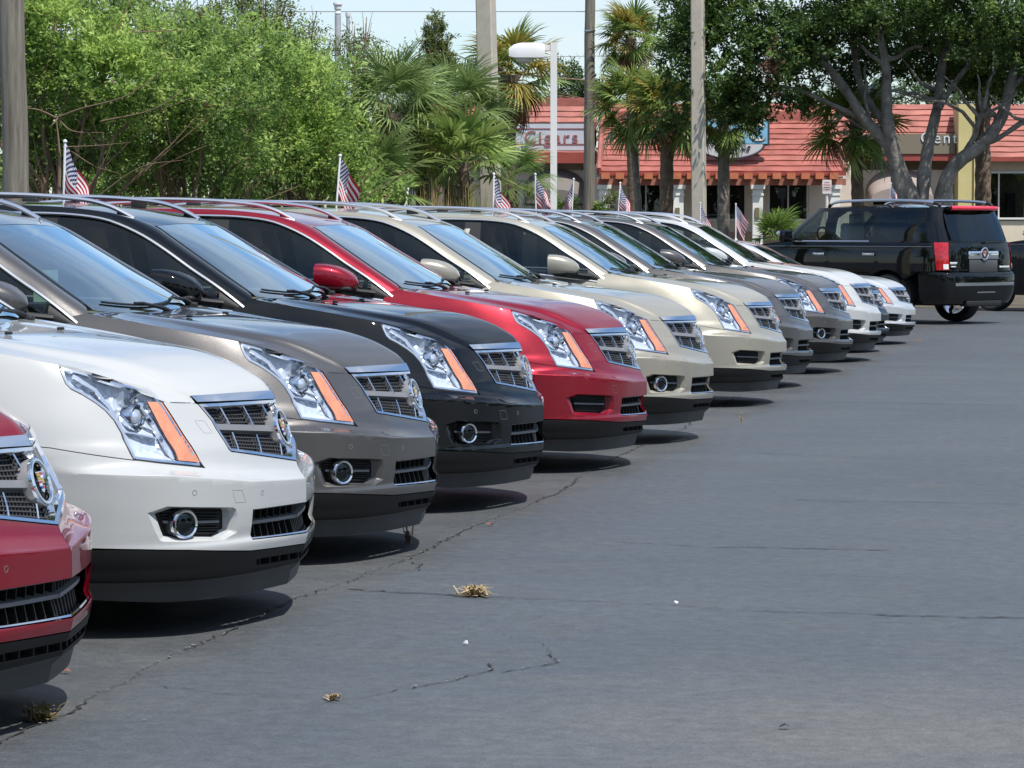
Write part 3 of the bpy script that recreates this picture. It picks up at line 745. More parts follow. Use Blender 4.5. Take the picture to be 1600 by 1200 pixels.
    tt = np.linspace(0, 1, 8)[:, None, None]; Gh = up[None]*(1-tt)+lo[None]*tt
    mb = MB(); mb.grid(Gh[:, 2:-2]); part('hatch_glass', mb.mesh('hatch_glass', M_dark_glass))
    for sl_ in (slice(0, 3), slice(-3, None)):
        mb = MB(); mb.grid(Gh[:, sl_]); part('hatch_frame', mb.mesh('hatch_frame', PAINT), None, 'paint')
    # chrome window surround
    for sgn in (1, -1):
        mb = MB(); P = Dd[(Dd[:, 0] > -4.0)]+np.array([0, -.006, -.004]); mb.tube(resample(P, 50)*np.array([1, sgn, 1]), .013, 6, flat=.7)
        q = np.array([(x, -np.interp(-x, -belt_pts[:, 0], belt_pts[:, 1])-.004, belt_z(x)-.004) for x in np.linspace(-1.43, -4.0, 24)])*np.array([1, sgn, 1]); mb.tube(q, .009, 6)
        part('window_trim', mb.mesh('window_trim', M_alu))
    # ---- roof rails
    for sgn in (-1, 1):
        mb = MB(); P = catmull([(-2.165, .592, 1.572), (-2.24, .598, 1.612), (-2.31, .6, 1.642), (-2.43, .6, 1.672), (-2.66, .6, 1.695), (-2.95, .6, 1.706), (-3.35, .592, 1.708), (-3.8, .578, 1.69), (-4.1, .565, 1.655), (-4.3, .555, 1.6), (-4.36, .55, 1.565)], 6)*np.array([1, sgn, 1])
        mb.tube(P, .0155, 8, flat=.85)
        ri = part('roof_rail', mb.mesh('roof_rail', M_alu), None, 'rail')
        mb = MB()
        mb.grid(np.stack([P+np.array([0, 0, -.008]), P*np.array([1, 1, 0])+np.array([0, 0, 1])*np.interp(-P[:, 0], -Rd[:, 0], Rd[:, 2])[:, None]+np.array([0, 0, -.01])], 0)[:, 0:9])
        part('rail_foot', mb.mesh('rail_foot', M_black), ri, 'rail')
        for x in (-3.2, -4.2):
            mb = MB(); mb.rbox((x, sgn*.59, 1.655), (.1, .03, .09), .01); part('rail_foot', mb.mesh('rail_foot', M_black), ri, 'rail')
    # ---- door mirrors
    for sgn in (-1, 1):
        mb = MB(); rings = []
        for f in np.linspace(0, 1, 12):                     # from the glass forward to the nose of the housing
            w_ = max(0, 1-f**2.6)**.55
            c = np.array([-1.895+.25*f, sgn*(1.03-.03*f), 1.228-.045*f*f])
            a, b = .125*max(w_, .02), .078*max(w_, .02)
            ring = []
            for q in np.linspace(0, 2*math.pi, 24, endpoint=False):
                cq, sq = math.cos(q), math.sin(q); e = .62
                ring.append(c+np.array([0, a*np.sign(cq)*abs(cq)**e, b*np.sign(sq)*abs(sq)**e-(.012 if sq < 0 else 0)*w_]))
            rings.append(ring)
        R3 = np.array(rings); Gm = np.concatenate([R3, R3[:, :1]], 1)
        mb.grid(Gm); mi = part('door_mirror', mb.mesh('door_mirror', PAINT, angle=60), None, 'paint')
        mb = MB(); mb.grid(np.stack([R3[0]*.97+R3[0].mean(0)*.03, np.repeat(R3[0].mean(0)[None], 24, 0)], 0)+np.array([.012, 0, 0])); part('mirror_glass', mb.mesh('mirror_glass', M_chrome), mi)
        mb = MB()
        mb.rbox((-1.775, sgn*1.0, 1.148), (.2, .2, .03), .014)
        mb.tube(np.array([(-1.72, sgn*.98, 1.142), (-1.66, sgn*.93, 1.13), (-1.58, sgn*.875, 1.12)]), [.032, .03, .03], 8, flat=.6); part('mirror_base', mb.mesh('mirror_base', M_black), mi)
    # ---- headlights
    hd = smooth_poly(head, 1, True, .09)
    lens = panel(S, hd, sp=.025, rim=0, off=.0015, shrink=.005)
    inner_loop = np.array(densify(offset_poly(hd, .013), .012))
    bowl = panel(S, offset_poly(hd, .009), sp=.011, rim=0)
    bp_, bF, bN = bowl
    # recover parameters by nearest sample to set the depth
    gs, gz = np.meshgrid(np.linspace(.58, 1.01, 130), np.linspace(.61, 1.03, 130)); gp = S(gs.ravel(), gz.ravel()); gsz = np.stack([gs.ravel(), gz.ravel()], 1)
    near = np.array([np.argmin(((gp-p)**2).sum(1)) for p in bp_]); uv = gsz[near]
    edge_d = np.sqrt(((uv[:, None]-inner_loop[None])**2).sum(-1)).min(1)
    def cup(c, r): return np.clip(1-((uv-np.array(c))**2).sum(1)/r**2, 0, 1)
    rn = np.random.default_rng(3)
    dep = .010+.030*np.clip(edge_d/.03, 0, 1)+.035*cup((.752, .84), .075)+.025*cup((.70, .885), .05)+.02*cup((.82, .93), .06)+.012*cup((.76, .71), .06)
    dep += .0045*np.sin(uv[:, 0]*150+uv[:, 1]*60)*np.clip(edge_d/.02, 0, 1)*(uv[:, 1] > .86)+.0012*rn.normal(size=len(uv))*np.clip(edge_d/.02, 0, 1)
    low = (uv[:, 1] < .76)
    mi = []
    Vb = bp_-bN*dep[:, None]
    for f in bF:
        u = uv[list(f)].mean(0); mi.append(1 if (u[1] < .755 and (u[0] > .70)) else 0)
    fl, ring_, pl = MB(), MB(), MB()
    for sgn in (0, 1):
        mm = np.array([1, -1, 1]) if sgn else np.array([1, 1, 1]); fx = (lambda f: f[::-1]) if sgn else (lambda f: f)
        hi_ = part('headlight', mesh('headlight', Vb*mm, [fx(f) for f in bF], [M_refl, M_housing], None, mi, True, 14))
        mb = MB(); ribbon(mb, S, offset_poly(hd, .0032), .0034, -.012, -.004, closed=True, sp=.02); V = np.vstack(mb.V)*mm
        part('gasket', mesh('gasket', V, mb.F, M_black), hi_)
        mb = MB(); ribbon(mb, S, offset_poly(hd, .0115), .006, -.016, -.003, closed=True, sp=.02); V = np.vstack(mb.V)*mm
        part('bezel', mesh('bezel', V, mb.F, M_chrome), hi_)
        am = panel(S, amber, sp=.02, rim=.01, off=-.003); V, F, N = flipy(am) if sgn else am
        part('amber_reflector', mesh('amber_reflector', V, F, M_amber, N), hi_)
        c = S(np.array(.752), np.array(.838)); nrm = fn_normals(S, np.array([.752]), np.array([.838]))[0]
        ax = np.array([.95, -.22, -.02]); ax /= np.linalg.norm(ax)
        o = c-nrm*.045
        M = Matrix.Translation(Vector(o)) @ Vector(ax).to_track_quat('Z', 'Y').to_matrix().to_4x4()
        mb = MB(); mb.lathe([(.050, -.03), (.054, .01), (.050, .02), (.044, .012), (.043, -.005)], 24, 0, M); mb.lathe([(.041, -.01), (.041, .004), (.036, .006), (.035, -.004)], 24, 1, M)
        mb.lathe([(.0355, .0), (.033, .012), (.026, .02), (.014, .026), (.001, .028)], 20, 2, M)
        o2 = S(np.array(.712), np.array(.893))-nrm*.035; M2 = Matrix.Translation(Vector(o2)) @ Vector(ax).to_track_quat('Z', 'Y').to_matrix().to_4x4()
        mb.lathe([(.036, .012), (.030, .0), (.018, -.012), (.006, -.018)], 20, 0, M2); mb.lathe([(.009, -.02), (.009, .004), (.001, .01)], 10, 2, M2)
        V = np.vstack(mb.V)*mm
        part('projector', mesh('projector', V, [fx(f) for f in mb.F], [M_chrome, M_black, mat('projector_lens', (.75, .8, .88), .05, .6)], None, mb.M), hi_)
        mb = MB(); ribbon(mb, S, [(.862, .782), (.80, .772), (.72, .752)], .004, -.045, -.02); ribbon(mb, S, [(.722, .875), (.705, .80), (.705, .67)], .003, -.03, -.008)
        ribbon(mb, S, [(.93, .985), (.86, .93), (.84, .86), (.845, .78)], .008, -.04, -.012)
        part('trim_fin', mesh('trim_fin', np.vstack(mb.V)*mm, mb.F, M_chrome), hi_)
        V, F, N = flipy(lens) if sgn else lens
        part('lens', mesh('lens', V, F, M_lens, N), hi_)
    # ---- grille
    top_z = lambda s: np.interp(abs(s), [0, .25, .48], [.853, .857, .8600])
    bot_z = lambda s: np.interp(abs(s), [0, .43, .48], [.6168, .6797, .70])
    def Sg(s, z):
        s = np.asarray(s, float); r = S(np.abs(s), z); r = r.copy(); r[..., 1] = np.where(s < 0, -r[..., 1], r[..., 1]); return r
    half = [(0, .6168), (.4288, .6797), (.4377, .6885), (.4505, .7693), (.4502, .7945), (.4767, .8587), (0, .853)]
    fullp = half[:-1]+[(0, .853)]+[(-a, b) for a, b in half[::-1][1:-1]]
    # chrome surround: a bevel that turns in to the mesh
    loops = [(offset_poly(fullp, .001), .003), (offset_poly(fullp, .010), .002), (offset_poly(fullp, .016), -.042)]
    mb = MB(); rows = []
    for lp, of in loops:
        L = np.array(densify(lp, .03)); 
        rows.append((L, of))
    kk = max(len(r[0]) for r in rows); GG = []
    base_loop = np.array(densify(fullp, .02)); 
    def loop_at(d, of):
        L = np.array(offset_poly(fullp, d)); 
        L = np.vstack([resample(np.vstack([L[i:i+1], L[(i+1) % len(L):(i+1) % len(L)+1]]), 9)[:-1] for i in range(len(L))])
        # keep the middle of the V sharp
        P = Sg(L[:, 0], L[:, 1]); nn = fn_normals(S, np.maximum(abs(L[:, 0]), .003), L[:, 1]); nn = nn.copy(); nn[:, 1] *= np.where(L[:, 0] < 0, -1, 1); nn[abs(L[:, 0]) < .004, 1] = 0
        return P+nn*of
    GG = np.stack([loop_at(.0008, -.004), loop_at(.0008, .004), loop_at(.011, .002), loop_at(.02, -.04)], 0); GG = np.concatenate([GG, GG[:, :1]], 1)
    mb.grid(GG)
    gi = part('grille', mb.mesh('grille', M_chrome, angle=25))
    def zz(s, v): return bot_z(s)+(top_z(s)-bot_z(s))*v
    smax = lambda v: np.interp(v, [0, .35, .62, 1], [.425, .442, .445, .468])-.012
    mb = MB()
    nrow = 14
    for r in range(nrow):
        v = (r+.55)/nrow
        if abs(v-.545) < .055: continue
        for sg in (-1, 1):
            ss_ = np.linspace(0, smax(v), 12)
            P = S(ss_, zz(ss_, v)); nn = fn_normals(S, np.maximum(ss_, .003), zz(ss_, v))
            A0, A1 = P-nn*.045, P-nn*.030; h = np.array([0, 0, .0034])
            Vv = np.stack([A0-h, A1-h*.6, A1+h*.6, A0+h], 1)*np.array([1, sg, 1])
            mb.grid(Vv.reshape(12, 4, 3))
    for sg in (-1, 1):
        for s_ in np.arange(.010, .455, .0175):
            vv = np.linspace(.03, .97, 8); sv = np.minimum(s_+.0*vv, smax(vv)); 
            if s_ > .42: vv = np.linspace(.45, .97, 5); sv = np.minimum(s_+0*vv, smax(vv))
            P = S(sv, zz(sv, vv)); nn = fn_normals(S, np.maximum(sv, .003), zz(sv, vv)); w_ = np.array([0, .0018, 0])
            mb.grid((np.stack([P-nn*.052-w_, P-nn*.033-w_, P-nn*.033+w_, P-nn*.052+w_], 1)*np.array([1, sg, 1])))
    part('grille_mesh', mb.mesh('grille_mesh', M_mesh), gi)
    for sg in (-1, 1):
        mb = MB(); pts = [(s_, zz(s_, .545)) for s_ in np.linspace(0.05, .447, 10)]
        ribbon(mb, S, pts, .0155, -.04, -.012); V = np.vstack(mb.V)*np.array([1, sg, 1]) * np.array([1, 1, 1])
        V[:, 1] *= 1; part('centre_bar', mesh('centre_bar', V, mb.F, M_grey), gi)
        for ln in ([(.3529, .8531), (.347, .782)], [(.356, .752), (.3688, .687)], [(.2093, .85), (.199, .7665)], [(.2088, .735), (.222, .665)], [(.082, .848), (.07, .80)], [(.07, .69), (.078, .645)]):
            mb = MB(); ribbon(mb, S, ln, .0048, -.035, -.010); V = np.vstack(mb.V)*np.array([1, sg, 1])
            part('grille_bar', mesh('grille_bar', V, mb.F, M_chrome), gi)
    # chrome bar on the leading edge of the hood
    bar = panel(S, [(0, .8885), (.2829, .8895), (.4942, .8895), (.4799, .8655), (.3106, .862), (0, .8555)], sp=.03, rim=.03, off=.006)
    V, F, N = both(bar); part('chrome_bar', mesh('chrome_bar', V, F, M_chrome, N), gi)
    # emblem: deep ring with a crest inside
    ax = Vector((math.cos(math.radians(17)), 0, math.sin(math.radians(17))))
    E0 = Vector((-.099, 0, .747)); up_ = Vector((0, 0, 1)); yv = Vector((0, 1, 0)); zv = ax; xv = yv.cross(zv)      # local x points down the face
    M = Matrix((( -xv.x, yv.x, zv.x, E0.x), (-xv.y, yv.y, zv.y, E0.y), (-xv.z, yv.z, zv.z, E0.z), (0, 0, 0, 1)))
    mb = MB()
    mb.lathe([(.074, -.075), (.077, -.012), (.074, .0)], 36, 0, M)
    mb.lathe([(.0765, -.006), (.0755, .004), (.071, .009), (.065, .009), (.060, .004), (.058, -.006)], 36, 1, M)
    mb.lathe([(.060, -.012), (.001, -.012)], 36, 2, M)
    EK = .80
    shield = [(.040, -.034), (.040, .034), (.012, .033), (-.018, .027), (-.036, .014), (-.043, 0), (-.036, -.014), (-.018, -.027), (.012, -.033)]
    mb.prism([(x_*EK, y_*EK) for x_, y_ in shield], -.012, .004, 1, M)
    def cell(x0, x1, y0, y1, m_): mb.prism([(x0*EK, y0*EK), (x1*EK, y0*EK), (x1*EK, y1*EK), (x0*EK, y1*EK)], .004, .0062, m_, M)
    cell(.022, .036, -.030, -.002, 3); cell(.006, .019, -.030, -.002, 3); cell(.0195, .0215, -.030, -.002, 2)
    cell(.025, .036, .002, .030, 4); cell(.015, .023, .002, .030, 6); cell(.006, .013, .002, .030, 3)
    cell(-.006, .003, -.028, -.002, 4); cell(-.015, -.008, -.024, -.002, 6); cell(-.028, -.017, -.018, -.002, 5)
    cell(-.006, .003, .002, .028, 3); cell(-.015, -.008, .002, .024, 2); cell(-.028, -.017, .002, .018, 4)
    part('emblem', mb.mesh('emblem', [mat('emblem_housing', (.30, .30, .31), .4, .3), M_chrome, M_dark, M_gold, M_ered, M_eblue, M_ewhite]), gi, '', 'round chrome ringed emblem with a coloured crest')
    # ---- lower grille
    lo_top = lambda s: np.interp(s, [0, .44], [.4546, .461]); lo_bot = lambda s: np.interp(s, [0, .447], [.336, .349])
    mb = MB()
    for sg in (-1, 1):
        ss_ = np.linspace(0, .44, 12)
        for v, h, o0, o1 in ((.50, .009, -.07, -.032), (.97, .006, -.07, -.03)):
            zv_ = lo_bot(ss_)+(lo_top(ss_)-lo_bot(ss_))*v; P = S(ss_, zv_); nn = fn_normals(S, np.maximum(ss_, .003), zv_); hh = np.array([0, 0, h])
            mb.grid((np.stack([P+nn*o0-hh, P+nn*o1-hh*.7, P+nn*o1+hh*.7, P+nn*o0+hh], 1)*np.array([1, sg, 1])))
    lg = part('lower_grille', mb.mesh('lower_grille', M_grey))
    mb = MB()
    for sg in (-1, 1):
        for s_ in np.arange(.02, .44, .055):
            zv_ = np.linspace(lo_bot(s_), lo_top(s_), 4); P = S(np.full(4, s_), zv_); nn = fn_normals(S, np.full(4, max(s_, .003)), zv_); w_ = np.array([0, .004, 0])
            mb.grid((np.stack([P-nn*.085-w_, P-nn*.05-w_, P-nn*.05+w_, P-nn*.085+w_], 1)*np.array([1, sg, 1])))
    part('fins', mb.mesh('fins', M_black), lg)
    mb = MB()
    for sg in (-1, 1):
        ss_ = np.linspace(0, .447, 12); zv_ = lo_bot(ss_)+.004; P = S(ss_, zv_); nn = fn_normals(S, np.maximum(ss_, .003), zv_); u = np.array([0, 0, 1.])
        mb.grid((np.stack([P-nn*.004, P-nn*.008+u*.007, P-nn*.045+u*.010, P-nn*.045-u*.004], 1)*np.array([1, sg, 1])))
    part('chrome_lip', mb.mesh('chrome_lip', M_chrome), lg)
    # ---- fog lamp openings
    fp = smooth_poly(fog, 1)
    def Sd(s, z): return S(s, z)-fn_normals(S, s, z)*.062
    for sgn in (0, 1):
        mm = np.array([1, -1, 1]) if sgn else np.array([1, 1, 1]); fx = (lambda f: f[::-1]) if sgn else (lambda f: f)
        bk = panel(Sd, offset_poly(fog, -.012), sp=.05, rim=0); V, F, N = flipy(bk) if sgn else bk
        fr = part('fog_recess', mesh('fog_recess', V, F, M_black, N))
        mb = MB()
        for j, v in enumerate(np.linspace(.1, .92, 8)):
            zl = .384+(.484-.384)*v if True else 0
            s0, s1 = np.interp(zl, [.353, .46], [.585, .595]), np.interp(zl, [.379, .496], [.862, .90])
            P2 = [(s0, zl-.018), (s1, zl)]
            ribbon(mb, S, P2, .0028, -.062, -.045, 0)
        ribbon(mb, S, [(.612, .425), (.885, .438)], .0055, -.06, -.032, 1)
        part('recess_fins', mesh('recess_fins', np.vstack(mb.V)*mm, mb.F, [M_black, M_grey], None, mb.M), fr)
        c = S(np.array(.803), np.array(.428)); nrm = fn_normals(S, np.array([.803]), np.array([.428]))[0]
        ax2 = Vector((.80, -.60, .0)).normalized(); o = Vector(c-nrm*.040)
        M = Matrix.Translation(o) @ ax2.to_track_quat('Z', 'Y').to_matrix().to_4x4()
        mb = MB(); mb.lathe([(.055, -.03), (.056, .024), (.051, .031), (.044, .028), (.041, .016)], 32, 0, M)
        V = np.vstack(mb.V)*mm; fi = part('fog_lamp', mesh('fog_lamp', V, [fx(f) for f in mb.F], [M_chrome], None, mb.M), None, 'fog')
        mb = MB(); mb.lathe([(.058, -.045), (.058, .0), (.056, .004)], 24, 0, M); mb.lathe([(.041, .012), (.034, -.01), (.015, -.022), (.001, -.024)], 24, 0, M)
        part('lamp_barrel', mesh('lamp_barrel', np.vstack(mb.V)*mm, [fx(f) for f in mb.F], M_black, None, None), fi, 'fog')
        mb = MB(); mb.lathe([(.041, .018), (.03, .022), (.015, .024), (.001, .025)], 24, 0, M)
        part('fog_lens', mesh('fog_lens', np.vstack(mb.V)*mm, [fx(f) for f in mb.F], glass('fog_lens', (.35, .37, .4), 1.2)), fi, 'fog')
    # ---- small fittings on the bumper
    for sgn in (0, 1):
        mm = np.array([1, -1, 1]) if sgn else np.array([1, 1, 1])
        for (a, b) in ((.768, .5464), (.3764, .5202)):
            mb = MB(); ribbon(mb, S, [(a+.0095*math.cos(q), b+.0095*math.sin(q)) for q in np.linspace(0, 2*math.pi, 14, endpoint=False)], .0011, -.003, .0006, closed=True)
            part('parking_sensor', mesh('parking_sensor', np.vstack(mb.V)*mm, mb.F, M_grey), 0, 'sensor')
        mb = MB(); ribbon(mb, S, ([(.5736, .5443), (.5142, .5388), (.4916, .4933), (.5561, .4957)]), .0009, -.003, .0004, closed=True)
        part('cover_seam', mesh('cover_seam', np.vstack(mb.V)*mm, mb.F, M_grey), 0); mb = MB()
        ribbon(mb, S, [(.5354, .8003), (.4882, .7981), (.4801, .751), (.5204, .7531)], .0008, -.003, .0004, closed=True)
        part('cover_seam', mesh('cover_seam', np.vstack(mb.V)*mm, mb.F, M_grey), 0)
    # ---- wheels
    for x0 in (AX, RX):
        for sg in (-1, 1):
            M = Matrix.Translation((x0, sg*.79, AZ)) @ Matrix.Rotation(math.pi/2*(-sg), 4, 'X')
            mb = MB(); mb.lathe([(.25, -.1), (.33, -.125), (.366, -.11), (.372, -.05), (.372, .05), (.366, .11), (.33, .125), (.25, .1), (.25, -.1)], 36, 0, M)
            wi = part('wheel', mb.mesh('wheel', M_rubber))
            mb = MB(); mb.lathe([(.252, .098), (.235, .085), (.225, .0), (.235, -.09)], 30, 0, M)
            for k in range(6):
                q = 2*math.pi*k/6; mb.box(np.array(M @ Vector((.14*math.cos(q), .14*math.sin(q), .06))), (.06, .03, .2), 0, M.to_3x3() @ Matrix.Rotation(q, 3, 'Z') @ Matrix(((0, 0, 1), (1, 0, 0), (0, 1, 0))))
            mb.lathe([(.06, .02), (.055, .075), (.001, .08)], 16, 0, M)
            part('rim', mb.mesh('rim', M_satin), wi); mb = MB(); mb.lathe([(.15, -.03), (.15, .01), (.03, .01)], 24, 0, M); part('brake_disc', mb.mesh('brake_disc', M_grey), wi)
    # ---- cabin
    mb = MB(); mb.rbox((-1.66, 0, 1.02), (.5, 1.44, .2), .07); mb.box((-2.6, 0, .62), (2.4, 1.5, .1), 1); part('dashboard', mb.mesh('dashboard', [M_dash, M_inner]))
    for y in (-.38, .38):
        mb = MB(); mb.rbox((-2.35, y, .86), (.52, .5, .16), .06); rt = Matrix.Rotation(math.radians(-14), 3, 'Y')
        mb.rbox((-2.66, y, 1.13), (.14, .5, .55), .06, 0, rt); mb.rbox((-2.735, y, 1.46), (.09, .27, .17), .04, 0, rt); part('front_seat', mb.mesh('front_seat', M_tan))
    mb = MB(); mb.rbox((-3.3, 0, .88), (.5, 1.36, .16), .06); mb.rbox((-3.62, 0, 1.15), (.14, 1.36, .55), .06); part('rear_seat', mb.mesh('rear_seat', M_tan))
    mb = MB(); th = np.linspace(0, 2*math.pi, 25); R_ = Matrix.Rotation(math.radians(-68), 3, 'Y')
    P = np.array([np.array(R_ @ Vector((.18*math.cos(a), .18*math.sin(a), 0))) for a in th])+np.array([-2.02, .38, 1.07]); mb.tube(P, .016, 6); mb.rbox((-1.98, .38, 1.07), (.06, .14, .1), .02); part('steering_wheel', mb.mesh('steering_wheel', M_black))
    for sg in (-1, 1):
        mb = MB(); mb.tube(np.array([(-2.62, sg*.82, 1.1), (-2.68, sg*.72, 1.52)]), .03, 8, flat=.5); part('seat_belt_pillar', mb.mesh('seat_belt_pillar', mat('pillar_trim', (.55, .52, .45), .7)))
    mb = MB(); mb.grid((G0 := np.stack([Rc*np.array([1, 0, 1])+np.array([0, y, -.05-.1*abs(y)]) for y in (-.56, -.3, 0, .3, .56)], 1))); part('headliner', mb.mesh('headliner', mat('headliner', (.50, .47, .40), .9)))
    return parts

STUFF = {'grille_mesh', 'slot_fins', 'fins', 'recess_fins', 'badges', 'trim_fin', 'projector'}
def place_car(parts, name, label, cat, group, loc, rz, pmat, skip=(), scale=None, zfix=None):
    root = thing(name, label, cat, loc, rz, group); made = []
    if scale is not None: root.scale = scale
    for nm, me, par, tag, lab in parts:
        if tag and tag in skip: made.append(None); continue
        p = root if par is None else made[par]
        if p is None: made.append(None); continue
        o = obj(nm, me, p)
        if tag == 'paint':
            o.material_slots[0].link = 'OBJECT'; o.material_slots[0].material = pmat
        if lab: o['label'] = lab
        if nm in STUFF: o['kind'] = 'stuff'
        made.append(o)
    return root
# ---------------------------------------------------------------- big black sport utility seen from behind
def build_suv():
    parts = []
    def part(name, me, parent=None, tag='', label=None):
        parts.append((name, me, parent, tag, label)); return len(parts)-1
    PAINT = paint('paint_slot', (.8, .8, .8))
    lower = {}
    pl = [(0, 0), (-.02, .35), (-.07, .65), (-.18, .86), (-.4, .96), (-.8, 1.0), (-1.6, 1.005), (-2.6, 1.005), (-3.6, 1.005), (-4.5, 1.0), (-4.85, .975), (-5.04, .89), (-5.12, .72), (-5.145, .4), (-5.15, 0)]
    def ins(d, rear=0., wd=0.):
        return [(x+(rear if x < -4.8 else 0)-(d if x > -.5 else 0), max(0, w-wd) if w else 0) for x, w in pl]
    lower[.30] = ins(.12, .09, .09); lower[.40] = ins(.04, .02, .05); lower[.55] = ins(0, -.02, .02); lower[.66] = ins(0, -.03, .012); lower[.80] = ins(.0, -.015, .002)
    lower[.84] = ins(.02, .05, .0); lower[1.0] = ins(.04, .06, .0); lower[1.18] = ins(.06, .075, .012); lower[1.25] = ins(.1, .085, .025); lower[1.31] = ins(.16, .095, .045)
    S = Skin(lower, .80); S.warp = lambda s, z: z
    up = {}
    pu = [(-1.42, 0), (-1.44, .3), (-1.49, .55), (-1.58, .77), (-1.72, .90), (-1.95, .945), (-2.4, .955), (-3.0, .958), (-3.6, .957), (-4.4, .95), (-4.76, .925), (-4.93, .85), (-5.01, .7), (-5.05, .4), (-5.055, 0)]
    pt = [(-2.2, 0), (-2.2, .25), (-2.22, .45), (-2.26, .60), (-2.33, .70), (-2.46, .755), (-2.7, .785), (-3.1, .795), (-3.6, .795), (-4.3, .785), (-4.6, .765), (-4.74, .71), (-4.80, .58), (-4.835, .3), (-4.84, 0)]
    for f, z in ((0, 1.30), (.5, 1.58), (1, 1.86)):
        b = .03*4*f*(1-f)
        up[z] = [(x0+(x1-x0)*f, (w0+(w1-w0)*f+(b if w0 > .6 else 0))) for (x0, w0), (x1, w1) in zip(pu, pt)]
    U = Skin(up, 1.30); U.warp = lambda s, z: z
    SX, UX = S.s_at, U.s_at
    def pm(nm, q, m): V, F, N = q; return mesh(nm, V, F, m, N)
    def sides(nm, sk, poly, m, tag='', **k):
        q = panel(sk, poly, **k); i = part(nm, pm(nm, q, m), None, tag); j = part(nm, pm(nm, flipy(q), m), None, tag); return i, j
    R, AZ = .47, .40
    WX = (-.98, -3.93)
    def arc(x0, a, b, n=16): return [(SX(x0+R*math.cos(t), max(AZ+R*math.sin(t), .301)), max(AZ+R*math.sin(t), .301)) for t in np.linspace(a, b, n)]
    def L(x, z): return (SX(x, z), z)
    Le = S.len-.0005
    # wings, doors, quarters
    sides('front_fender', S, [(0, .45), L(-.45, .38)]+arc(WX[0], -.1, math.pi+.1)+[L(-1.62, .36), L(-1.62, 1.28), L(-1.2, 1.24), L(-.3, 1.12), (0, 1.08)], PAINT, 'paint', sp=.07, shrink=.002)
    d1 = sides('front_door', S, [L(-1.62, .36), L(-2.72, .36), L(-2.72, 1.302), L(-1.62, 1.302)], PAINT, 'paint', sp=.08, shrink=.003)
    d2 = sides('rear_door', S, [L(-2.72, .36), L(-3.44, .36), L(-3.5, .62), L(-3.62, .84), L(-3.72, .93), L(-3.76, 1.302), L(-2.72, 1.302)], PAINT, 'paint', sp=.08, shrink=.003)
    tA, tB = SX(-4.86, 1.0), SX(-5.035, 1.0)
    tail = [(tA+.02, .86), (tB, .86), (tB-.01, 1.305), (tA-.01, 1.305)]
    sides('rear_quarter', S, [L(-3.44, .36), L(-3.5, .62), L(-3.62, .84), L(-3.72, .93), L(-3.76, 1.302), L(-4.82, 1.302), L(-4.86, .86), L(-5.0, .845), L(-4.9, .835), L(-4.55, .835), L(-4.55, .38)][:5]+[L(-3.76, 1.302), (tA-.014, 1.302), (tA+.015, .86), (tA+.03, .842), L(-4.56, .84)]+[q for q in arc(WX[1], math.pi+.1, -.1) if q[0] > SX(-3.45, .5)][::-1], PAINT, 'paint', sp=.08, shrink=.002)
    sides('tail_lamp', S, tail, M_redlamp, sp=.05, shrink=.006, off=.012, rim=.03)
    i, j = sides('reversing_lamp', S, [(tB-.10, .88), (tB-.02, .88), (tB-.02, .96), (tB-.10, .96)], M_sticker, sp=.05, off=.016)
    # bumper and gate
    sides('rear_bumper', S, [L(-4.56, .40), L(-4.62, .33), (Le, .33), (Le, .832), L(-4.56, .832)], PAINT, 'paint', sp=.05, shrink=.002)
    sides('bumper_strip', S, [(tB+.03, .615), (Le, .615), (Le, .665), (tB+.03, .665)], M_satin, sp=.06, off=.006)
    sides('tow_cover', S, [(Le-.25, .50), (Le, .50), (Le, .52), (Le-.25, .52)], M_grey, sp=.06, off=.004)
    sides('tailgate', S, [(tB+.008, .845), (Le, .845), (Le, 1.302), (tB-.002, 1.302)], PAINT, 'paint', sp=.06, shrink=.002)
    sides('sill', S, [L(-1.42, .302), L(-3.48, .302), L(-3.46, .36), L(-1.45, .36)], M_black, sp=.1)
    mb = MB(); mb.box((-2.6, 0, .45), (4.6, 1.5, .3)); mb.box((-2.6, 0, .8), (3.8, 1.4, .3)); part('underbody', mb.mesh('underbody', M_dark))
    for x0 in WX:
        mb = MB(); V = []
        for y in (.55, .985):
            for t in np.linspace(0, math.pi, 17): V.append((x0+(R+.005)*math.cos(t), y, AZ+(R+.005)*math.sin(t)))
        mb.grid(np.array(V).reshape(2, 17, 3)); part('wheel_well', mb.mesh('wheel_well', M_dark)); part('wheel_well', mesh('wheel_well', np.array(V)*np.array([1, -1, 1]), mb.F, M_dark))
    # greenhouse
    def u(x, z): return (UX(x, z), z)
    Lu = U.len-.0005
    def win(nm, pts, m): sides(nm, U, smooth_poly(pts, 1), m, sp=.09, rim=.0, off=.001)
    body_holes = []
    fw = [u(-1.92, 1.335), u(-2.62, 1.335), u(-2.62, 1.80), u(-2.42, 1.80), u(-2.2, 1.62)]
    rw = [u(-2.84, 1.335), u(-3.5, 1.335), u(-3.62, 1.42), u(-3.6, 1.80), u(-2.84, 1.80)]
    qw = [u(-3.74, 1.335), u(-4.66, 1.335), u(-4.56, 1.80), u(-3.7, 1.80)]
    wsp = [(0, 1.33), u(-1.62, 1.33), u(-2.32, 1.81), (0, 1.82)]
    rear = [u(-5.0, 1.325), (Lu, 1.325), (Lu, 1.785), u(-4.81, 1.785)]
    holes = [smooth_poly(q, 1) for q in (fw, rw, qw)]
    shell = [(0, 1.82), u(-2.32, 1.815), u(-1.60, 1.315), u(-1.75, 1.30), u(-4.99, 1.30), u(-4.8, 1.80), (Lu, 1.80), (Lu, 1.859), (0, 1.859)]
    sides('cabin_frame', U, shell, PAINT, 'paint', holes=holes, sp=.06, rim=.01)
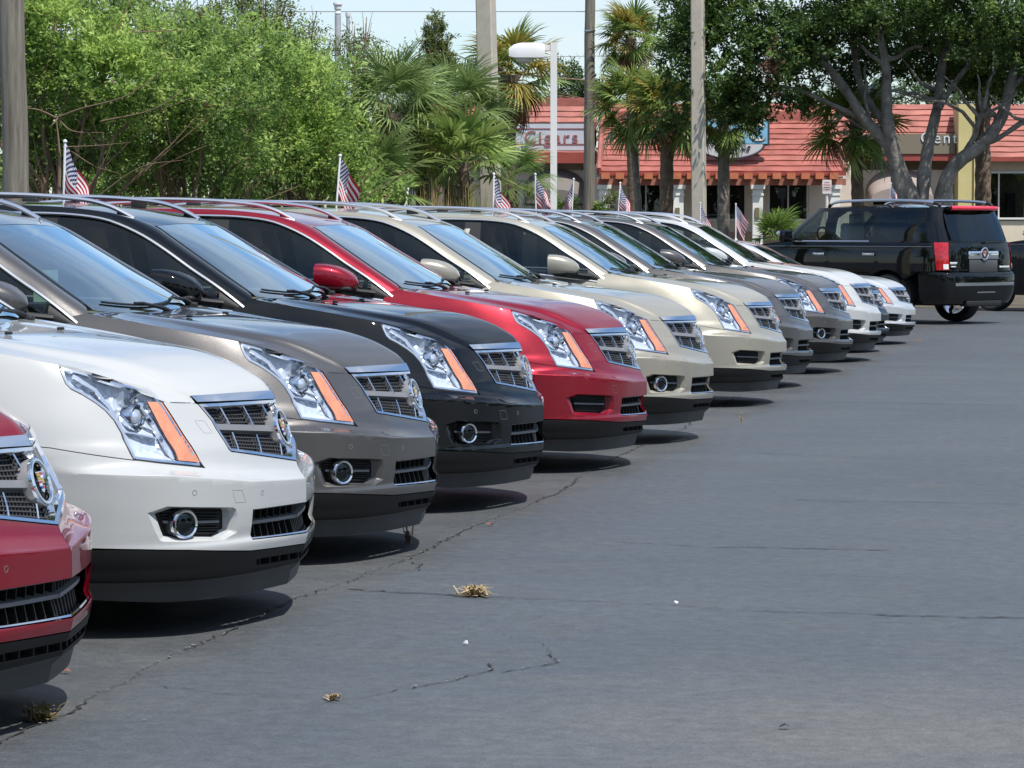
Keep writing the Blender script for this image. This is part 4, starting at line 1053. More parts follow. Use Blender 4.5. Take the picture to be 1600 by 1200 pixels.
    win('front_window', fw, M_clear); win('rear_window', rw, M_clear); win('quarter_window', qw, M_dark_glass)
    sides('windshield', U, wsp, M_ws, sp=.1, rim=0)
    sides('tailgate_glass', U, rear, M_dark_glass, sp=.08, rim=.0, off=.004)
    sides('glass_frame', U, [u(-4.985, 1.305), (Lu, 1.305), (Lu, 1.33), u(-4.985, 1.33)], PAINT, 'paint', sp=.08)
    mb = MB(); mb.box((-3.4, 0, 1.2), (3.0, 1.5, .12)); mb.box((-4.65, 0, 1.35), (.08, 1.4, .35)); part('cabin_floor', mb.mesh('cabin_floor', M_inner))
    for y in (-.4, .4):
        mb = MB(); mb.rbox((-2.75, y, 1.36), (.15, .5, .5), .06); mb.rbox((-2.82, y, 1.68), (.1, .28, .17), .04); part('front_seat', mb.mesh('front_seat', mat('grey_leather', (.42, .43, .41), .6)))
        mb = MB(); mb.rbox((-3.7, y, 1.36), (.15, .55, .5), .06); mb.rbox((-3.76, y, 1.66), (.1, .28, .15), .04); part('rear_seat', mb.mesh('rear_seat', mat('grey_leather', (.42, .43, .41), .6)))
    mb = MB(); th = np.linspace(0, 2*math.pi, 21); P = np.array([(-2.22+.09*math.sin(a), .42+.2*math.cos(a), 1.36+.18*math.sin(a)) for a in th]); mb.tube(P, .018, 6); part('steering_wheel', mb.mesh('steering_wheel', M_black))
    # roof
    n = 30; e = resample(np.array([U(np.array(UX(x, 1.86)), np.array(1.86)) for x in np.linspace(-2.34, -4.79, n)]), n)
    c = np.stack([np.linspace(-2.2, -4.83, n), np.zeros(n), 1.86+.055*np.sin(np.linspace(.25, math.pi-.3, n))], 1)
    b = np.linspace(0, 1, 10)[None, :, None]; G = c[:, None]*(1-b**2)+e[:, None]*b**2; G[..., 1] = e[:, None, 1]*b[..., 0]
    mb = MB(); mb.grid(G); mb.mirror_y(); part('roof', mb.mesh('roof', PAINT), None, 'paint')
    mb = MB(); h0 = [L(-.3, 1.13), L(-1.2, 1.25), L(-1.6, 1.29)]; e = resample(np.array([S(np.array(s), np.array(z)) for s, z in [(0, 1.08), L(-.1, 1.10)]+h0]), 16); c = np.stack([np.linspace(-.1, -1.45, 16), np.zeros(16), np.linspace(1.12, 1.34, 16)], 1); G = c[:, None]*(1-b**2)+e[:, None]*b**2; G[..., 1] = e[:, None, 1]*b[..., 0]
    mb.grid(G); mb.mirror_y(); part('hood', mb.mesh('hood', PAINT), None, 'paint')
    # trim
    for sg in (-1, 1):
        mb = MB(); P = np.array([U(np.array(UX(x, 1.318)), np.array(1.318)) for x in np.linspace(-1.8, -3.55, 16)])*np.array([1, -sg, 1])+np.array([0, sg*.006, 0]); mb.tube(P, .014, 6); part('belt_trim', mb.mesh('belt_trim', M_chrome))
        mb = MB(); P = np.array([S(np.array(SX(x, 1.235)), np.array(1.235)) for x in np.linspace(-.9, -4.8, 24)])*np.array([1, -sg, 1])+np.array([0, sg*.002, 0]); mb.tube(P, .005, 5); part('crease_trim', mb.mesh('crease_trim', M_grey))
        mb = MB(); P = catmull([(-2.5, sg*.70, 1.875), (-2.62, sg*.705, 1.94), (-2.9, sg*.71, 1.965), (-3.7, sg*.71, 1.975), (-4.4, sg*.70, 1.955), (-4.68, sg*.69, 1.92), (-4.76, sg*.685, 1.875)], 5); mb.tube(P[:4], .028, 8); mb.tube(P[-7:], .03, 8); ri = part('rail_end', mb.mesh('rail_end', M_black))
        mb = MB(); mb.tube(P[3:-6], .024, 8); part('roof_rail', mb.mesh('roof_rail', M_alu))
        mb = MB(); mb.rbox((-1.95, sg*1.14, 1.40), (.12, .26, .2), .05); mi = part('door_mirror', mb.mesh('door_mirror', PAINT), None, 'paint'); mb = MB(); mb.rbox((-1.90, sg*1.15, 1.44), (.10, .25, .09), .035); part('mirror_cap', mb.mesh('mirror_cap', M_chrome), mi); mb = MB(); mb.rbox((-1.93, sg*1.0, 1.36), (.1, .14, .06), .02); part('mirror_arm', mb.mesh('mirror_arm', M_black), mi)
    for k, (i, hx) in enumerate(((d1[0], -2.55), (d1[1], -2.55), (d2[0], -3.58), (d2[1], -3.58))):
        sg = -1 if k % 2 == 0 else 1; mb = MB(); mb.rbox((hx, sg*1.02, 1.11), (.24, .03, .045), .012); mb.rbox((hx, sg*1.004, 1.145), (.18, .012, .05), .005, 1); part('handle', mb.mesh('handle', [M_chrome, M_dark]), i)
    # tailgate fittings: spoiler lamp, chrome plate bar, emblem, plate recess, wiper, badges
    P = np.array([(-4.80-.06*(1-(abs(y)/.66)**2), y, 1.845) for y in np.linspace(-.64, .64, 21)])
    mb = MB(); mb.tube(P+np.array([-.05, 0, 0]), .055, 8, flat=.55); si = part('spoiler', mb.mesh('spoiler', PAINT), None, 'paint')
    mb = MB(); P2 = np.array([(-4.895-.06*(1-(abs(y)/.66)**2), y, 1.845) for y in np.linspace(-.60, .60, 21)]); mb.tube(P2, .034, 8, flat=1.1); part('brake_light', mb.mesh('brake_light', mat('brake_light_red', (.75, .02, .05), .2, 0, 1)), si)
    zc = 1.10
    def back(y, z): return float(S(np.array(S.len-abs(y)), np.array(z))[0])
    mb = MB(); mb.rbox((back(0, zc)-.012, 0, zc), (.04, .78, .13), .015); mb.rbox((back(0, zc)-.03, 0, zc+.03), (.02, .72, .02), .006); ci = part('plate_bar', mb.mesh('plate_bar', M_chrome))
    mb = MB(); mb.rbox((back(0, .93)-.004, 0, .925), (.02, .74, .20), .012); pi = part('plate_recess', mb.mesh('plate_recess', mat('smoked_panel', (.06, .062, .065), .3)))
    M = Matrix.Translation((back(0, zc)-.04, 0, zc+.02)) @ Matrix.Rotation(-math.pi/2, 4, 'Y')
    mb = MB(); mb.lathe([(.105, -.01), (.105, .008), (.09, .016), (.078, .008), (.076, .0)], 28, 0, M); mb.lathe([(.077, .002), (.001, .002)], 28, 1, M)
    mb.prism([(.045, -.042), (.045, .042), (-.01, .036), (-.05, 0), (-.01, -.036)], .002, .008, 2, M); mb.prism([(.04, -.036), (.04, -.004), (.004, -.004), (.004, -.034)], .008, .011, 3, M); mb.prism([(.04, .004), (.04, .036), (.004, .034), (.004, .004)], .008, .011, 4, M)
    mb.prism([(-.002, -.03), (-.002, -.002), (-.034, -.002)], .008, .011, 4, M)
    part('emblem', mb.mesh('emblem', [M_chrome, M_dark, M_ewhite, M_gold, M_ered]), ci)
    mb = MB(); mb.rbox((back(.75, .98)-.01, .71, .975), (.015, .22, .035), .004); mb.rbox((back(.75, .92)-.008, .71, .92), (.012, .17, .022), .003); mb.rbox((back(.55, .9)-.008, -.57, .91), (.012, .26, .03), .003); part('badges', mb.mesh('badges', M_ewhite))
    mb = MB(); mb.tube(np.array([(back(0, 1.30)-.03, -.05, 1.30), (back(0, 1.3)-.02, -.2, 1.305), (back(.5, 1.3)-.0, -.62, 1.31)]), [.018, .012, .008], 6); part('rear_wiper', mb.mesh('rear_wiper', M_black))
    mb = MB(); mb.rbox((back(0, .36)+.05, 0, .33), (.16, .9, .09), .02); part('tow_bar_cover', mb.mesh('tow_bar_cover', M_black))
    mb = MB(); mb.box((-2.55, 0, 1.955), (.16, .03, .05), taper=.3); part('aerial', mb.mesh('aerial', M_black))
    mb = MB(); mb.tube(np.array([(-3.25, .5, 1.9), (-3.25, .5, 1.91)]), .01, 5); part('roof_button', mb.mesh('roof_button', M_black))
    for x0 in WX:
        for sg in (-1, 1):
            M = Matrix.Translation((x0, sg*.86, AZ)) @ Matrix.Rotation(math.pi/2*(-sg), 4, 'X')
            mb = MB(); mb.lathe([(.28, -.12), (.35, -.145), (.392, -.12), (.40, -.06), (.40, .06), (.392, .12), (.35, .145), (.28, .12), (.28, -.12)], 40, 0, M); wi = part('wheel', mb.mesh('wheel', M_rubber))
            mb = MB(); mb.lathe([(.285, .118), (.27, .10), (.255, .0), (.27, -.1)], 32, 0, M)
            for k in range(7):
                q = 2*math.pi*k/7; mb.box(np.array(M @ Vector((.16*math.cos(q), .16*math.sin(q), .07))), (.07, .04, .22), 0, M.to_3x3() @ Matrix.Rotation(q, 3, 'Z') @ Matrix(((0, 0, 1), (1, 0, 0), (0, 1, 0))))
            mb.lathe([(.08, .03), (.075, .09), (.001, .095)], 16, 0, M); part('rim', mb.mesh('rim', M_chrome), wi)
    return parts
# ---------------------------------------------------------------- the setting
R_ = np.array([math.cos(YAW), math.sin(YAW), 0.]); F_ = np.array([-math.sin(YAW), math.cos(YAW), 0.])
def gp(px, D, z=0.):
    """a spot on the lot: px across a 1600-wide view, D metres ahead of the camera"""
    p = R_*(px-800)/5000*D+F_*D; p[2] = z; return p
def hz(py, D): return CAM_H+(357.3-py)/5000*D
def at(px, py, D): return gp(px, D, hz(py, D))

def ground_material():
    m, t, p = new_mat('asphalt'); N = t.nodes.new; Lk = t.links.new
    tc = N('ShaderNodeTexCoord'); sep = N('ShaderNodeSeparateXYZ'); Lk(tc.outputs['Object'], sep.inputs[0])
    def noise(sc, det=6, rough=.6, vec=None):
        n = N('ShaderNodeTexNoise'); n.inputs['Scale'].default_value = sc; n.inputs['Detail'].default_value = det; n.inputs['Roughness'].default_value = rough
        Lk(vec or tc.outputs['Object'], n.inputs['Vector']); return n
    def ramp(src, a, b, c0, c1):
        r = N('ShaderNodeMapRange'); r.inputs[1].default_value = a; r.inputs[2].default_value = b; r.inputs[3].default_value = c0; r.inputs[4].default_value = c1; Lk(src, r.inputs[0]); return r.outputs[0]
    def mixc(f, a, b):
        x = N('ShaderNodeMix'); x.data_type = 'RGBA'
        if hasattr(f, 'is_linked'): Lk(f, x.inputs[0])
        else: x.inputs[0].default_value = f
        for k, v in ((6, a), (7, b)):
            if isinstance(v, tuple): x.inputs[k].default_value = (*v, 1)
            else: Lk(v, x.inputs[k])
        return x.outputs[2]
    big = noise(.35, 4); mid = noise(1.6, 5); fine = noise(120, 3, .7); grit = noise(420, 2, .6)
    # brushed-on sealer leaves long streaks along the lane
    mp = N('ShaderNodeMapping'); mp.inputs['Scale'].default_value = (.55, 2.6, 1); mp.inputs['Rotation'].default_value = (0, 0, math.radians(12)); Lk(tc.outputs['Object'], mp.inputs[0]); streak = noise(.8, 5, .6, mp.outputs[0])
    sealed = mixc(ramp(streak.outputs['Fac'], .34, .66, 0, 1), (.072, .083, .092), (.083, .095, .104))
    sealed = mixc(ramp(big.outputs['Fac'], .38, .62, 0, .8), sealed, (.066, .077, .086))
    # worn, sandy patches where the sealer has gone
    wear = ramp(mid.outputs['Fac'], .54, .70, 0, .6)
    sx = N('ShaderNodeMath'); sx.operation = 'SUBTRACT'; Lk(sep.outputs['X'], sx.inputs[0]); sx.inputs[1].default_value = -.75
    sy = N('ShaderNodeMath'); sy.operation = 'SUBTRACT'; Lk(sep.outputs['Y'], sy.inputs[0]); sy.inputs[1].default_value = 9.6
    cmb = N('ShaderNodeCombineXYZ'); Lk(sx.outputs[0], cmb.inputs[0]); Lk(sy.outputs[0], cmb.inputs[1]); ln = N('ShaderNodeVectorMath'); ln.operation = 'LENGTH'; Lk(cmb.outputs[0], ln.inputs[0])
    wn2 = noise(2.2, 6, .65)
    ad = N('ShaderNodeMath'); ad.operation = 'MULTIPLY_ADD'; Lk(wn2.outputs['Fac'], ad.inputs[0]); ad.inputs[1].default_value = 2.2; Lk(ln.outputs['Value'], ad.inputs[2])
    patch = ramp(ad.outputs[0], 1.2, 2.9, .8, 0)
    sealed = mixc(patch, sealed, (.135, .131, .120))
    sealed = mixc(wear, sealed, (.09, .093, .092))
    old = mixc(ramp(mid.outputs['Fac'], .35, .65, 0, 1), (.062, .066, .069), (.094, .097, .098))
    # parking bays: older unsealed asphalt left of a ragged seam
    e = N('ShaderNodeMath'); e.operation = 'MULTIPLY_ADD'; wob = noise(1.1, 6, .65); Lk(wob.outputs['Fac'], e.inputs[0]); e.inputs[1].default_value = .34; Lk(sep.outputs['X'], e.inputs[2])
    bay = ramp(e.outputs[0], -3.22, -3.12, .8, 0)
    col = mixc(bay, sealed, old)
    # aggregate
    g = ramp(fine.outputs['Fac'], .3, .75, .62, 1.45); sc = N('ShaderNodeVectorMath'); sc.operation = 'SCALE'; Lk(col, sc.inputs[0]); Lk(g, sc.inputs['Scale'])
    blot = noise(13, 4, .65); g2 = ramp(blot.outputs['Fac'], .3, .7, .80, 1.2); sc2 = N('ShaderNodeVectorMath'); sc2.operation = 'SCALE'; Lk(sc.outputs[0], sc2.inputs[0]); Lk(g2, sc2.inputs['Scale']); sc = sc2
    coarse = noise(48, 3, .6); g3 = ramp(coarse.outputs['Fac'], .3, .7, .84, 1.16); sc3 = N('ShaderNodeVectorMath'); sc3.operation = 'SCALE'; Lk(sc.outputs[0], sc3.inputs[0]); Lk(g3, sc3.inputs['Scale']); sc = sc3
    spk = ramp(grit.outputs['Fac'], .66, .74, 0, .6); col2 = mixc(spk, sc.outputs[0], (.17, .17, .17))
    Lk(col2, p.inputs['Base Color'])
    rr = ramp(streak.outputs['Fac'], .3, .7, .52, .66); Lk(rr, p.inputs['Roughness']); p.inputs['Specular IOR Level'].default_value = .5
    b = N('ShaderNodeBump'); b.inputs['Strength'].default_value = .5; b.inputs['Distance'].default_value = .004; Lk(fine.outputs['Fac'], b.inputs['Height'])
    b2 = N('ShaderNodeBump'); b2.inputs['Strength'].default_value = .25; b2.inputs['Distance'].default_value = .05; Lk(mid.outputs['Fac'], b2.inputs['Height']); Lk(b.outputs[0], b2.inputs['Normal']); Lk(b2.outputs[0], p.inputs['Normal'])
    return m
gm = mesh('ground', [(-500, -300, 0), (500, -300, 0), (500, 900, 0), (-500, 900, 0)], [(0, 1, 2, 3)], ground_material(), smooth=False)
GROUND = obj('ground', gm, kind='structure')
# planting bed behind the row
gv = [gp(-900, 33)+[0, 0, .006], gp(640, 41)+[0, 0, .006], gp(850, 62)+[0, 0, .006], gp(1250, 62)+[0, 0, .006], gp(1900, 60)+[0, 0, .006], gp(2100, 74)+[0, 0, .006], gp(700, 76)+[0, 0, .006], gp(-600, 70)+[0, 0, .006]]
obj('planting_bed', mesh('planting_bed', gv, [tuple(range(8))], mat('bed_soil', (.10, .085, .055), .95, noise=(1.5, .5), bump=(9, .8)), smooth=False), kind='structure')

# ---------------------------------------------------------------- cracks in the asphalt
def ground_pt(px, py):
    D = CAM_H*5000/(py-357.3); return gp(px, D)
M_crack = mat('crack_dirt', (.024, .024, .023), .95); M_sand = mat('crack_sand', (.26, .23, .18), .95)
def crack(pts, w, seed, sand=.0):
    rn = np.random.default_rng(seed); P = np.array([ground_pt(*q)[:2] for q in pts]); P = resample(P, max(6, int(np.linalg.norm(np.diff(P, axis=0), axis=1).sum()/.035)))
    t = np.gradient(P, axis=0); t /= np.linalg.norm(t, axis=1)[:, None]+1e-9; nn = np.stack([-t[:, 1], t[:, 0]], 1)
    j = np.cumsum(rn.normal(size=len(P)))*.006; j -= np.linspace(j[0], j[-1], len(j)); P = P+nn*(j+rn.normal(size=len(P))*.008)[:, None]
    ww = w*np.clip(rn.gamma(4, .25, len(P)), .3, 2.0)*np.clip(.7*np.sin(np.arange(len(P))*.07+seed)+.9, .3, 1.5); ww[0] = ww[-1] = .001
    V = np.concatenate([np.c_[P+nn*ww[:, None]/2, np.full(len(P), .004)], np.c_[P-nn*ww[:, None]/2, np.full(len(P), .004)]]); k = len(P)
    me = mesh('asphalt_crack', V, [(i, i+1, k+i+1, k+i) for i in range(k-1)], M_crack, smooth=False); obj('asphalt_crack', me, GROUND)
    if sand:
        mb = MB()
        for i in range(k):
            if rn.random() < sand:
                c = P[i]+rn.normal(size=2)*w*.9; s = rn.uniform(.003, .011); a = rn.uniform(0, 6.3)
                mb.add([(c[0]+s*math.cos(a+q)*rn.uniform(.5, 1.2), c[1]+s*math.sin(a+q)*rn.uniform(.5, 1.2), .0075) for q in (0, 1.6, 3.1, 4.7)], [(0, 1, 2, 3)])
        if mb.n: obj('crack_grit', mb.mesh('crack_grit', M_sand, smooth=False), GROUND)
crack([(-40, 1195), (10, 1160), (100, 1120), (180, 1075), (260, 1030), (330, 1000), (400, 965), (470, 935), (540, 912), (600, 885), (645, 868), (720, 832), (790, 800), (850, 770), (890, 742), (930, 718), (1010, 690), (1100, 655), (1190, 612), (1270, 580)], .006, 1, .22)
crack([(540, 922), (620, 928), (720, 932), (820, 938), (930, 942), (1040, 947), (1140, 955), (1240, 960), (1380, 964), (1500, 967), (1640, 969)], .010, 2, .1)
crack([(640, 880), (668, 884), (660, 895), (590, 893), (540, 915)], .007, 3)
crack([(190, 1135), (330, 1122), (460, 1110), (540, 1098), (630, 1080), (700, 1068), (764, 1052), (766, 1040)], .004, 4, .15)
crack([(790, 990), (800, 1002), (842, 1008), (850, 1020), (862, 1030), (858, 1040), (820, 1048), (780, 1055)], .004, 5, .2)
crack([(960, 848), (1040, 853), (1120, 858), (1230, 858), (1400, 862)], .007, 6)
crack([(1240, 782), (1330, 785), (1430, 786), (1600, 789)], .006, 7)
crack([(1180, 708), (1260, 712), (1400, 718), (1600, 724)], .006, 8)
crack([(240, 1075), (350, 1088), (480, 1090), (540, 1095)], .005, 9)
crack([(1120, 625), (1300, 628), (1600, 634)], .006, 10)

# ---------------------------------------------------------------- dead grass and weeds
def tuft(name, label, px, py, r, h, n, cols, seed, flat=.3):
    rn = np.random.default_rng(seed); c = ground_pt(px, py); mb = MB()
    for i in range(n):
        a = rn.uniform(0, 6.28); L = r*rn.uniform(.35, 1); up = h*rn.uniform(.05, 1)*(rn.random() > flat)+.006; b = rn.normal(size=2)*r*.25
        P = np.array([(b[0], b[1], .004), (b[0]+L*.5*math.cos(a), b[1]+L*.5*math.sin(a), up*.8+.004), (b[0]+L*math.cos(a+rn.normal()*.4), b[1]+L*math.sin(a+rn.normal()*.4), up*rn.uniform(.4, 1.1)+.004)]); w = rn.uniform(.002, .0045)
        q = np.array([-math.sin(a), math.cos(a), 0])*w; mb.add(np.vstack([P-q, P+q]), [(0, 1, 4, 3), (1, 2, 5, 4)], int(rn.random() < .35))
    o = obj(name, mb.mesh(name, cols, smooth=False), None, c, label=label, category='weed'); return o
MS = [mat('straw', (.30, .22, .105), .9), mat('straw_pale', (.42, .33, .19), .9)]
tuft('dead_grass_clump', 'tan clump of dead grass lying on the crack in mid lane', 742, 933, .085, .045, 170, MS, 11)
tuft('dead_grass_clump', 'small olive tuft of dry grass by the nearest red car', 58, 1130, .06, .05, 160, [mat('olive_straw', (.16, .14, .04), .9), mat('straw', (.30, .22, .105), .9)], 12, .1)
tuft('weed_stalk', 'dark dried weed standing below the taupe car bumper', 636, 852, .05, .13, 9, [mat('dry_weed', (.06, .045, .03), .9), mat('straw', (.30, .22, .105), .9)], 13, .05)
tuft('weed_stalk', 'thin pale grass stalk growing from the lane beside the tan cars', 1158, 660, .03, .12, 5, MS, 14, .4)
tuft('dead_grass_clump', 'tiny scrap of brown straw on the lower left lane', 519, 1098, .03, .02, 30, MS, 15)
def scrap(label, px, py, s, m, seed, name='litter_scrap'):
    rn = np.random.default_rng(seed); c = ground_pt(px, py); V = [(s*rn.uniform(.6, 1.2)*math.cos(a), s*.6*rn.uniform(.6, 1.2)*math.sin(a), .006+rn.uniform(0, .012)) for a in np.linspace(0, 6.28, 7)[:-1]]+[(0, 0, .02)]
    obj(name, mesh(name, V, [(i, (i+1) % 6, 6) for i in range(6)], m, smooth=False), None, c, label=label, category='litter')
scrap('small white scrap of paper lying on the long crack', 1057, 948, .011, mat('white_scrap', (.75, .75, .74), .7), 21)
scrap('pale grey bit of litter left of the curved crack', 727, 1011, .013, mat('grey_scrap', (.45, .47, .5), .7), 22)
scrap('reddish dry leaf beside the nearest red car', 98, 1056, .022, mat('dry_leaf', (.22, .09, .05), .8), 23, 'fallen_leaf')
scrap('brown dry leaf under the taupe car nose', 612, 860, .03, mat('dry_leaf2', (.12, .07, .035), .8), 24, 'fallen_leaf')
scrap('brown dry leaf in front of the black car', 766, 823, .028, mat('dry_leaf', (.22, .09, .05), .8), 25, 'fallen_leaf')
scrap('dark dry leaf on the lower right lane', 1228, 1144, .022, mat('dry_leaf3', (.03, .03, .03), .8), 26, 'fallen_leaf')
scrap('tan dry leaf far down the lane near the silver sedan', 1436, 533, .06, mat('dry_leaf', (.22, .09, .05), .8), 27, 'fallen_leaf')

# ---------------------------------------------------------------- the row of cars
PW = paint('pearl_white', (.47, .485, .485), 0, .3); PR = paint('crystal_red', (.25, .004, .016), .4, .34, .06); PM = paint('mocha_metallic', (.114, .109, .106), .6, .38, .06)
PB = paint('black_paint', (.004, .005, .006), .0, .25, 0, 0); PG = paint('gold_mist', (.36, .34, .28), .35, .38, .06); PG2 = paint('pale_gold_mist', (.38, .36, .295), .35, .38, .06); PT = paint('titanium_grey', (.108, .102, .099), .6, .38, .06)
PS = paint('silver_paint', (.62, .64, .66), .45, .34, .05)
PARTS = build_crossover()
ROW = [((-3.273, 9.21), PR, (), 'nearest red crossover, cropped by the left edge, only its grille and bumper showing'),
       ((-3.306, 12.018), PW, (), 'white crossover with ringed fog lamps between the nearest red car and the taupe one'),
       ((-3.394, 14.625), PM, (), 'taupe metallic crossover parked between the near white and the black crossover'),
       ((-3.406, 17.318), PB, (), 'black crossover with chrome roof rails, between the taupe and the second red crossover'),
       ((-3.303, 20.212), PR, ('fog', 'sensor'), 'whole red crossover without fog lamps, between the black and the first tan crossover'),
       ((-3.251, 22.871), PG, (), 'tan crossover with a ringed fog lamp, next beyond the whole red crossover'),
       ((-3.298, 27.704), PG2, ('fog',), 'tan crossover without fog lamps and with its door mirror in full view'),
       ((-3.408, 30.778), PM, (), 'first taupe crossover beyond the two tan ones, its headlight mostly hidden'),
       ((-3.343, 34.015), PT, (), 'grey crossover with a ringed fog lamp just before the far white crossover'),
       ((-3.309, 36.96), PW, ('fog', 'sensor'), 'far white crossover parked just before the two sedans')]
for i, (p, pm_, sk, lb) in enumerate(ROW):
    place_car(PARTS, 'parked_crossover', lb, 'car', 'crossovers parked side by side in a row', (*p, (.004, 0, -.004, .003, 0, .005, -.003, .002, 0, .003)[i]), math.radians((.0, -.2, .25, -.1, .2, -.3, .15, -.2, .3, 0)[i]), pm_, sk+(() if i in (2, 3, 4) else ('sticker',))+(() if i == 2 else ('hangtag',)))
# the two sedans at the end of the row: lower, no roof rails
place_car(PARTS, 'parked_sedan', 'black sedan whose grille shows between the far white crossover and the silver sedan', 'car', 'sedans at the end of the row', (-3.46, 39.75, 0), 0, PB, ('fog', 'rail', 'sticker', 'sensor', 'hangtag'), (1.0, .96, .85))
place_car(PARTS, 'parked_sedan', 'silver sedan last in the row, in front of the big black vehicle', 'car', 'sedans at the end of the row', (-3.36, 42.6, 0), 0, PS, ('fog', 'rail', 'sticker', 'sensor', 'hangtag'), (1.02, .96, .84))
# big black sport utility and the one beyond it
SUV = build_suv()
def place_suv(pxr, D, ang, label):
    h = -(math.sin(ang)*R_-math.cos(ang)*F_); nose = gp(pxr, D)+h*5.15
    return place_car(SUV, 'parked_suv', label, 'suv', 'large black sport utility vehicles', tuple(nose), math.atan2(h[1], h[0]), PB)
place_suv(1540, 51.0, math.radians(45), 'large black sport utility seen from behind, red lamp above its rear glass')
place_suv(1902, 57.0, math.radians(47), 'second black sport utility, half cut off by the right edge')
_h = -(math.sin(math.radians(45))*R_-math.cos(math.radians(45))*F_); _n = gp(1540, 51.0)+_h*5.15; _r = np.array([_h[1], -_h[0], 0])
SUV_FLAG = tuple(_n-_h*2.5+_r*.93+np.array([0, 0, 2.27]))
# ---------------------------------------------------------------- small flags on window staffs
def flag_material():
    m, t, p = new_mat('flag_cloth'); N = t.nodes.new; Lk = t.links.new
    uv = N('ShaderNodeUVMap'); uv.uv_map = 'UVMap'; sep = N('ShaderNodeSeparateXYZ'); Lk(uv.outputs[0], sep.inputs[0])
    def mth(op, a, b=None):
        n = N('ShaderNodeMath'); n.operation = op
        for k, v in enumerate((a, b)):
            if v is None: continue
            if isinstance(v, (int, float)): n.inputs[k].default_value = v
            else: Lk(v, n.inputs[k])
        return n.outputs[0]
    U_, V_ = sep.outputs['X'], sep.outputs['Y']
    stripe = mth('LESS_THAN', mth('MODULO', mth('MULTIPLY', V_, 13), 2), 1)
    canton = mth('MULTIPLY', mth('LESS_THAN', U_, .4), mth('LESS_THAN', V_, 7/13))
    row = mth('MULTIPLY', V_, 9*13/7); odd = mth('MODULO', mth('FLOOR', row), 2)
    fu = mth('SUBTRACT', mth('FRACT', mth('ADD', mth('MULTIPLY', U_, 6/.4), mth('MULTIPLY', odd, .5))), .5); fv = mth('SUBTRACT', mth('FRACT', row), .5)
    star = mth('MULTIPLY', mth('LESS_THAN', mth('ADD', mth('MULTIPLY', fu, fu), mth('MULTIPLY', fv, fv)), .085), canton)
    def mix(f, a, b):
        x = N('ShaderNodeMix'); x.data_type = 'RGBA'; Lk(f, x.inputs[0])
        for k, v in ((6, a), (7, b)):
            if isinstance(v, tuple): x.inputs[k].default_value = (*v, 1)
            else: Lk(v, x.inputs[k])
        return x.outputs[2]
    c = mix(star, mix(canton, mix(stripe, (.72, .72, .74), (.40, .008, .018)), (.008, .014, .085)), (.85, .85, .88))
    Lk(c, p.inputs['Base Color']); p.inputs['Roughness'].default_value = .75
    tl = N('ShaderNodeBsdfTranslucent'); Lk(c, tl.inputs[0]); mx = N('ShaderNodeMixShader'); mx.inputs[0].default_value = .18; Lk(p.outputs[0], mx.inputs[1]); Lk(tl.outputs[0], mx.inputs[2]); Lk(mx.outputs[0], t.nodes['Material Output'].inputs[0])
    return m
M_flag = flag_material(); M_staff = mat('white_staff', (.80, .81, .83), .4)
def flag_mesh(seed, side):
    rn = np.random.default_rng(seed); n, m = 16, 22; H, Wd = .30, .46; G = np.zeros((n, m, 3)); ph = rn.uniform(0, 6)
    for i in range(n):
        for j in range(m):
            p, f = i/(n-1), j/(m-1)
            # hangs from the staff: the fly drops steeply and folds
            out = (.30*f*(1-.25*p))*(1 if side > 0 else 1)
            fold = .035*math.sin(9*f+ph+2*p)*f**.5
            x = side*out*.55+.4*fold if True else 0
            if side == 0: x = .14*f*math.cos(2.2*p+ph*.3)*(1 if p > .45 else -1)
            G[i, j] = (x, fold+.05*f*math.sin(ph+5*p), -H*p*.92-Wd*f*(.62+.1*math.sin(ph+3*p))*(1-.25*p))
    mb = MB(); mb.grid(G); me = mb.mesh('flag_cloth', M_flag, angle=None)
    uv = me.uv_layers.new(name='UVMap')
    for lp in me.loops:
        i, j = divmod(lp.vertex_index, m); uv.data[lp.index].uv = (.82*j/(m-1), i/(n-1)*.98+.005)
    return me
mb = MB(); mb.tube(np.array([(0, 0, -.52), (0, 0, 0)]), .0075, 8); mb.lathe([(.0, .018), (.011, .012), (.013, .002), (.008, -.006)], 8, 0, None); STAFF = mb.mesh('staff', M_staff)
mb = MB(); mb.box((0, 0, -.50), (.03, .05, .07)); CLIP = mb.mesh('window_clip', M_staff)
FLAGS = [((-3.406-3.02, 17.318+.70, 2.03), 1, 'little national flag above the black crossover roof, before the left shrubs'), ((-3.251-2.96, 22.871+.70, 2.07), 1, 'little national flag above the first tan crossover, before the palmetto'),
         ((-3.298-2.75, 27.704+.70, 2.01), 1, 'little national flag at the foot of the nearer square concrete pole'), ((-3.408-2.87, 30.778+.70, 2.06), 1, 'little national flag just left of the white lamp post'),
         ((-3.343-3.15, 34.015+.70, 2.06), -.6, 'little national flag between the lamp post and the far wooden pole'), ((-3.309-3.17, 36.96+.70, 2.06), 1, 'little national flag just right of the far wooden pole'),
         ((-3.46-2.46, 39.75+.66, 1.84), 1, 'small flag tip left of the farther square concrete pole'), ((-3.30-2.55, 42.6+.66, 1.85), 1, 'little national flag just right of the farther square concrete pole'),
         (SUV_FLAG, 1, 'little national flag above the black sport utility roof')]
for k, (p, sd, lb) in enumerate(FLAGS):
    t = thing('window_flag', lb, 'flag', p, YAW+.25*math.sin(k*2.1), 'small flags clipped to the cars'); t.rotation_euler[1] = .03+.05*math.sin(k*1.7)
    obj('staff', STAFF, t); obj('window_clip', CLIP, t); obj('flag_cloth', flag_mesh(30+k, sd), t)
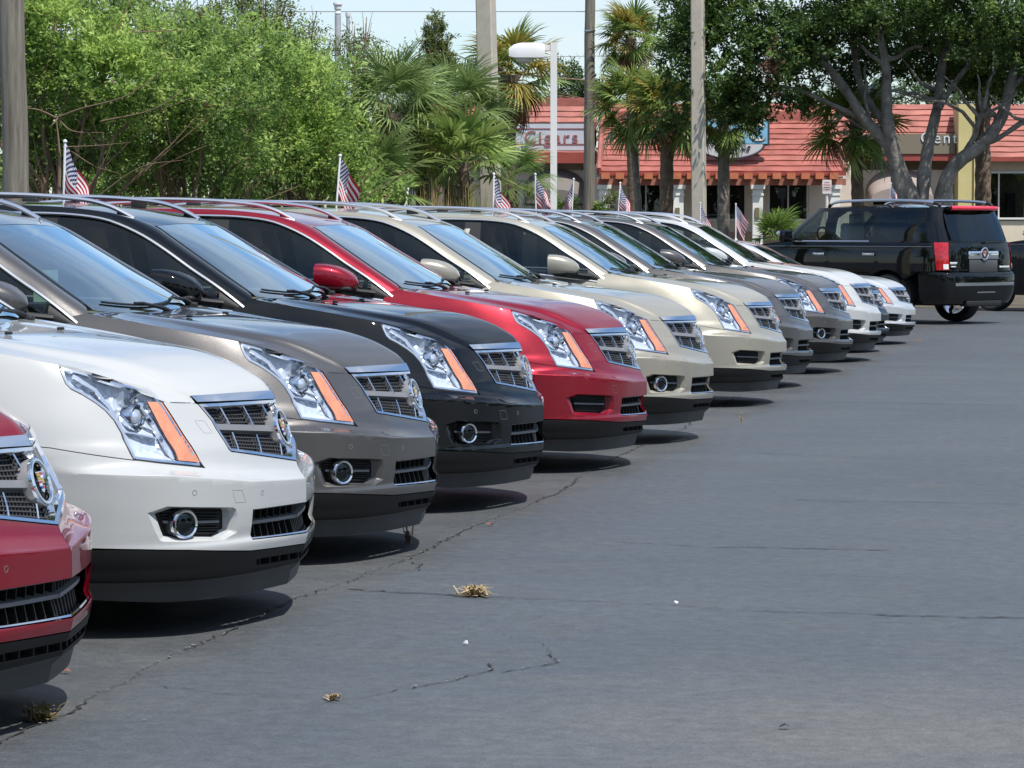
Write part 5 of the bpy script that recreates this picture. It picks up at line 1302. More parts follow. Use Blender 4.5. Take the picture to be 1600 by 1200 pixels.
# ---------------------------------------------------------------- shops with red tiled roofs
M_tile = mat('red_roof_tile', (.335, .105, .08), .6, noise=(1.6, .34), bump=(30, .25)); M_tile2 = mat('red_roof_tile_worn', (.365, .125, .096), .65, noise=(1.3, .32))
M_fascia = mat('red_fascia', (.30, .06, .045), .6, noise=(3, .15)); M_beam = mat('orange_beam', (.50, .16, .075), .65, noise=(4, .2)); M_wall = mat('stucco_beige', (.70, .60, .50), .9, noise=(1.2, .08), bump=(60, .15))
M_wallg = mat('stucco_cream', (.68, .60, .47), .9, noise=(1.2, .08)); M_yellow = mat('stucco_yellow', (.56, .48, .22), .9, noise=(1.5, .1)); M_column = mat('white_column', (.78, .77, .72), .7, noise=(3, .08)); M_frame = mat('white_frame', (.72, .71, .68), .5)
M_shop = glass('shop_glass', (.16, .17, .17), 1.2); M_shopin = mat('shop_interior', (.035, .033, .03), .9); M_awn = mat('grey_awning', (.17, .155, .14), .8, noise=(2, .15)); M_signgrey = mat('grey_sign_board', (.50, .53, .58), .5, noise=(1.5, .08)); M_signtext = mat('sign_red_text', (.33, .12, .11), .6)
M_base = mat('pink_brick_base', (.40, .26, .21), .9, noise=(6, .2)); M_signblue = mat('blue_sign', (.22, .48, .68), .5, noise=(2, .06)); M_signdark = mat('sign_edge', (.04, .05, .07), .5)
BD = 80.; PX = BD/5000                               # metres per view pixel at the shop front
BO = gp(1100, BD)
BASE_RZ = YAW
def bx(px): return (px-1100)*PX
def bz(py): return hz(py, BD)
def bpart(root, nm, mb, m, parent=None): return obj(nm, mb.mesh(nm, m), parent or root)
def quad_courses(root, parent, x0t, x1t, x0b, x1b, zt, zb, yt, yb, n, m):
    """sloping roof: n courses of tile, each a lapped slab"""
    for i in range(n):
        f0, f1 = i/n, (i+1)/n; mb = MB()
        l = lambda a, b, f: a+(b-a)*f
        a = np.array([[l(x0t, x0b, f0), l(yt, yb, f0), l(zt, zb, f0)], [l(x1t, x1b, f0), l(yt, yb, f0), l(zt, zb, f0)], [l(x1t, x1b, f1), l(yt, yb, f1), l(zt, zb, f1)], [l(x0t, x0b, f1), l(yt, yb, f1), l(zt, zb, f1)]])
        up = np.array([0, -.5, .85]); lo = a.copy(); hi = a.copy(); hi[2:] += up*.034; hi[:2] += up*.006
        # tile joints: the lower lip is cut into shallow waves
        nx = max(2, int((a[2, 0]-a[3, 0])/.32)); top = np.linspace(hi[0], hi[1], nx+1); bot = np.linspace(hi[3], hi[2], nx+1); bot[:, 2] += .008*np.sin(np.arange(nx+1)*2.4+i*1.3); bot[:, 1] -= .006*np.cos(np.arange(nx+1)*1.9+i)
        und = np.linspace(lo[3], lo[2], nx+1)
        mb.grid(np.stack([top, bot, und], 0)); bpart(root, 'tile_course', mb, m[i % len(m)], parent)
def text(s, size, m, root, loc, name='sign_lettering', rx=math.pi/2, ext=.012, tilt=0):
    c = bpy.data.curves.new(name, 'FONT'); c.body = s; c.size = size; c.space_character = 1.22 if len(s) > 3 else 1; c.extrude = ext; c.materials.append(m)
    o = bpy.data.objects.new(name, c); COL.objects.link(o); bpy.context.view_layer.update()
    me = bpy.data.meshes.new_from_object(o.evaluated_get(bpy.context.evaluated_depsgraph_get())); bpy.data.objects.remove(o)
    if not me.materials: me.materials.append(m)
    o = obj(name, me, root, loc); o.rotation_euler = (rx, tilt, 0); return o
def window(root, x0, x1, z0, z1, y, mull=(.5,), fr=.05):
    mb = MB(); w, h = x1-x0, z1-z0
    mb.box(((x0+x1)/2, y-.02, z1-fr/2), (w, .06, fr)); mb.box(((x0+x1)/2, y-.02, z0+fr/2), (w, .08, fr))
    for q in (0, 1): mb.box((x0+fr/2+(w-fr)*q, y-.02, (z0+z1)/2), (fr, .06, h-2*fr))
    for q in mull: mb.box((x0+w*q, y-.015, (z0+z1)/2), (fr*.7, .04, h-2*fr))
    wf = bpart(root, 'window', mb, M_frame)
    mb = MB(); mb.add([(x0+fr, y+.0, z0+fr), (x1-fr, y, z0+fr), (x1-fr, y, z1-fr), (x0+fr, y, z1-fr)], [(0, 1, 2, 3)]); bpart(root, 'pane', mb, M_shop, wf)
    mb = MB(); mb.box(((x0+x1)/2, y+.9, (z0+z1)/2), (w+.4, .05, h+.5)); mb.box((x0+w*.3, y+.5, z0+h*.35), (w*.3, .3, h*.6), 1); mb.box((x0+w*.78, y+.6, z0+h*.3), (w*.16, .25, h*.5), 2); bpart(root, 'room', mb, [M_shopin, mat('shop_stock', (.10, .085, .07), .8), mat('shop_poster', (.16, .18, .21), .7)], wf)
# --- porch building
B1 = thing('shop_building', 'beige shop with a red tiled porch roof, orange rafter ends and white columns', 'building', tuple(BO), BASE_RZ)
PY = -2.2                                             # porch edge, in front of the shop front
mb = MB()
x0, x1 = bx(925), bx(1345)
wins = [(bx(983), bx(1035)), (bx(1098), bx(1166)), (bx(1199), bx(1263))]
zb_, zt_ = bz(345), bz(283)
edges = [x0]+[q for w in wins for q in w]+[x1]
for i in range(0, len(edges), 2): mb.box(((edges[i]+edges[i+1])/2, .15, 1.55), (edges[i+1]-edges[i], .3, 3.1))
for w in wins:
    mb.box(((w[0]+w[1])/2, .153, (zt_+3.1)/2), (w[1]-w[0], .3, 3.1-zt_)); mb.box(((w[0]+w[1])/2, .153, zb_/2), (w[1]-w[0], .3, zb_))
bpart(B1, 'wall', mb, M_wall)
mb = MB(); mb.box(((x0+x1)/2, -.03, zb_*.42), (x1-x0, .07, zb_*.84)); bpart(B1, 'brick_base', mb, M_base)
for w in wins: window(B1, w[0], w[1], zb_, zt_, .08)
mb = MB(); mb.box(((x0+x1)/2, 3.3, 1.6), (x1-x0-.5, 6, 3.2)); bpart(B1, 'back_wall', mb, M_wall)
kx = (BD+PY)/BD
rf = bpart(B1, 'roof', MB().box((bx(1120), 1.9, bz(168)-.35), (bx(1280)-bx(960), 3.4, .5)), M_tile)
quad_courses(B1, rf, bx(945), bx(1277), bx(927)*kx, bx(1312)*kx, bz(160), hz(269, BD+PY), 1.1, PY, 13, [M_tile, M_tile2, M_tile])
for sx, xt, xb in ((-1, bx(945), bx(927)*kx), (1, bx(1277), bx(1312)*kx)):
    mb = MB(); zt2, zb2 = bz(160), hz(269, BD+PY); mb.add([(xt, 1.1, zt2), (xb, PY, zb2), (xb, .4, zb2)], [(0, 1, 2) if sx > 0 else (0, 2, 1)]); bpart(B1, 'roof_hip', mb, M_tile, rf)
    mb = MB(); mb.tube(np.array([(xt, 1.1, zt2+.03), (xb, PY, zb2+.05)]), .07, 6); bpart(B1, 'hip_cap', mb, M_tile2, rf)
mb = MB(); mb.box((bx(1120)*kx, PY+.05, hz(271.5, BD+PY)), (bx(1312)*kx-bx(927)*kx, .12, .10)); bpart(B1, 'fascia', mb, M_fascia)
for px in np.arange(937, 1308, 22.2):
    mb = MB(); zc = hz(275.5, BD+PY); mb.box((bx(px)*kx, PY+.38, zc), (.205, 1.3, .145)); bpart(B1, 'rafter_end', mb, M_beam)
mb = MB(); mb.box((bx(1118)*kx, PY+.1, hz(284.5, BD+PY)), (bx(1314)*kx-bx(925)*kx, .2, .16)); bpart(B1, 'beam', mb, mat('brown_beam', (.30, .125, .085), .7, noise=(4, .2)))
mb = MB(); mb.box((bx(1118)*kx, PY/2, hz(281, BD+PY)+.06), (bx(1310)*kx-bx(930)*kx, -PY-.1, .04)); bpart(B1, 'porch_ceiling', mb, M_wall)
for px in (936, 1051, 1175, 1295):
    mb = MB(); c = bx(px)*kx; zt2 = hz(289, BD+PY); mb.box((c, PY+.1, zt2/2), (.25, .25, zt2)); mb.box((c, PY+.1, zt2-.05), (.34, .34, .10)); mb.box((c, PY+.1, zt2-.24), (.29, .29, .04)); mb.box((c, PY+.1, .15), (.33, .33, .3)); ci = bpart(B1, 'column', mb, M_column)
    if px in (1051, 1175): mb = MB(); mb.box((c-.02, PY-.04, hz(333, BD+PY)), (.10, .05, .26)); bpart(B1, 'wall_lamp', mb, mat('bronze_lamp', (.20, .16, .10), .5), ci)
# --- cigar shop on the left
B2 = thing('shop_building', 'left shop with a grey board lettered Cigars below its red tiles', 'building', tuple(gp(860, BD+1.2)), BASE_RZ)
def b2(px): return (px-860)*PX*(BD+1.2)/BD
def c2(py): return hz(py, BD+1.2)
X0, X1 = b2(640), b2(932)
mb = MB(); mb.box(((X0+X1)/2, .2, 1.5), (X1-X0, .4, 3.0)); mb.box(((X0+X1)/2, 3.5, 1.9), (X1-X0, 6, 3.8)); bpart(B2, 'wall', mb, M_wallg)
r2 = bpart(B2, 'roof', MB().box(((X0+X1)/2, 1.0, c2(190)), (X1-X0, 1.6, 1.2)), M_tile)
quad_courses(B2, r2, X0, X1, X0, X1, c2(167), c2(193), .15, -.12, 3, [M_tile2, M_tile])
quad_courses(B2, r2, X0, X1, X0, X1, c2(236), c2(241), -.1, -.45, 1, [M_tile2])
mb = MB(); mb.box(((X0+X1)/2, -.2, c2(248)), (X1-X0, .6, .26)); bpart(B2, 'fascia', mb, M_fascia)
mb = MB(); mb.box((b2(862), -.16, c2(215)), (b2(928)-b2(796), .08, (236-194)*PX)); sb = bpart(B2, 'sign_board', mb, M_signgrey)
for py in (202, 226):
    mb = MB(); mb.box((b2(862), -.21, c2(py)), (b2(926)-b2(798), .012, .022)); bpart(B2, 'sign_rule', mb, M_signtext, sb)
text('Cigars', .44, M_signtext, sb, (b2(819), -.215, c2(224)))
mb = MB(); ang = np.linspace(0, math.pi, 22); cx, cz, rx, rz = b2(867), c2(303), 50*PX, 40*PX
ring = [(cx+rx*math.cos(a), -.05-.0*math.sin(a), cz+rz*math.sin(a)**.8) for a in ang]; ring2 = [(cx+rx*.92*math.cos(a), -.75, cz-.25+rz*.55*math.sin(a)) for a in ang]
mb.grid(np.array([ring, ring2])); mb.add([tuple(np.array(ring2[k])) for k in range(22)], [tuple(range(22))]); bpart(B2, 'awning', mb, M_awn)
mb = MB(); mb.box((cx, -.02, c2(318)), (rx*1.9, .05, .07)); bpart(B2, 'awning_rail', mb, M_signdark)
window(B2, b2(826), b2(908), .7, c2(322), -.005)
# --- shop on the right behind the oak
B3 = thing('shop_building', 'right shop behind the oak with a yellow party wall and red tiled roof', 'building', tuple(gp(1460, BD+.8)), BASE_RZ)
def b3(px): return (px-1460)*PX*(BD+.8)/BD
def c3(py): return hz(py, BD+.8)
mb = MB(); mb.box(((b3(1312)+b3(1488))/2, .2, 1.5), (b3(1488)-b3(1312), .4, 3.0)); mb.box(((b3(1515)+b3(1900))/2, .2, c3(262)+.12), (b3(1900)-b3(1515), .4, .6)); mb.box(((b3(1515)+b3(1900))/2, .2, c3(345)/2), (b3(1900)-b3(1515), .4, c3(345))); mb.box((b3(1600), 3.6, 1.9), (b3(1900)-b3(1312), 6, 3.6)); bpart(B3, 'wall', mb, M_wallg)
r3 = bpart(B3, 'roof', MB().box(((b3(1290)+b3(1900))/2, 1.3, c3(175)-.3), (b3(1900)-b3(1290), 1.6, .8)), M_tile)
quad_courses(B3, r3, b3(1275), b3(1490), b3(1290), b3(1490), c3(163), c3(236), .5, -.45, 8, [M_tile, M_tile2])
quad_courses(B3, r3, b3(1516), b3(1900), b3(1516), b3(1900), c3(163), c3(248), .5, -.5, 10, [M_tile2, M_tile])
mb = MB(); mb.box(((b3(1290)+b3(1490))/2, -.2, c3(244)), (b3(1490)-b3(1290), .6, .26)); mb.box(((b3(1516)+b3(1900))/2, -.2, c3(250)), (b3(1900)-b3(1516), .66, .1)); bpart(B3, 'fascia', mb, M_fascia)
mb = MB(); mb.box((b3(1502), -.35, c3(190)/2+.2), (b3(1514)-b3(1488), .9, c3(190)+.4)); bpart(B3, 'party_wall', mb, M_yellow)
mb = MB(); mb.box((b3(1514.5), -.84, c3(190)/2), (.05, .05, c3(190))); bpart(B3, 'downpipe', mb, mat('cream_pipe', (.72, .58, .30), .5))
mb = MB(); cx, cz, rx, rz = b3(1403), c3(305), 52*PX, 42*PX
ring = [(cx+rx*math.cos(a), -.02, cz+rz*math.sin(a)**.8) for a in ang]; ring2 = [(cx+rx*.95*math.cos(a), -.8, cz-.15+rz*.5*math.sin(a)) for a in ang]
mb.grid(np.array([ring, ring2])); mb.add(ring2, [tuple(range(22))]); bpart(B3, 'awning', mb, mat('mauve_awning', (.34, .28, .25), .8, noise=(2, .12)))
mb = MB(); mb.box((b3(1405), -.5, c3(226)), (b3(1492)-b3(1330), .06, .5)); sb3 = bpart(B3, 'sign_board', mb, mat('dark_sign_board', (.20, .17, .12), .7))
text('Cent', .40, M_ewhite, sb3, (b3(1432), -.545, c3(225)))
window(B3, b3(1516), b3(1602), c3(343), c3(268), -.005); window(B3, b3(1612), b3(1700), c3(343), c3(268), -.005); window(B3, b3(1360), b3(1446), .7, c3(312), -.005)
mb = MB(); mb.box((b3(1486), -.06, 1.2), (.06, .1, 2.4)); bpart(B3, 'door_frame', mb, M_frame)
# --- round-bottomed shop sign on the porch roof
SG = thing('shop_sign', 'blue square sign with a white letter C above a grey curved board', 'sign', tuple(BO+R_*bx(1160)*.975+F_*-1.95), BASE_RZ)
sk_ = (BD-1.95)/BD; sz = lambda py: hz(py, BD-1.95); sx = lambda px: (px-1160)*PX*sk_
mb = MB(); mb.box((sx(1140), .1, (sz(186)+sz(228))/2), (sx(1194)-sx(1086), .22, sz(186)-sz(228))); bpart(SG, 'blue_panel', mb, [M_signdark]); mb = MB(); mb.box((sx(1139), -.02, (sz(186)+sz(225.5))/2), (sx(1191)-sx(1088), .03, sz(186.5)-sz(225))); bp1 = bpart(SG, 'panel_face', mb, M_signblue)
text('C', .66, M_signdark, bp1, (sx(1159), -.045, sz(221.5)), ext=.004); text('C', .60, mat('cream_letter', (.80, .78, .70), .5), bp1, (sx(1160.5), -.055, sz(220.5)), ext=.006)
mb = MB(); P = [(sx(1134)+50*PX*math.cos(a), sz(226)-21*PX*math.sin(a)) for a in np.linspace(0, math.pi, 26)]
V = [(x, .06, z) for x, z in P]+[(x, -.06, z) for x, z in P]; mb.add(V, [tuple(range(26))[::-1], tuple(range(26, 52))]+[(i, i+1, 27+i, 26+i) for i in range(25)]); cb = bpart(SG, 'curved_board', mb, mat('grey_curved_board', (.55, .56, .57), .5))
mb = MB(); mb.tube(np.array([(x, -.06, z) for x, z in P]), .028, 6); bpart(SG, 'board_edge', mb, M_signdark, cb)
text('T', .20, M_signdark, cb, (sx(1147), -.075, sz(239.5)), tilt=.30); text('S', .20, M_signdark, cb, (sx(1156.5), -.075, sz(235.5)), tilt=.42)
mb = MB(); [mb.tube(np.array([(sx(px), .1, sz(226)), (sx(px)+.1, 1.6, sz(226)-.1)]), .03, 6) for px in (1100, 1170)]; mb.tube(np.array([(sx(1178), 0, sz(229)), (sx(1150), .5, sz(248))]), .025, 6); mb.tube(np.array([(sx(1186), 0, sz(229)), (sx(1160), .6, sz(246))]), .025, 6); bpart(SG, 'sign_bracket', mb, M_fascia)
# small parking notice in front of the shops
t = thing('parking_notice', 'small white notice with faint red print on a post by the right column', 'sign', tuple(gp(1291, BD-6)), BASE_RZ)
mb = MB(); mb.tube(np.array([(0, 0, 0), (0, 0, hz(300, BD-6))]), .03, 8); obj('post', mb.mesh('post', M_frame), t)
mb = MB(); mb.box((0, -.04, hz(292, BD-6)), (.21, .015, .32)); pn = obj('notice_plate', mb.mesh('notice_plate', mat('notice_white', (.75, .68, .68), .5)), t)
for k, w in enumerate((.12, .16, .14, .1)):
    mb = MB(); mb.box((0, -.05, hz(292, BD-6)+.1-.055*k), (w, .004, .018)); obj('print_line', mb.mesh('print_line', mat('notice_red', (.52, .22, .24), .6)), pn)

# ---------------------------------------------------------------- poles, lamp, pipes, wires
def wood_material():
    m, t, p = new_mat('weathered_wood'); N = t.nodes.new; Lk = t.links.new
    tc = N('ShaderNodeTexCoord'); mp = N('ShaderNodeMapping'); mp.inputs['Scale'].default_value = (1, 1, .06); Lk(tc.outputs['Object'], mp.inputs[0])
    n = N('ShaderNodeTexNoise'); n.inputs['Scale'].default_value = 15; n.inputs['Detail'].default_value = 9; n.inputs['Roughness'].default_value = .7; Lk(mp.outputs[0], n.inputs['Vector'])
    n2 = N('ShaderNodeTexNoise'); n2.inputs['Scale'].default_value = 1.6; n2.inputs['Detail'].default_value = 4; Lk(tc.outputs['Object'], n2.inputs['Vector'])
    r = N('ShaderNodeValToRGB'); e = r.color_ramp.elements; e[0].position = .32; e[0].color = (.075, .062, .05, 1); e[1].position = .68; e[1].color = (.30, .265, .225, 1); Lk(n.outputs['Fac'], r.inputs[0])
    mx = N('ShaderNodeMix'); mx.data_type = 'RGBA'; mr = N('ShaderNodeMapRange'); mr.inputs[1].default_value = .42; mr.inputs[2].default_value = .7; mr.inputs[4].default_value = .55; Lk(n2.outputs['Fac'], mr.inputs[0]); Lk(mr.outputs[0], mx.inputs[0]); Lk(r.outputs[0], mx.inputs[6]); mx.inputs[7].default_value = (.19, .20, .14, 1); Lk(mx.outputs[2], p.inputs['Base Color'])
    p.inputs['Roughness'].default_value = .9; b = N('ShaderNodeBump'); b.inputs['Strength'].default_value = .9; b.inputs['Distance'].default_value = .02; Lk(n.outputs['Fac'], b.inputs['Height']); Lk(b.outputs[0], p.inputs['Normal']); return m
M_wood = wood_material(); M_conc = mat('pole_concrete', (.46, .415, .34), .9, noise=(5, .12), bump=(60, .06))
def wood_pole(px0, px1, D, w, lb, band=False):
    t = thing('utility_pole', lb, 'pole', tuple(gp(px1, D))); L = 9.5; lean = (gp(px0, D)-gp(px1, D))/hz(0, D)
    mb = MB(); rn = np.random.default_rng(int(px0)); zz_ = np.linspace(0, L, 24); mb.tube(np.array([lean*z+np.array([0, 0, z])+np.r_[rn.normal(size=2)*.004, 0] for z in zz_]), [w*(1.06-.02*z) for z in zz_], 16); obj('shaft', mb.mesh('shaft', M_wood), t)
    if band:
        z = hz(50, D); mb = MB(); mb.lathe([(w*1.03, -.015), (w*1.06, 0), (w*1.03, .015)], 16, 0, Matrix.Translation(Vector(lean*z+np.array([0, 0, z])))); obj('band', mb.mesh('band', M_satin), t)
wood_pole(22, 29, 35, .142, 'thick weathered wooden pole at the far left edge')
wood_pole(921, 920, 72, .125, 'slim grey wooden utility pole in front of the cigar shop', True)
def square_pole(px0, px1, D, w, lb, rot):
    t = thing('concrete_pole', lb, 'pole', tuple(gp(px1, D)), YAW+rot); lean = (gp(px0, D)-gp(px1, D))/(hz(0, D)-hz(320, D)); c, s = math.cos(-YAW-rot), math.sin(-YAW-rot); lean = np.array([c*lean[0]-s*lean[1], s*lean[0]+c*lean[1], 0])
    G = []
    for z in np.linspace(0, 9.5, 8):
        k = w*(1.10-.022*z)/2; ch = k*.16; o = lean*(z-1.5)
        G.append([o+np.array([x, y, z]) for x, y in ((-k+ch, -k), (k-ch, -k), (k, -k+ch), (k, k-ch), (k-ch, k), (-k+ch, k), (-k, k-ch), (-k, -k+ch), (-k+ch, -k))])
    mb = MB(); mb.grid(np.array(G)); obj('shaft', mb.mesh('shaft', M_conc), t)
square_pole(760, 768, 50, .262, 'leaning square concrete pole beside the yellowing palm', -.32)
square_pole(1089, 1092, 62, .245, 'square concrete pole at the left edge of the oak', -.25)
LD = 56
t = thing('lamp_post', 'white square lamp post with a boxy shade to its left', 'street lamp', tuple(gp(865, LD)), YAW)
zl = hz(68, LD); mb = MB(); mb.box((0, 0, zl/2), (.115, .115, zl)); obj('post', mb.mesh('post', M_frame), t)
mb = MB(); u_ = LD/5000
G = []
for f, (w, h0, h1) in zip(np.linspace(0, 1, 9), [(.85, .1, .62), (.97, .02, .86), (1, 0, .96), (1, 0, 1), (1, 0, 1), (1, 0, 1), (1, 0, 1), (1, 0, .97), (.96, 0, .88)]):
    x = -(70-56*f)*u_; H = 24*u_; zb0 = hz(92, LD); k = .20*w
    G.append([(x, y, zb0+H*z_) for y, z_ in ((-k, h0), (-k, h0+(h1-h0)*.55), (-k*.72, h1*.93), (0, h1), (k*.72, h1*.93), (k, h0+(h1-h0)*.55), (k, h0), (-k, h0))])
mb.grid(np.array(G)); mb.add(G[0][:7], [tuple(range(7))]); mb.add(G[-1][:7], [tuple(range(7))[::-1]]); hd_ = obj('shade', mb.mesh('shade', mat('lamp_white', (.62, .63, .63), .45), angle=50), t)
mb = MB(); mb.lathe([(.16, 0), (.14, -.05), (.08, -.085), (.001, -.095)], 16, 0, Matrix.Translation((-46*u_, 0, hz(92.5, LD)))); obj('diffuser', mb.mesh('diffuser', mat('lamp_diffuser', (.72, .71, .66), .4)), hd_)
mb = MB(); mb.box((-9*u_, 0, hz(76, LD)), (13*u_, .09, .10)); obj('bracket', mb.mesh('bracket', M_frame), t)
M_pipe = mat('galvanised_pipe', (.50, .52, .53), .5, .3, noise=(4, .15))
for px, top, r_, cap, lb in ((529, 6, 5.0, True, 'taller grey vent pipe with a white cap above the shrubs'), (545, 20, 3.0, False, 'shorter thin grey vent pipe beside the capped one')):
    D = 66; t = thing('vent_pipe', lb, 'pipe', tuple(gp(px, D))); u2 = D/5000; mb = MB(); mb.tube(np.array([(0, 0, 0), (0, 0, hz(top+(20 if cap else 4), D))]), r_*u2, 12); obj('pipe', mb.mesh('pipe', M_pipe), t)
    mb = MB()
    if cap: z = hz(top+20, D); mb.lathe([(r_*u2*.8, 0), (r_*u2*1.05, .04), (r_*u2*.75, .1), (r_*u2*1.1, .13), (r_*u2*1.15, .2), (r_*u2*1.5, .22), (r_*u2*1.45, .26), (.0, .27)], 14, 0, Matrix.Translation((0, 0, z)))
    else: z = hz(top+6, D); mb.lathe([(r_*u2*1.25, -.03), (r_*u2*1.4, .0), (r_*u2*1.4, .06), (0, .07)], 12, 0, Matrix.Translation((0, 0, z)))
    obj('cap', mb.mesh('cap', mat('white_cap', (.72, .73, .73), .5)), t)
def wire(pts, D, lb, sag=.0):
    P = np.array([at(px, py, D) for px, py in pts]); P = resample(P, 24); P[:, 2] -= sag*4*np.linspace(0, 1, 24)*(1-np.linspace(0, 1, 24))
    mb = MB(); mb.tube(P, .009, 5); obj('overhead_wire', mb.mesh('overhead_wire', mat('wire_grey', (.20, .21, .22), .6)), label=lb, category='wire')
wire([(-400, 18), (200, 20), (920, 20)], 72.2, 'upper overhead wire crossing the sky to the wooden pole'); wire([(920, 19), (1700, 6)], 72.2, 'upper overhead wire running right from the wooden pole'); wire([(560, 95), (920, 89), (1500, 84)], 86, 'lower overhead wire behind the lamp post')
# ---------------------------------------------------------------- foliage
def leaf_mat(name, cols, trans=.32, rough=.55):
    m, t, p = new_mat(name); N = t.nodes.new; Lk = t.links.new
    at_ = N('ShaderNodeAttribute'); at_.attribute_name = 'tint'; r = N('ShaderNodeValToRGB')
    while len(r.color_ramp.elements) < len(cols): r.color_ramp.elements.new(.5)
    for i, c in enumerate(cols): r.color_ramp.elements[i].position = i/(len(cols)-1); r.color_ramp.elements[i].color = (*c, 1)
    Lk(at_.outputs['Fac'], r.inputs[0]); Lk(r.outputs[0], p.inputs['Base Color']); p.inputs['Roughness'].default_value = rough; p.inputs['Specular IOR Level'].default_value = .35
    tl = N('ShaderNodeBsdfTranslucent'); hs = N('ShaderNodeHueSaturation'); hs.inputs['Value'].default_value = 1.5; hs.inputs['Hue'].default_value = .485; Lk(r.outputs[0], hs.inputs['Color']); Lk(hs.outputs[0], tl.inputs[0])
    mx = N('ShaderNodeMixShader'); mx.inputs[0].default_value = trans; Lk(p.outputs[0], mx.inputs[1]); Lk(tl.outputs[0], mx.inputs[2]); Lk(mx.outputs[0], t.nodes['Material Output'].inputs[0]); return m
def fast_mesh(name, V, Q, m, tint=None):
    me = bpy.data.meshes.new(name); V = np.asarray(V, np.float32).reshape(-1, 3); Q = np.asarray(Q, np.int32); k = Q.shape[1]
    me.vertices.add(len(V)); me.vertices.foreach_set('co', V.ravel()); me.loops.add(Q.size); me.loops.foreach_set('vertex_index', Q.ravel()); me.polygons.add(len(Q))
    me.polygons.foreach_set('loop_start', np.arange(0, Q.size, k, dtype=np.int32)); me.polygons.foreach_set('loop_total', np.full(len(Q), k, np.int32))
    if tint is not None: a = me.attributes.new('tint', 'FLOAT', 'FACE'); a.data.foreach_set('value', np.asarray(tint, np.float32))
    me.materials.append(m); me.update(calc_edges=True); return me
def leaves(name, C, size, m, rn, asp=.42, tint=None, up=.35, droop=0., dirs=None):
    n = len(C); d = rn.normal(size=(n, 3)); d[:, 2] = d[:, 2]*.6-droop; d /= np.linalg.norm(d, axis=1)[:, None]
    if dirs is not None: d = d*.75+dirs*.8; d /= np.linalg.norm(d, axis=1)[:, None]+1e-9
    nn = rn.normal(size=(n, 3)); nn[:, 2] = abs(nn[:, 2])+up; nn -= d*(nn*d).sum(1)[:, None]; nn /= np.linalg.norm(nn, axis=1)[:, None]+1e-9; s = np.cross(nn, d)
    L = (size*rn.uniform(.55, 1.3, n))[:, None]; V = np.stack([C, C+d*L*.5+s*L*asp*.5+nn*L*.06, C+d*L-nn*L*.08, C+d*L*.5-s*L*asp*.5+nn*L*.06], 1).reshape(-1, 3)
    t = rn.uniform(0, 1, n) if tint is None else tint
    return fast_mesh(name, V, np.arange(n*4).reshape(n, 4), m, t)
def clump_points(rn, clumps, n, twig=.13, per=26, shell=.55):
    """leaves set along twigs that point out of ellipsoidal masses, with stray sprays and gaps between; returns points, tints, directions"""
    vol = np.array([c[1][0]*c[1][1]*c[1][2] for c in clumps])**.67; vol /= vol.sum(); out = []; tint = []; dirs = []
    for (c, r), f in zip(clumps, vol):
        r = np.array(r); k = max(3, int(n*f/per)); d = rn.normal(size=(k, 3)); d /= np.linalg.norm(d, axis=1)[:, None]
        lump = 1+.22*np.sin(d @ rn.normal(size=3)*4+rn.uniform(0, 6))+.16*np.sin(d @ rn.normal(size=3)*8+rn.uniform(0, 6))
        rad = (shell+(1-shell)*rn.random(k)**.7)*lump*np.where(rn.random(k) < .12, rn.uniform(1, 1.3, k), 1)
        tw = np.array(c)+d*rad[:, None]*r; td = d*.7+rn.normal(size=(k, 3))*.5+np.array([0, 0, .25]); td /= np.linalg.norm(td, axis=1)[:, None]
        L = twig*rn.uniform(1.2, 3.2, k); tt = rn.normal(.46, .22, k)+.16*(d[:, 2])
        q = np.tile(np.linspace(-.5, .5, per), k); p = np.repeat(tw, per, 0)+np.repeat(td*L[:, None], per, 0)*q[:, None]+rn.normal(size=(k*per, 3))*twig*.28
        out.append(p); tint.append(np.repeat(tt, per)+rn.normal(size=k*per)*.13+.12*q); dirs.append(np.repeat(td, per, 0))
    return np.vstack(out), np.clip(np.concatenate(tint), 0, 1), np.vstack(dirs)
M_bark = mat('oak_bark', (.22, .198, .17), .95, noise=(4, .5), bump=(14, 1.0)); M_twig = mat('brown_twig', (.20, .13, .08), .9, noise=(4, .25)); M_ptrunk = mat('palm_trunk', (.16, .115, .08), .95, noise=(7, .4), bump=(16, 1.2)); M_ptrunkg = mat('palm_trunk_grey', (.23, .20, .165), .95, noise=(7, .35), bump=(16, 1.2))
L_bright = leaf_mat('bright_leaves', [(0.059, 0.112, 0.029), (0.164, 0.277, 0.061), (0.305, 0.448, 0.105), (0.505, 0.638, 0.189)], .45)
L_mid = leaf_mat('mid_leaves', [(0.051, 0.096, 0.027), (0.131, 0.231, 0.057), (0.245, 0.373, 0.095), (0.402, 0.531, 0.162)], .45)
L_olive = leaf_mat('olive_leaves', [(0.050, 0.075, 0.022), (0.100, 0.150, 0.037), (0.163, 0.213, 0.062), (0.237, 0.275, 0.100)], .3)
L_oak = leaf_mat('oak_leaves', [(0.021, 0.046, 0.013), (0.051, 0.104, 0.025), (0.101, 0.180, 0.041), (0.194, 0.273, 0.068)], .28)
L_far = leaf_mat('far_leaves', [(.04, .075, .025), (.075, .13, .04), (.12, .18, .06)], .3)
def branch(mb, a, b, r0, r1, rn, n=7, wob=.06):
    a, b = np.array(a, float), np.array(b, float); P = np.array([a+(b-a)*f for f in np.linspace(0, 1, n)]); w = rn.normal(size=(n, 3))*wob*np.linalg.norm(b-a)*.5; w[0] = w[-1] = 0; w = (w+np.roll(w, 1, 0)+np.roll(w, -1, 0))/2; w[0] = 0
    mb.tube(P+w, np.linspace(r0, r1, n), 7); return P+w
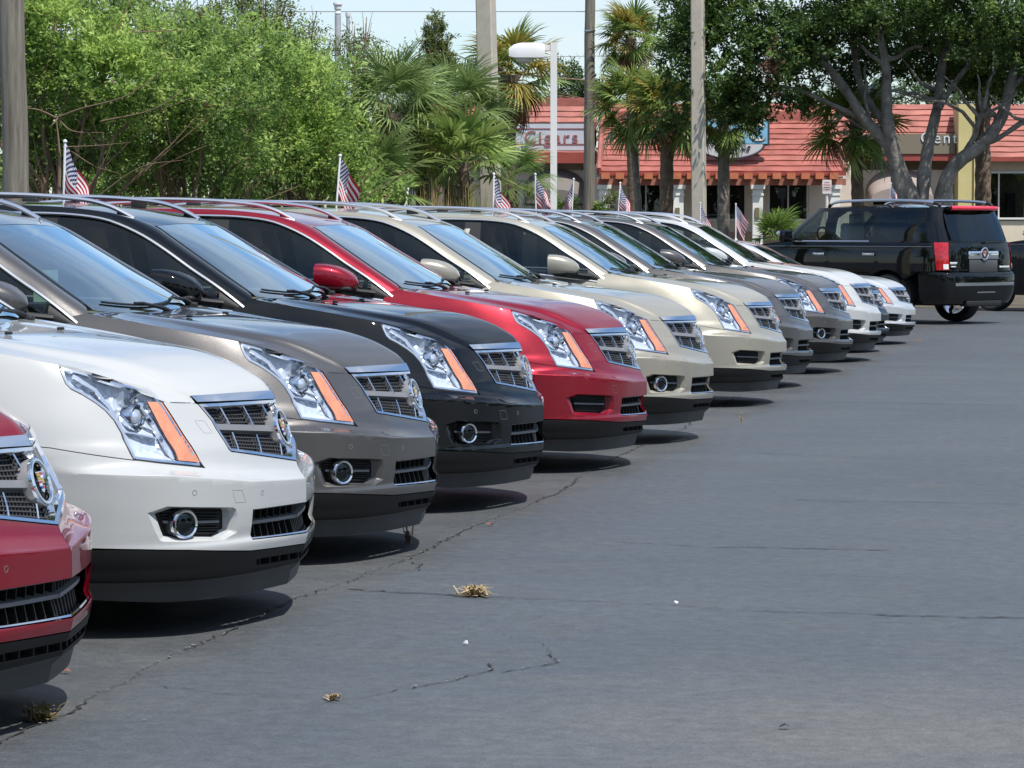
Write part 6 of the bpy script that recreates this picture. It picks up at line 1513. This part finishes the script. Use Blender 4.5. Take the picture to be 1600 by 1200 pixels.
def bush(name, label, cat, base, clumps, n, size, m, seed, stems=(), trunk_r=.05, twig=.13, asp=.42, group=None, bark=None, per=26, up=.35):
    rn = np.random.default_rng(seed); b = np.array(base); t = thing(name, label, cat, tuple(b), 0, group)
    cl = [(np.array(c)-b, r) for c, r in clumps]; C, ti, dr_ = clump_points(rn, cl, n, twig, per); ok = C[:, 2] > .05
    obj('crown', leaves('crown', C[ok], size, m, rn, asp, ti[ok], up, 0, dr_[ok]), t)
    mb = MB()
    for c, r in cl:
        fork = np.array([c[0]*.25, c[1]*.25, max(.3, c[2]*.42)]); P = branch(mb, (rn.normal()*.08, rn.normal()*.08, 0), fork, trunk_r, trunk_r*.7, rn, 5)
        for _ in range(4):
            e = c+rn.normal(size=3)*np.array(r)*.55; Q = branch(mb, P[-1], e, trunk_r*.55, trunk_r*.14, rn, 7, .12)
            for _ in range(3): branch(mb, Q[rn.integers(3, 6)], e+rn.normal(size=3)*np.array(r)*.5, trunk_r*.2, trunk_r*.06, rn, 4)
    obj('trunk', mb.mesh('trunk', bark or M_twig), t)
    for pts, r0 in stems:
        P = catmull([np.array(q)-b for q in pts], 6); mb = MB(); mb.tube(P, np.linspace(r0*.75, r0*.2, len(P)), 6); obj('bare_branch', mb.mesh('bare_branch', mat('pale_branch', (.20, .135, .085), .85)), t)
    return t
def E(px, py, D, rx, ry, rz=None): k = D/5000; return (at(px, py, D), (rx*k, (rz or rx*k*.9), ry*k))
# --- thicket on the left
bush('thicket_tree', 'bright green leafy tree with bare brown branches right of the thick left pole', 'tree', gp(90, 38), [E(110, 60, 38, 90, 70), E(60, 140, 38, 55, 70), E(190, 120, 37.5, 95, 75), E(150, 215, 38.3, 80, 55), E(70, 235, 38.5, 55, 50), E(20, 20, 38, 70, 50)], 30000, .070, L_bright, 41,
     [([at(92, 330, 37), at(95, 250, 37), at(90, 185, 37)], .035), ([at(90, 185, 36.9), at(60, 172, 36.8), at(20, 168, 36.8)], .018), ([at(90, 185, 36.9), at(130, 170, 36.7), at(200, 150, 36.6), at(265, 105, 36.6)], .016), ([at(91, 183, 36.9), at(115, 205, 36.8), at(165, 208, 36.8)], .013), ([at(160, 190, 36.8), at(240, 172, 36.6), at(290, 140, 36.6)], .014), ([at(100, 230, 36.8), at(150, 228, 36.7), at(205, 223, 36.7)], .011), ([at(110, 235, 36.8), at(150, 260, 36.8), at(190, 272, 36.8)], .010), ([at(150, 310, 36.9), at(220, 262, 36.7), at(290, 250, 36.6)], .012), ([at(130, 310, 36.9), at(165, 250, 36.8), at(180, 215, 36.8)], .008), ([at(95, 183, 36.9), at(84, 195, 36.8), at(80, 200, 36.8)], .012)], .045)
bush('thicket_tree', 'broad bright green tree in the middle of the left thicket', 'tree', gp(300, 39.5), [E(270, 75, 39.5, 95, 60), E(330, 150, 39, 95, 70), E(240, 190, 39, 85, 60), E(400, 90, 40, 65, 60), E(330, 245, 39.5, 95, 55), E(210, 265, 40, 80, 45)], 30000, .068, L_mid, 42, [([at(380, 178, 38.4), at(400, 172, 38.3), at(430, 168, 38.3)], .010), ([at(250, 262, 38.6), at(300, 238, 38.3), at(340, 222, 38.3)], .010)], .045)
bush('thicket_tree', 'light green shrubby tree at the right end of the left thicket', 'tree', gp(460, 41), [E(455, 150, 41, 80, 75), E(510, 215, 41, 65, 60), E(440, 235, 40.6, 85, 60), E(500, 140, 41.5, 50, 45), E(520, 275, 41, 50, 35)], 22000, .064, L_bright, 43, (), .04)
bush('hedge_shrub', 'dark low undergrowth at the foot of the left thicket', 'shrub', gp(280, 42.5), [E(60, 290, 42.5, 110, 60), E(200, 300, 42.5, 110, 60), E(340, 295, 42.5, 110, 60), E(480, 300, 43, 110, 55), E(590, 310, 44, 60, 40)], 12000, .10, L_mid, 44, (), .03)
bush('hedge_shrub', 'tall dark hedge closing the gap behind the left thicket', 'shrub', gp(300, 47), [E(0, 150, 47, 130, 130), E(180, 150, 47, 130, 120), E(340, 170, 47, 120, 120), E(480, 200, 47, 100, 110), E(560, 250, 47.5, 90, 70)], 16000, .15, L_mid, 52, (), .06, .2)
bush('background_tree', 'olive green tree crown above the thicket against the sky', 'tree', gp(360, 58), [E(370, 30, 58, 60, 42), E(420, 15, 58, 45, 35), E(330, 70, 58, 60, 45), E(430, 75, 58, 45, 50), E(280, 40, 58, 60, 40)], 12000, .07, L_olive, 45, (), .08, .16)
bush('background_tree', 'thin olive tree behind the grey vent pipes', 'tree', gp(510, 60), [E(480, 60, 60, 32, 40), E(510, 95, 60, 45, 40), E(560, 70, 60, 28, 42), E(600, 100, 60, 40, 35), E(470, 110, 60, 50, 45)], 6500, .065, L_olive, 46, (), .06, .16)
bush('background_tree', 'dark overhanging tree at the top left corner', 'tree', gp(60, 46), [E(50, 0, 46, 110, 42), E(170, 5, 46, 75, 26), E(-40, 60, 46, 60, 90)], 9000, .085, L_mid, 47, (), .08, .14)
bush('conifer_tree', 'narrow dark cedar rising above the palmetto against the sky', 'tree', gp(683, 72), [E(680, 40, 72, 13, 16), E(680, 62, 72, 19, 22), E(684, 88, 72, 24, 26), E(688, 118, 72, 32, 30), E(690, 150, 72, 40, 34)], 16000, .075, L_olive, 48, (), .05, .09, .35)
bush('background_tree', 'far hazy green tree between the lamp post and wooden pole', 'tree', gp(890, 105), [E(882, 118, 105, 22, 20), E(900, 140, 105, 30, 26), E(880, 160, 105, 30, 18), E(935, 150, 105, 26, 18)], 5000, .13, L_far, 49, (), .1, .22)
bush('background_tree', 'pale far treetops low behind the red roofs', 'tree', gp(1500, 108), [E(1400, 150, 108, 120, 24), E(1560, 150, 108, 120, 26), E(1640, 140, 108, 80, 30), E(760, 130, 100, 60, 40), E(640, 130, 100, 70, 40)], 9000, .16, L_far, 50, (), .1, .26)
# --- live oak on the right
rn = np.random.default_rng(60); OB = gp(1432, 64); OK = thing('oak_tree', 'large spreading live oak with several grey trunks behind the black sport utility', 'tree', tuple(OB))
def o(px, py, D=64): return at(px, py, D)-OB
limbs = [([(1428, 460), (1425, 330), (1405, 270), (1388, 228), (1352, 190), (1318, 140), (1275, 88), (1215, 50)], .30, .07, -.2), ([(1412, 330), (1398, 250), (1385, 190), (1382, 110), (1368, 40), (1345, -40)], .24, .08, -.6),
         ([(1440, 460), (1440, 320), (1447, 240), (1462, 170), (1470, 100), (1478, 40), (1500, -50)], .22, .08, .5), ([(1462, 460), (1470, 320), (1488, 262), (1530, 228), (1560, 190), (1575, 140), (1590, 60), (1600, -30)], .27, .09, -.4),
         ([(1532, 226), (1558, 216), (1590, 195), (1640, 160), (1700, 130)], .10, .06, -.7), ([(1465, 170), (1490, 130), (1520, 90), (1560, 30)], .10, .05, .6), ([(1385, 200), (1345, 140), (1330, 60), (1320, -20)], .13, .06, .4), ([(1352, 190), (1300, 165), (1240, 140), (1170, 130), (1110, 120)], .09, .03, -.5), ([(1500, 250), (1520, 215), (1526, 195), (1535, 170)], .10, .06, -.6)]
mb = MB()
for pts, r0, r1, dd in limbs:
    n = len(pts); P = catmull([o(px, py, 64+dd*f) for (px, py), f in zip(pts, np.linspace(0, 1, n))], 5); mb.tube(P, np.linspace(r0*.68, r1*.66, len(P))*(1+.07*rn.normal(size=len(P))), 10)
    for _ in range(5):
        k = rn.integers(len(P)//2, len(P)); branch(mb, P[k], P[k]+rn.normal(size=3)*np.array([.5, .5, .35])+np.array([0, 0, .6]), r1*.7, .015, rn, 6, .15)
obj('trunk', mb.mesh('trunk', M_bark, angle=60), OK)
cl = [(o(px, py, D), (rx*.0128, ry_, rz*.0128)) for px, py, D, rx, ry_, rz in ((1060, 60, 63, 45, 1.4, 55), (1100, 130, 63, 55, 1.4, 48), (1130, 40, 63.5, 75, 1.8, 60), (1190, 120, 63, 55, 1.3, 52), (1090, 0, 64, 60, 1.6, 50), (1225, 60, 63, 70, 1.8, 55), (1300, 40, 64, 85, 2.0, 48), (1270, 100, 65.5, 55, 1.2, 30), (1390, 20, 63, 85, 2.0, 45), (1480, 40, 65, 90, 2.0, 50), (1560, 50, 63.5, 85, 1.8, 62), (1640, 60, 64, 70, 1.8, 70), (1520, 110, 66, 60, 1.2, 35), (1590, 110, 66, 50, 1.2, 30), (1160, -60, 64, 120, 2.4, 60), (1330, -70, 64, 140, 2.8, 70), (1500, -70, 64, 140, 2.8, 70), (1660, -40, 64, 90, 2.2, 70), (1420, 100, 66.5, 60, 1.0, 32), (1050, 190, 63.5, 30, .7, 22), (1180, 175, 63, 36, .7, 26), (1400, -160, 64, 200, 3.2, 80), (1330, 105, 65.8, 60, 1.0, 34), (1250, 150, 64.5, 40, .8, 24), (1480, 120, 66.5, 60, 1.0, 30), (1560, 140, 66.5, 45, .9, 26), (1620, 130, 65, 50, 1.0, 34), (1150, 165, 63.5, 50, .9, 26), (1420, 60, 66.5, 90, 1.2, 50))]
C, ti, dr_ = clump_points(rn, cl, 160000, .16, 30, .3)
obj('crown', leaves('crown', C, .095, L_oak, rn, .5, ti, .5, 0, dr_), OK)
C, ti, dr_ = clump_points(rn, [(o(1205, 100, 62), (.16, .16, .5))], 500, .1, 20); obj('dead_foliage', leaves('dead_foliage', C, .08, leaf_mat('dead_oak_leaves', [(.14, .075, .045), (.24, .14, .09)], .2), rn, .4, ti, .2, .6), OK)
# --- palms
def frond_mesh(seed, pet, R0, nl, spread, droop, wid=.034):
    rn = np.random.default_rng(seed); V = []; Q = []; T = []
    def strip(P, w, tn):
        k = len(V)//1; d = np.gradient(P, axis=0); s = np.cross(d, np.array([0, 0, 1.])); s /= np.linalg.norm(s, axis=1)[:, None]+1e-9
        base = len(V); ws = w*np.array([.55, 1, .75, .08])[:len(P)] if len(P) == 4 else np.full(len(P), w)
        for p, q, ww in zip(P, s, ws): V.append(p-q*ww/2); V.append(p+q*ww/2)
        for i in range(len(P)-1): Q.append((base+2*i, base+2*i+1, base+2*i+3, base+2*i+2)); T.append(tn)
    x = np.linspace(0, pet, 4); strip(np.stack([x, 0*x, -.12*x*x], 1), .022, .35)
    tip = np.array([pet, 0, -.12*pet*pet])
    for a in np.linspace(-spread/2, spread/2, nl):
        L = R0*(1-.22*abs(a)/(spread/2))*rn.uniform(.86, 1.08); aa = a+rn.normal()*.03; org = tip+np.array([.16*R0*math.cos(a*.5), 0, 0])*(1-abs(a)/(spread/2)*.8)
        f = np.array([0, .38, .74, 1.0]); dr = droop*rn.uniform(.6, 1.3)
        P = np.stack([org[0]+L*f*math.cos(aa)*(1-.22*dr*f**2), org[1]+L*f*math.sin(aa)*(1-.22*dr*f**2), org[2]+L*(.16*abs(math.sin(aa))*f-.10*f-dr*.55*f**2.4)], 1); strip(P, wid*rn.uniform(.8, 1.2), np.clip(rn.normal(.5, .2), 0, 1))
    return V, Q, T
FR = {}
def frond(kind, i):
    k = (kind, i)
    if k not in FR:
        pet, R0, nl, spr, dr, wd = dict(sabal=(.55, .62, 26, 4.2, .55, .040), big=(.85, .95, 30, 4.0, .75, .036), dead=(.45, .60, 20, 2.6, 1.5, .035), small=(.35, .5, 22, 4.0, .5, .034))[kind]
        FR[k] = frond_mesh(100+i*7+len(kind), pet, R0*(1+.06*(i-1)), nl, spr, dr*(.75+.25*i), wd)
    return FR[k]
P_green = leaf_mat('palm_green', [(0.079, 0.138, 0.034), (0.187, 0.276, 0.066), (0.360, 0.455, 0.145)], .3, .4); P_blue = leaf_mat('palmetto_green', [(0.074, 0.125, 0.041), (0.175, 0.251, 0.081), (0.349, 0.436, 0.162)], .25, .36); P_yel = leaf_mat('palm_yellow', [(.13, .13, .02), (.30, .25, .05), (.46, .38, .12)], .3, .5); P_dead = leaf_mat('palm_dead', [(.09, .05, .025), (.20, .115, .055), (.34, .22, .12)], .25, .8)
FM = {}
def fm(kind, i, m):
    k = (kind, i, m.name)
    if k not in FM: V, Q, T = frond(kind, i); FM[k] = fast_mesh('frond', V, Q, m, T)
    return FM[k]
def palm(label, px, pbase, py, D, trunk_r, kind, n, mix, seed, scale=1., elev=(-.75, 1.35), trunk=True, tm=None, name='palm_tree', group='palms around the shops', az=None):
    rn = np.random.default_rng(seed); top = at(px, py, D); b = gp(pbase, D); t = thing(name, label, 'palm', tuple(b), 0, group); tp = top-b
    if trunk:
        k = 26; f = np.linspace(0, 1, k); P = np.stack([tp[0]*f**1.3, tp[1]*f**1.3, tp[2]*f], 1); rr = trunk_r*(1.12-.22*f)*(1+.10*(np.arange(k) % 2)); mb = MB(); mb.tube(P, rr, 12)
        for q in range(26):                            # old leaf boots below the crown
            a = rn.uniform(0, 6.28); z = rn.uniform(.72, 1.0); c = np.array([np.interp(z, f, P[:, 0]), np.interp(z, f, P[:, 1]), tp[2]*z]); dv = np.array([math.cos(a), math.sin(a), .9]); mb.tube(np.array([c+dv*trunk_r*.6, c+dv*trunk_r*1.9]), [trunk_r*.3, trunk_r*.1], 5)
        obj('trunk', mb.mesh('trunk', tm or M_ptrunk), t)
    for i in range(n):
        e = elev[0]+(elev[1]-elev[0])*((i+.5)/n)**.9; a = i*2.39996+rn.normal()*.25; u = rn.random()
        m = P_dead if (e < -.45 and u < mix[2]) else (P_yel if u < mix[1]*(1.3-e*.6) else mix[0]); kd = 'dead' if m is P_dead else kind
        fo = obj('frond', fm(kd, int(rn.integers(0, 3)), m), t, tuple(tp+np.array([0, 0, -.12*(1-e)*.4]))); s = scale*rn.uniform(.85, 1.15); fo.scale = (s, s, s); fo.rotation_euler = (rn.normal()*.35, -e, a)
palm('sabal palm with yellow and dead brown fronds behind the leaning concrete pole', 795, 787, 118, 62, .17, 'sabal', 46, (P_green, .34, .85), 71, 1.0, (-1.3, 1.35))
palm('tall palm crown highest against the sky left of the oak', 985, 992, 62, 72, .13, 'sabal', 48, (P_green, .22, .5), 72, .82, (-1.0, 1.35))
palm('green fan palm with a thin trunk right of the far wooden pole', 985, 1004, 165, 69, .075, 'sabal', 48, (P_green, .16, .3), 73, .92, (-1.1, 1.35), tm=M_ptrunkg)
palm('fan palm with a thick dark trunk left of the farther concrete pole', 1042, 1040, 175, 68, .14, 'sabal', 48, (P_green, .14, .4), 74, .88, (-1.0, 1.35))
palm('fan palm with yellow underskirt right of the farther concrete pole', 1130, 1130, 180, 68, .125, 'sabal', 48, (P_green, .28, .3), 75, .85, (-1.15, 1.3), tm=M_ptrunkg)
palm('fan palm with wide green fronds left of the oak trunks', 1335, 1343, 190, 66.5, .125, 'sabal', 48, (P_green, .06, .3), 76, 1.05, (-.9, 1.2))
palm('palm with a thick dark trunk behind the right oak limb', 1532, 1536, 95, 68, .16, 'sabal', 30, (P_green, .12, .5), 77, .9, (-1.2, 1.3))
palm('large grey green palmetto with arching fronds beside the thicket', 612, 615, 178, 47, .16, 'big', 48, (P_blue, .02, .2), 78, .62, (-.75, 1.35), name='palmetto', group='palmettos behind the row')
palm('palmetto with drooping fronds just left of the leaning concrete pole', 708, 705, 185, 48.5, .14, 'big', 40, (P_blue, .05, .2), 79, .60, (-.8, 1.3), name='palmetto', group='palmettos behind the row')
palm('middle palmetto between the two big ones, half hidden by their fronds', 665, 662, 215, 48, .13, 'big', 34, (P_blue, .04, .2), 83, .6, (-.9, 1.3), name='palmetto', group='palmettos behind the row')
palm('low palmetto in front of the thicket end', 590, 590, 290, 45.5, .08, 'small', 18, (P_blue, .03, .1), 80, 1.2, (-.2, 1.3), name='palmetto', group='palmettos behind the row')
palm('low bright palmetto right of the leaning concrete pole', 800, 800, 285, 52, .08, 'big', 22, (leaf_mat('palmetto_bright', [(.06, .11, .02), (.12, .20, .04), (.2, .28, .08)], .3, .4), .05, .1), 81, .48, (-.3, 1.3), name='palmetto', group='palmettos behind the row')
palm('low palmetto between the big palmetto and the concrete pole', 725, 725, 255, 46.5, .08, 'small', 20, (P_green, .08, .1), 82, 1.15, (-.3, 1.3), name='palmetto', group='palmettos behind the row')
def grass_clump(name, label, px, D, h, r, n, m, seed):
    rn = np.random.default_rng(seed); V = []; Q = []; T = []
    for i in range(n):
        a = rn.uniform(0, 6.28); L = h*rn.uniform(.6, 1.1); ln = rn.uniform(.1, .9)*r; b = rn.normal(size=2)*r*.18; w = .014; f = np.array([0, .4, .75, 1.]); P = np.stack([b[0]+ln*f**1.6*math.cos(a), b[1]+ln*f**1.6*math.sin(a), L*f*(1-.25*f**2*ln/r)], 1); s = np.array([-math.sin(a), math.cos(a), 0])*w/2; k = len(V)
        for p, q in zip(P, (1, 1, .7, .1)): V += [p-s*q, p+s*q]
        for j in range(3): Q.append((k+2*j, k+2*j+1, k+2*j+3, k+2*j+2)); T.append(rn.random())
    obj(name, fast_mesh(name, V, Q, m, T), None, tuple(gp(px, D)), label=label, category='plant')
G_tan = leaf_mat('tan_grass', [(.22, .17, .07), (.36, .28, .12), (.50, .42, .22)], .3, .8); G_yel = leaf_mat('yellow_grass', [(.14, .15, .03), (.28, .27, .06), (.42, .38, .12)], .3, .8); G_grn = leaf_mat('green_grass', [(.06, .10, .02), (.12, .20, .04), (.20, .30, .07)], .3, .7)
grass_clump('ornamental_grass', 'tan plumed grass below the palmettos', 682, 45, hz(283, 45)*.98, .55, 520, G_tan, 90); grass_clump('ornamental_grass', 'yellow green grass left of the leaning concrete pole foot', 738, 45.5, hz(280, 45.5), .42, 420, G_yel, 91); grass_clump('ornamental_grass', 'bright green arching grass at the foot of the leaning concrete pole', 786, 53, hz(258, 53), .55, 420, G_grn, 92)
bush('garden_shrub', 'small bright green shrub at the lamp post foot', 'shrub', gp(882, 70), [E(882, 322, 70, 16, 16)], 500, .11, L_bright, 93, (), .02, .08)
bush('garden_shrub', 'small green shrub right of the far wooden pole', 'shrub', gp(935, 72), [E(938, 328, 72, 14, 10)], 400, .1, L_mid, 94, (), .02, .08)
bush('garden_shrub', 'small flowering shrub before the left white column', 'shrub', gp(958, 72), [E(955, 318, 72, 10, 14)], 250, .08, L_olive, 95, (), .02, .1)
palm('small bright cycad by the black sport utility mirror', 1212, 1212, 372, 60, .06, 'small', 22, (G_grn, .0, .0), 96, .8, (.0, 1.2), trunk=False, name='cycad', group='cycads by the shops')
# --- trees on the far side of the lot, which the car paint reflects
SPOTS = ((24, 6, 4.2, 3.6, 'beside the lane'), (27, 20, 5.2, 4.2, 'farther along the lane'), (25, 33, 4.6, 3.6, 'opposite the tan cars'), (28, 47, 5.2, 4.4, 'opposite the sedans'), (24, -9, 5.0, 4.4, 'level with the photographer'), (15, -17, 7, 6.6, 'right behind the photographer'), (3, -19, 7, 7.0, 'behind the lot entrance'), (-9, -17, 7, 6.6, 'behind the near cars'), (-21, -18, 7, 7.0, 'behind the rear of the near cars'), (-33, -15, 7, 6.6, 'far behind the row'), (31, 62, 5.5, 4.6, 'at the far end'))
for k, (x, y, r, h, w_) in enumerate(SPOTS):
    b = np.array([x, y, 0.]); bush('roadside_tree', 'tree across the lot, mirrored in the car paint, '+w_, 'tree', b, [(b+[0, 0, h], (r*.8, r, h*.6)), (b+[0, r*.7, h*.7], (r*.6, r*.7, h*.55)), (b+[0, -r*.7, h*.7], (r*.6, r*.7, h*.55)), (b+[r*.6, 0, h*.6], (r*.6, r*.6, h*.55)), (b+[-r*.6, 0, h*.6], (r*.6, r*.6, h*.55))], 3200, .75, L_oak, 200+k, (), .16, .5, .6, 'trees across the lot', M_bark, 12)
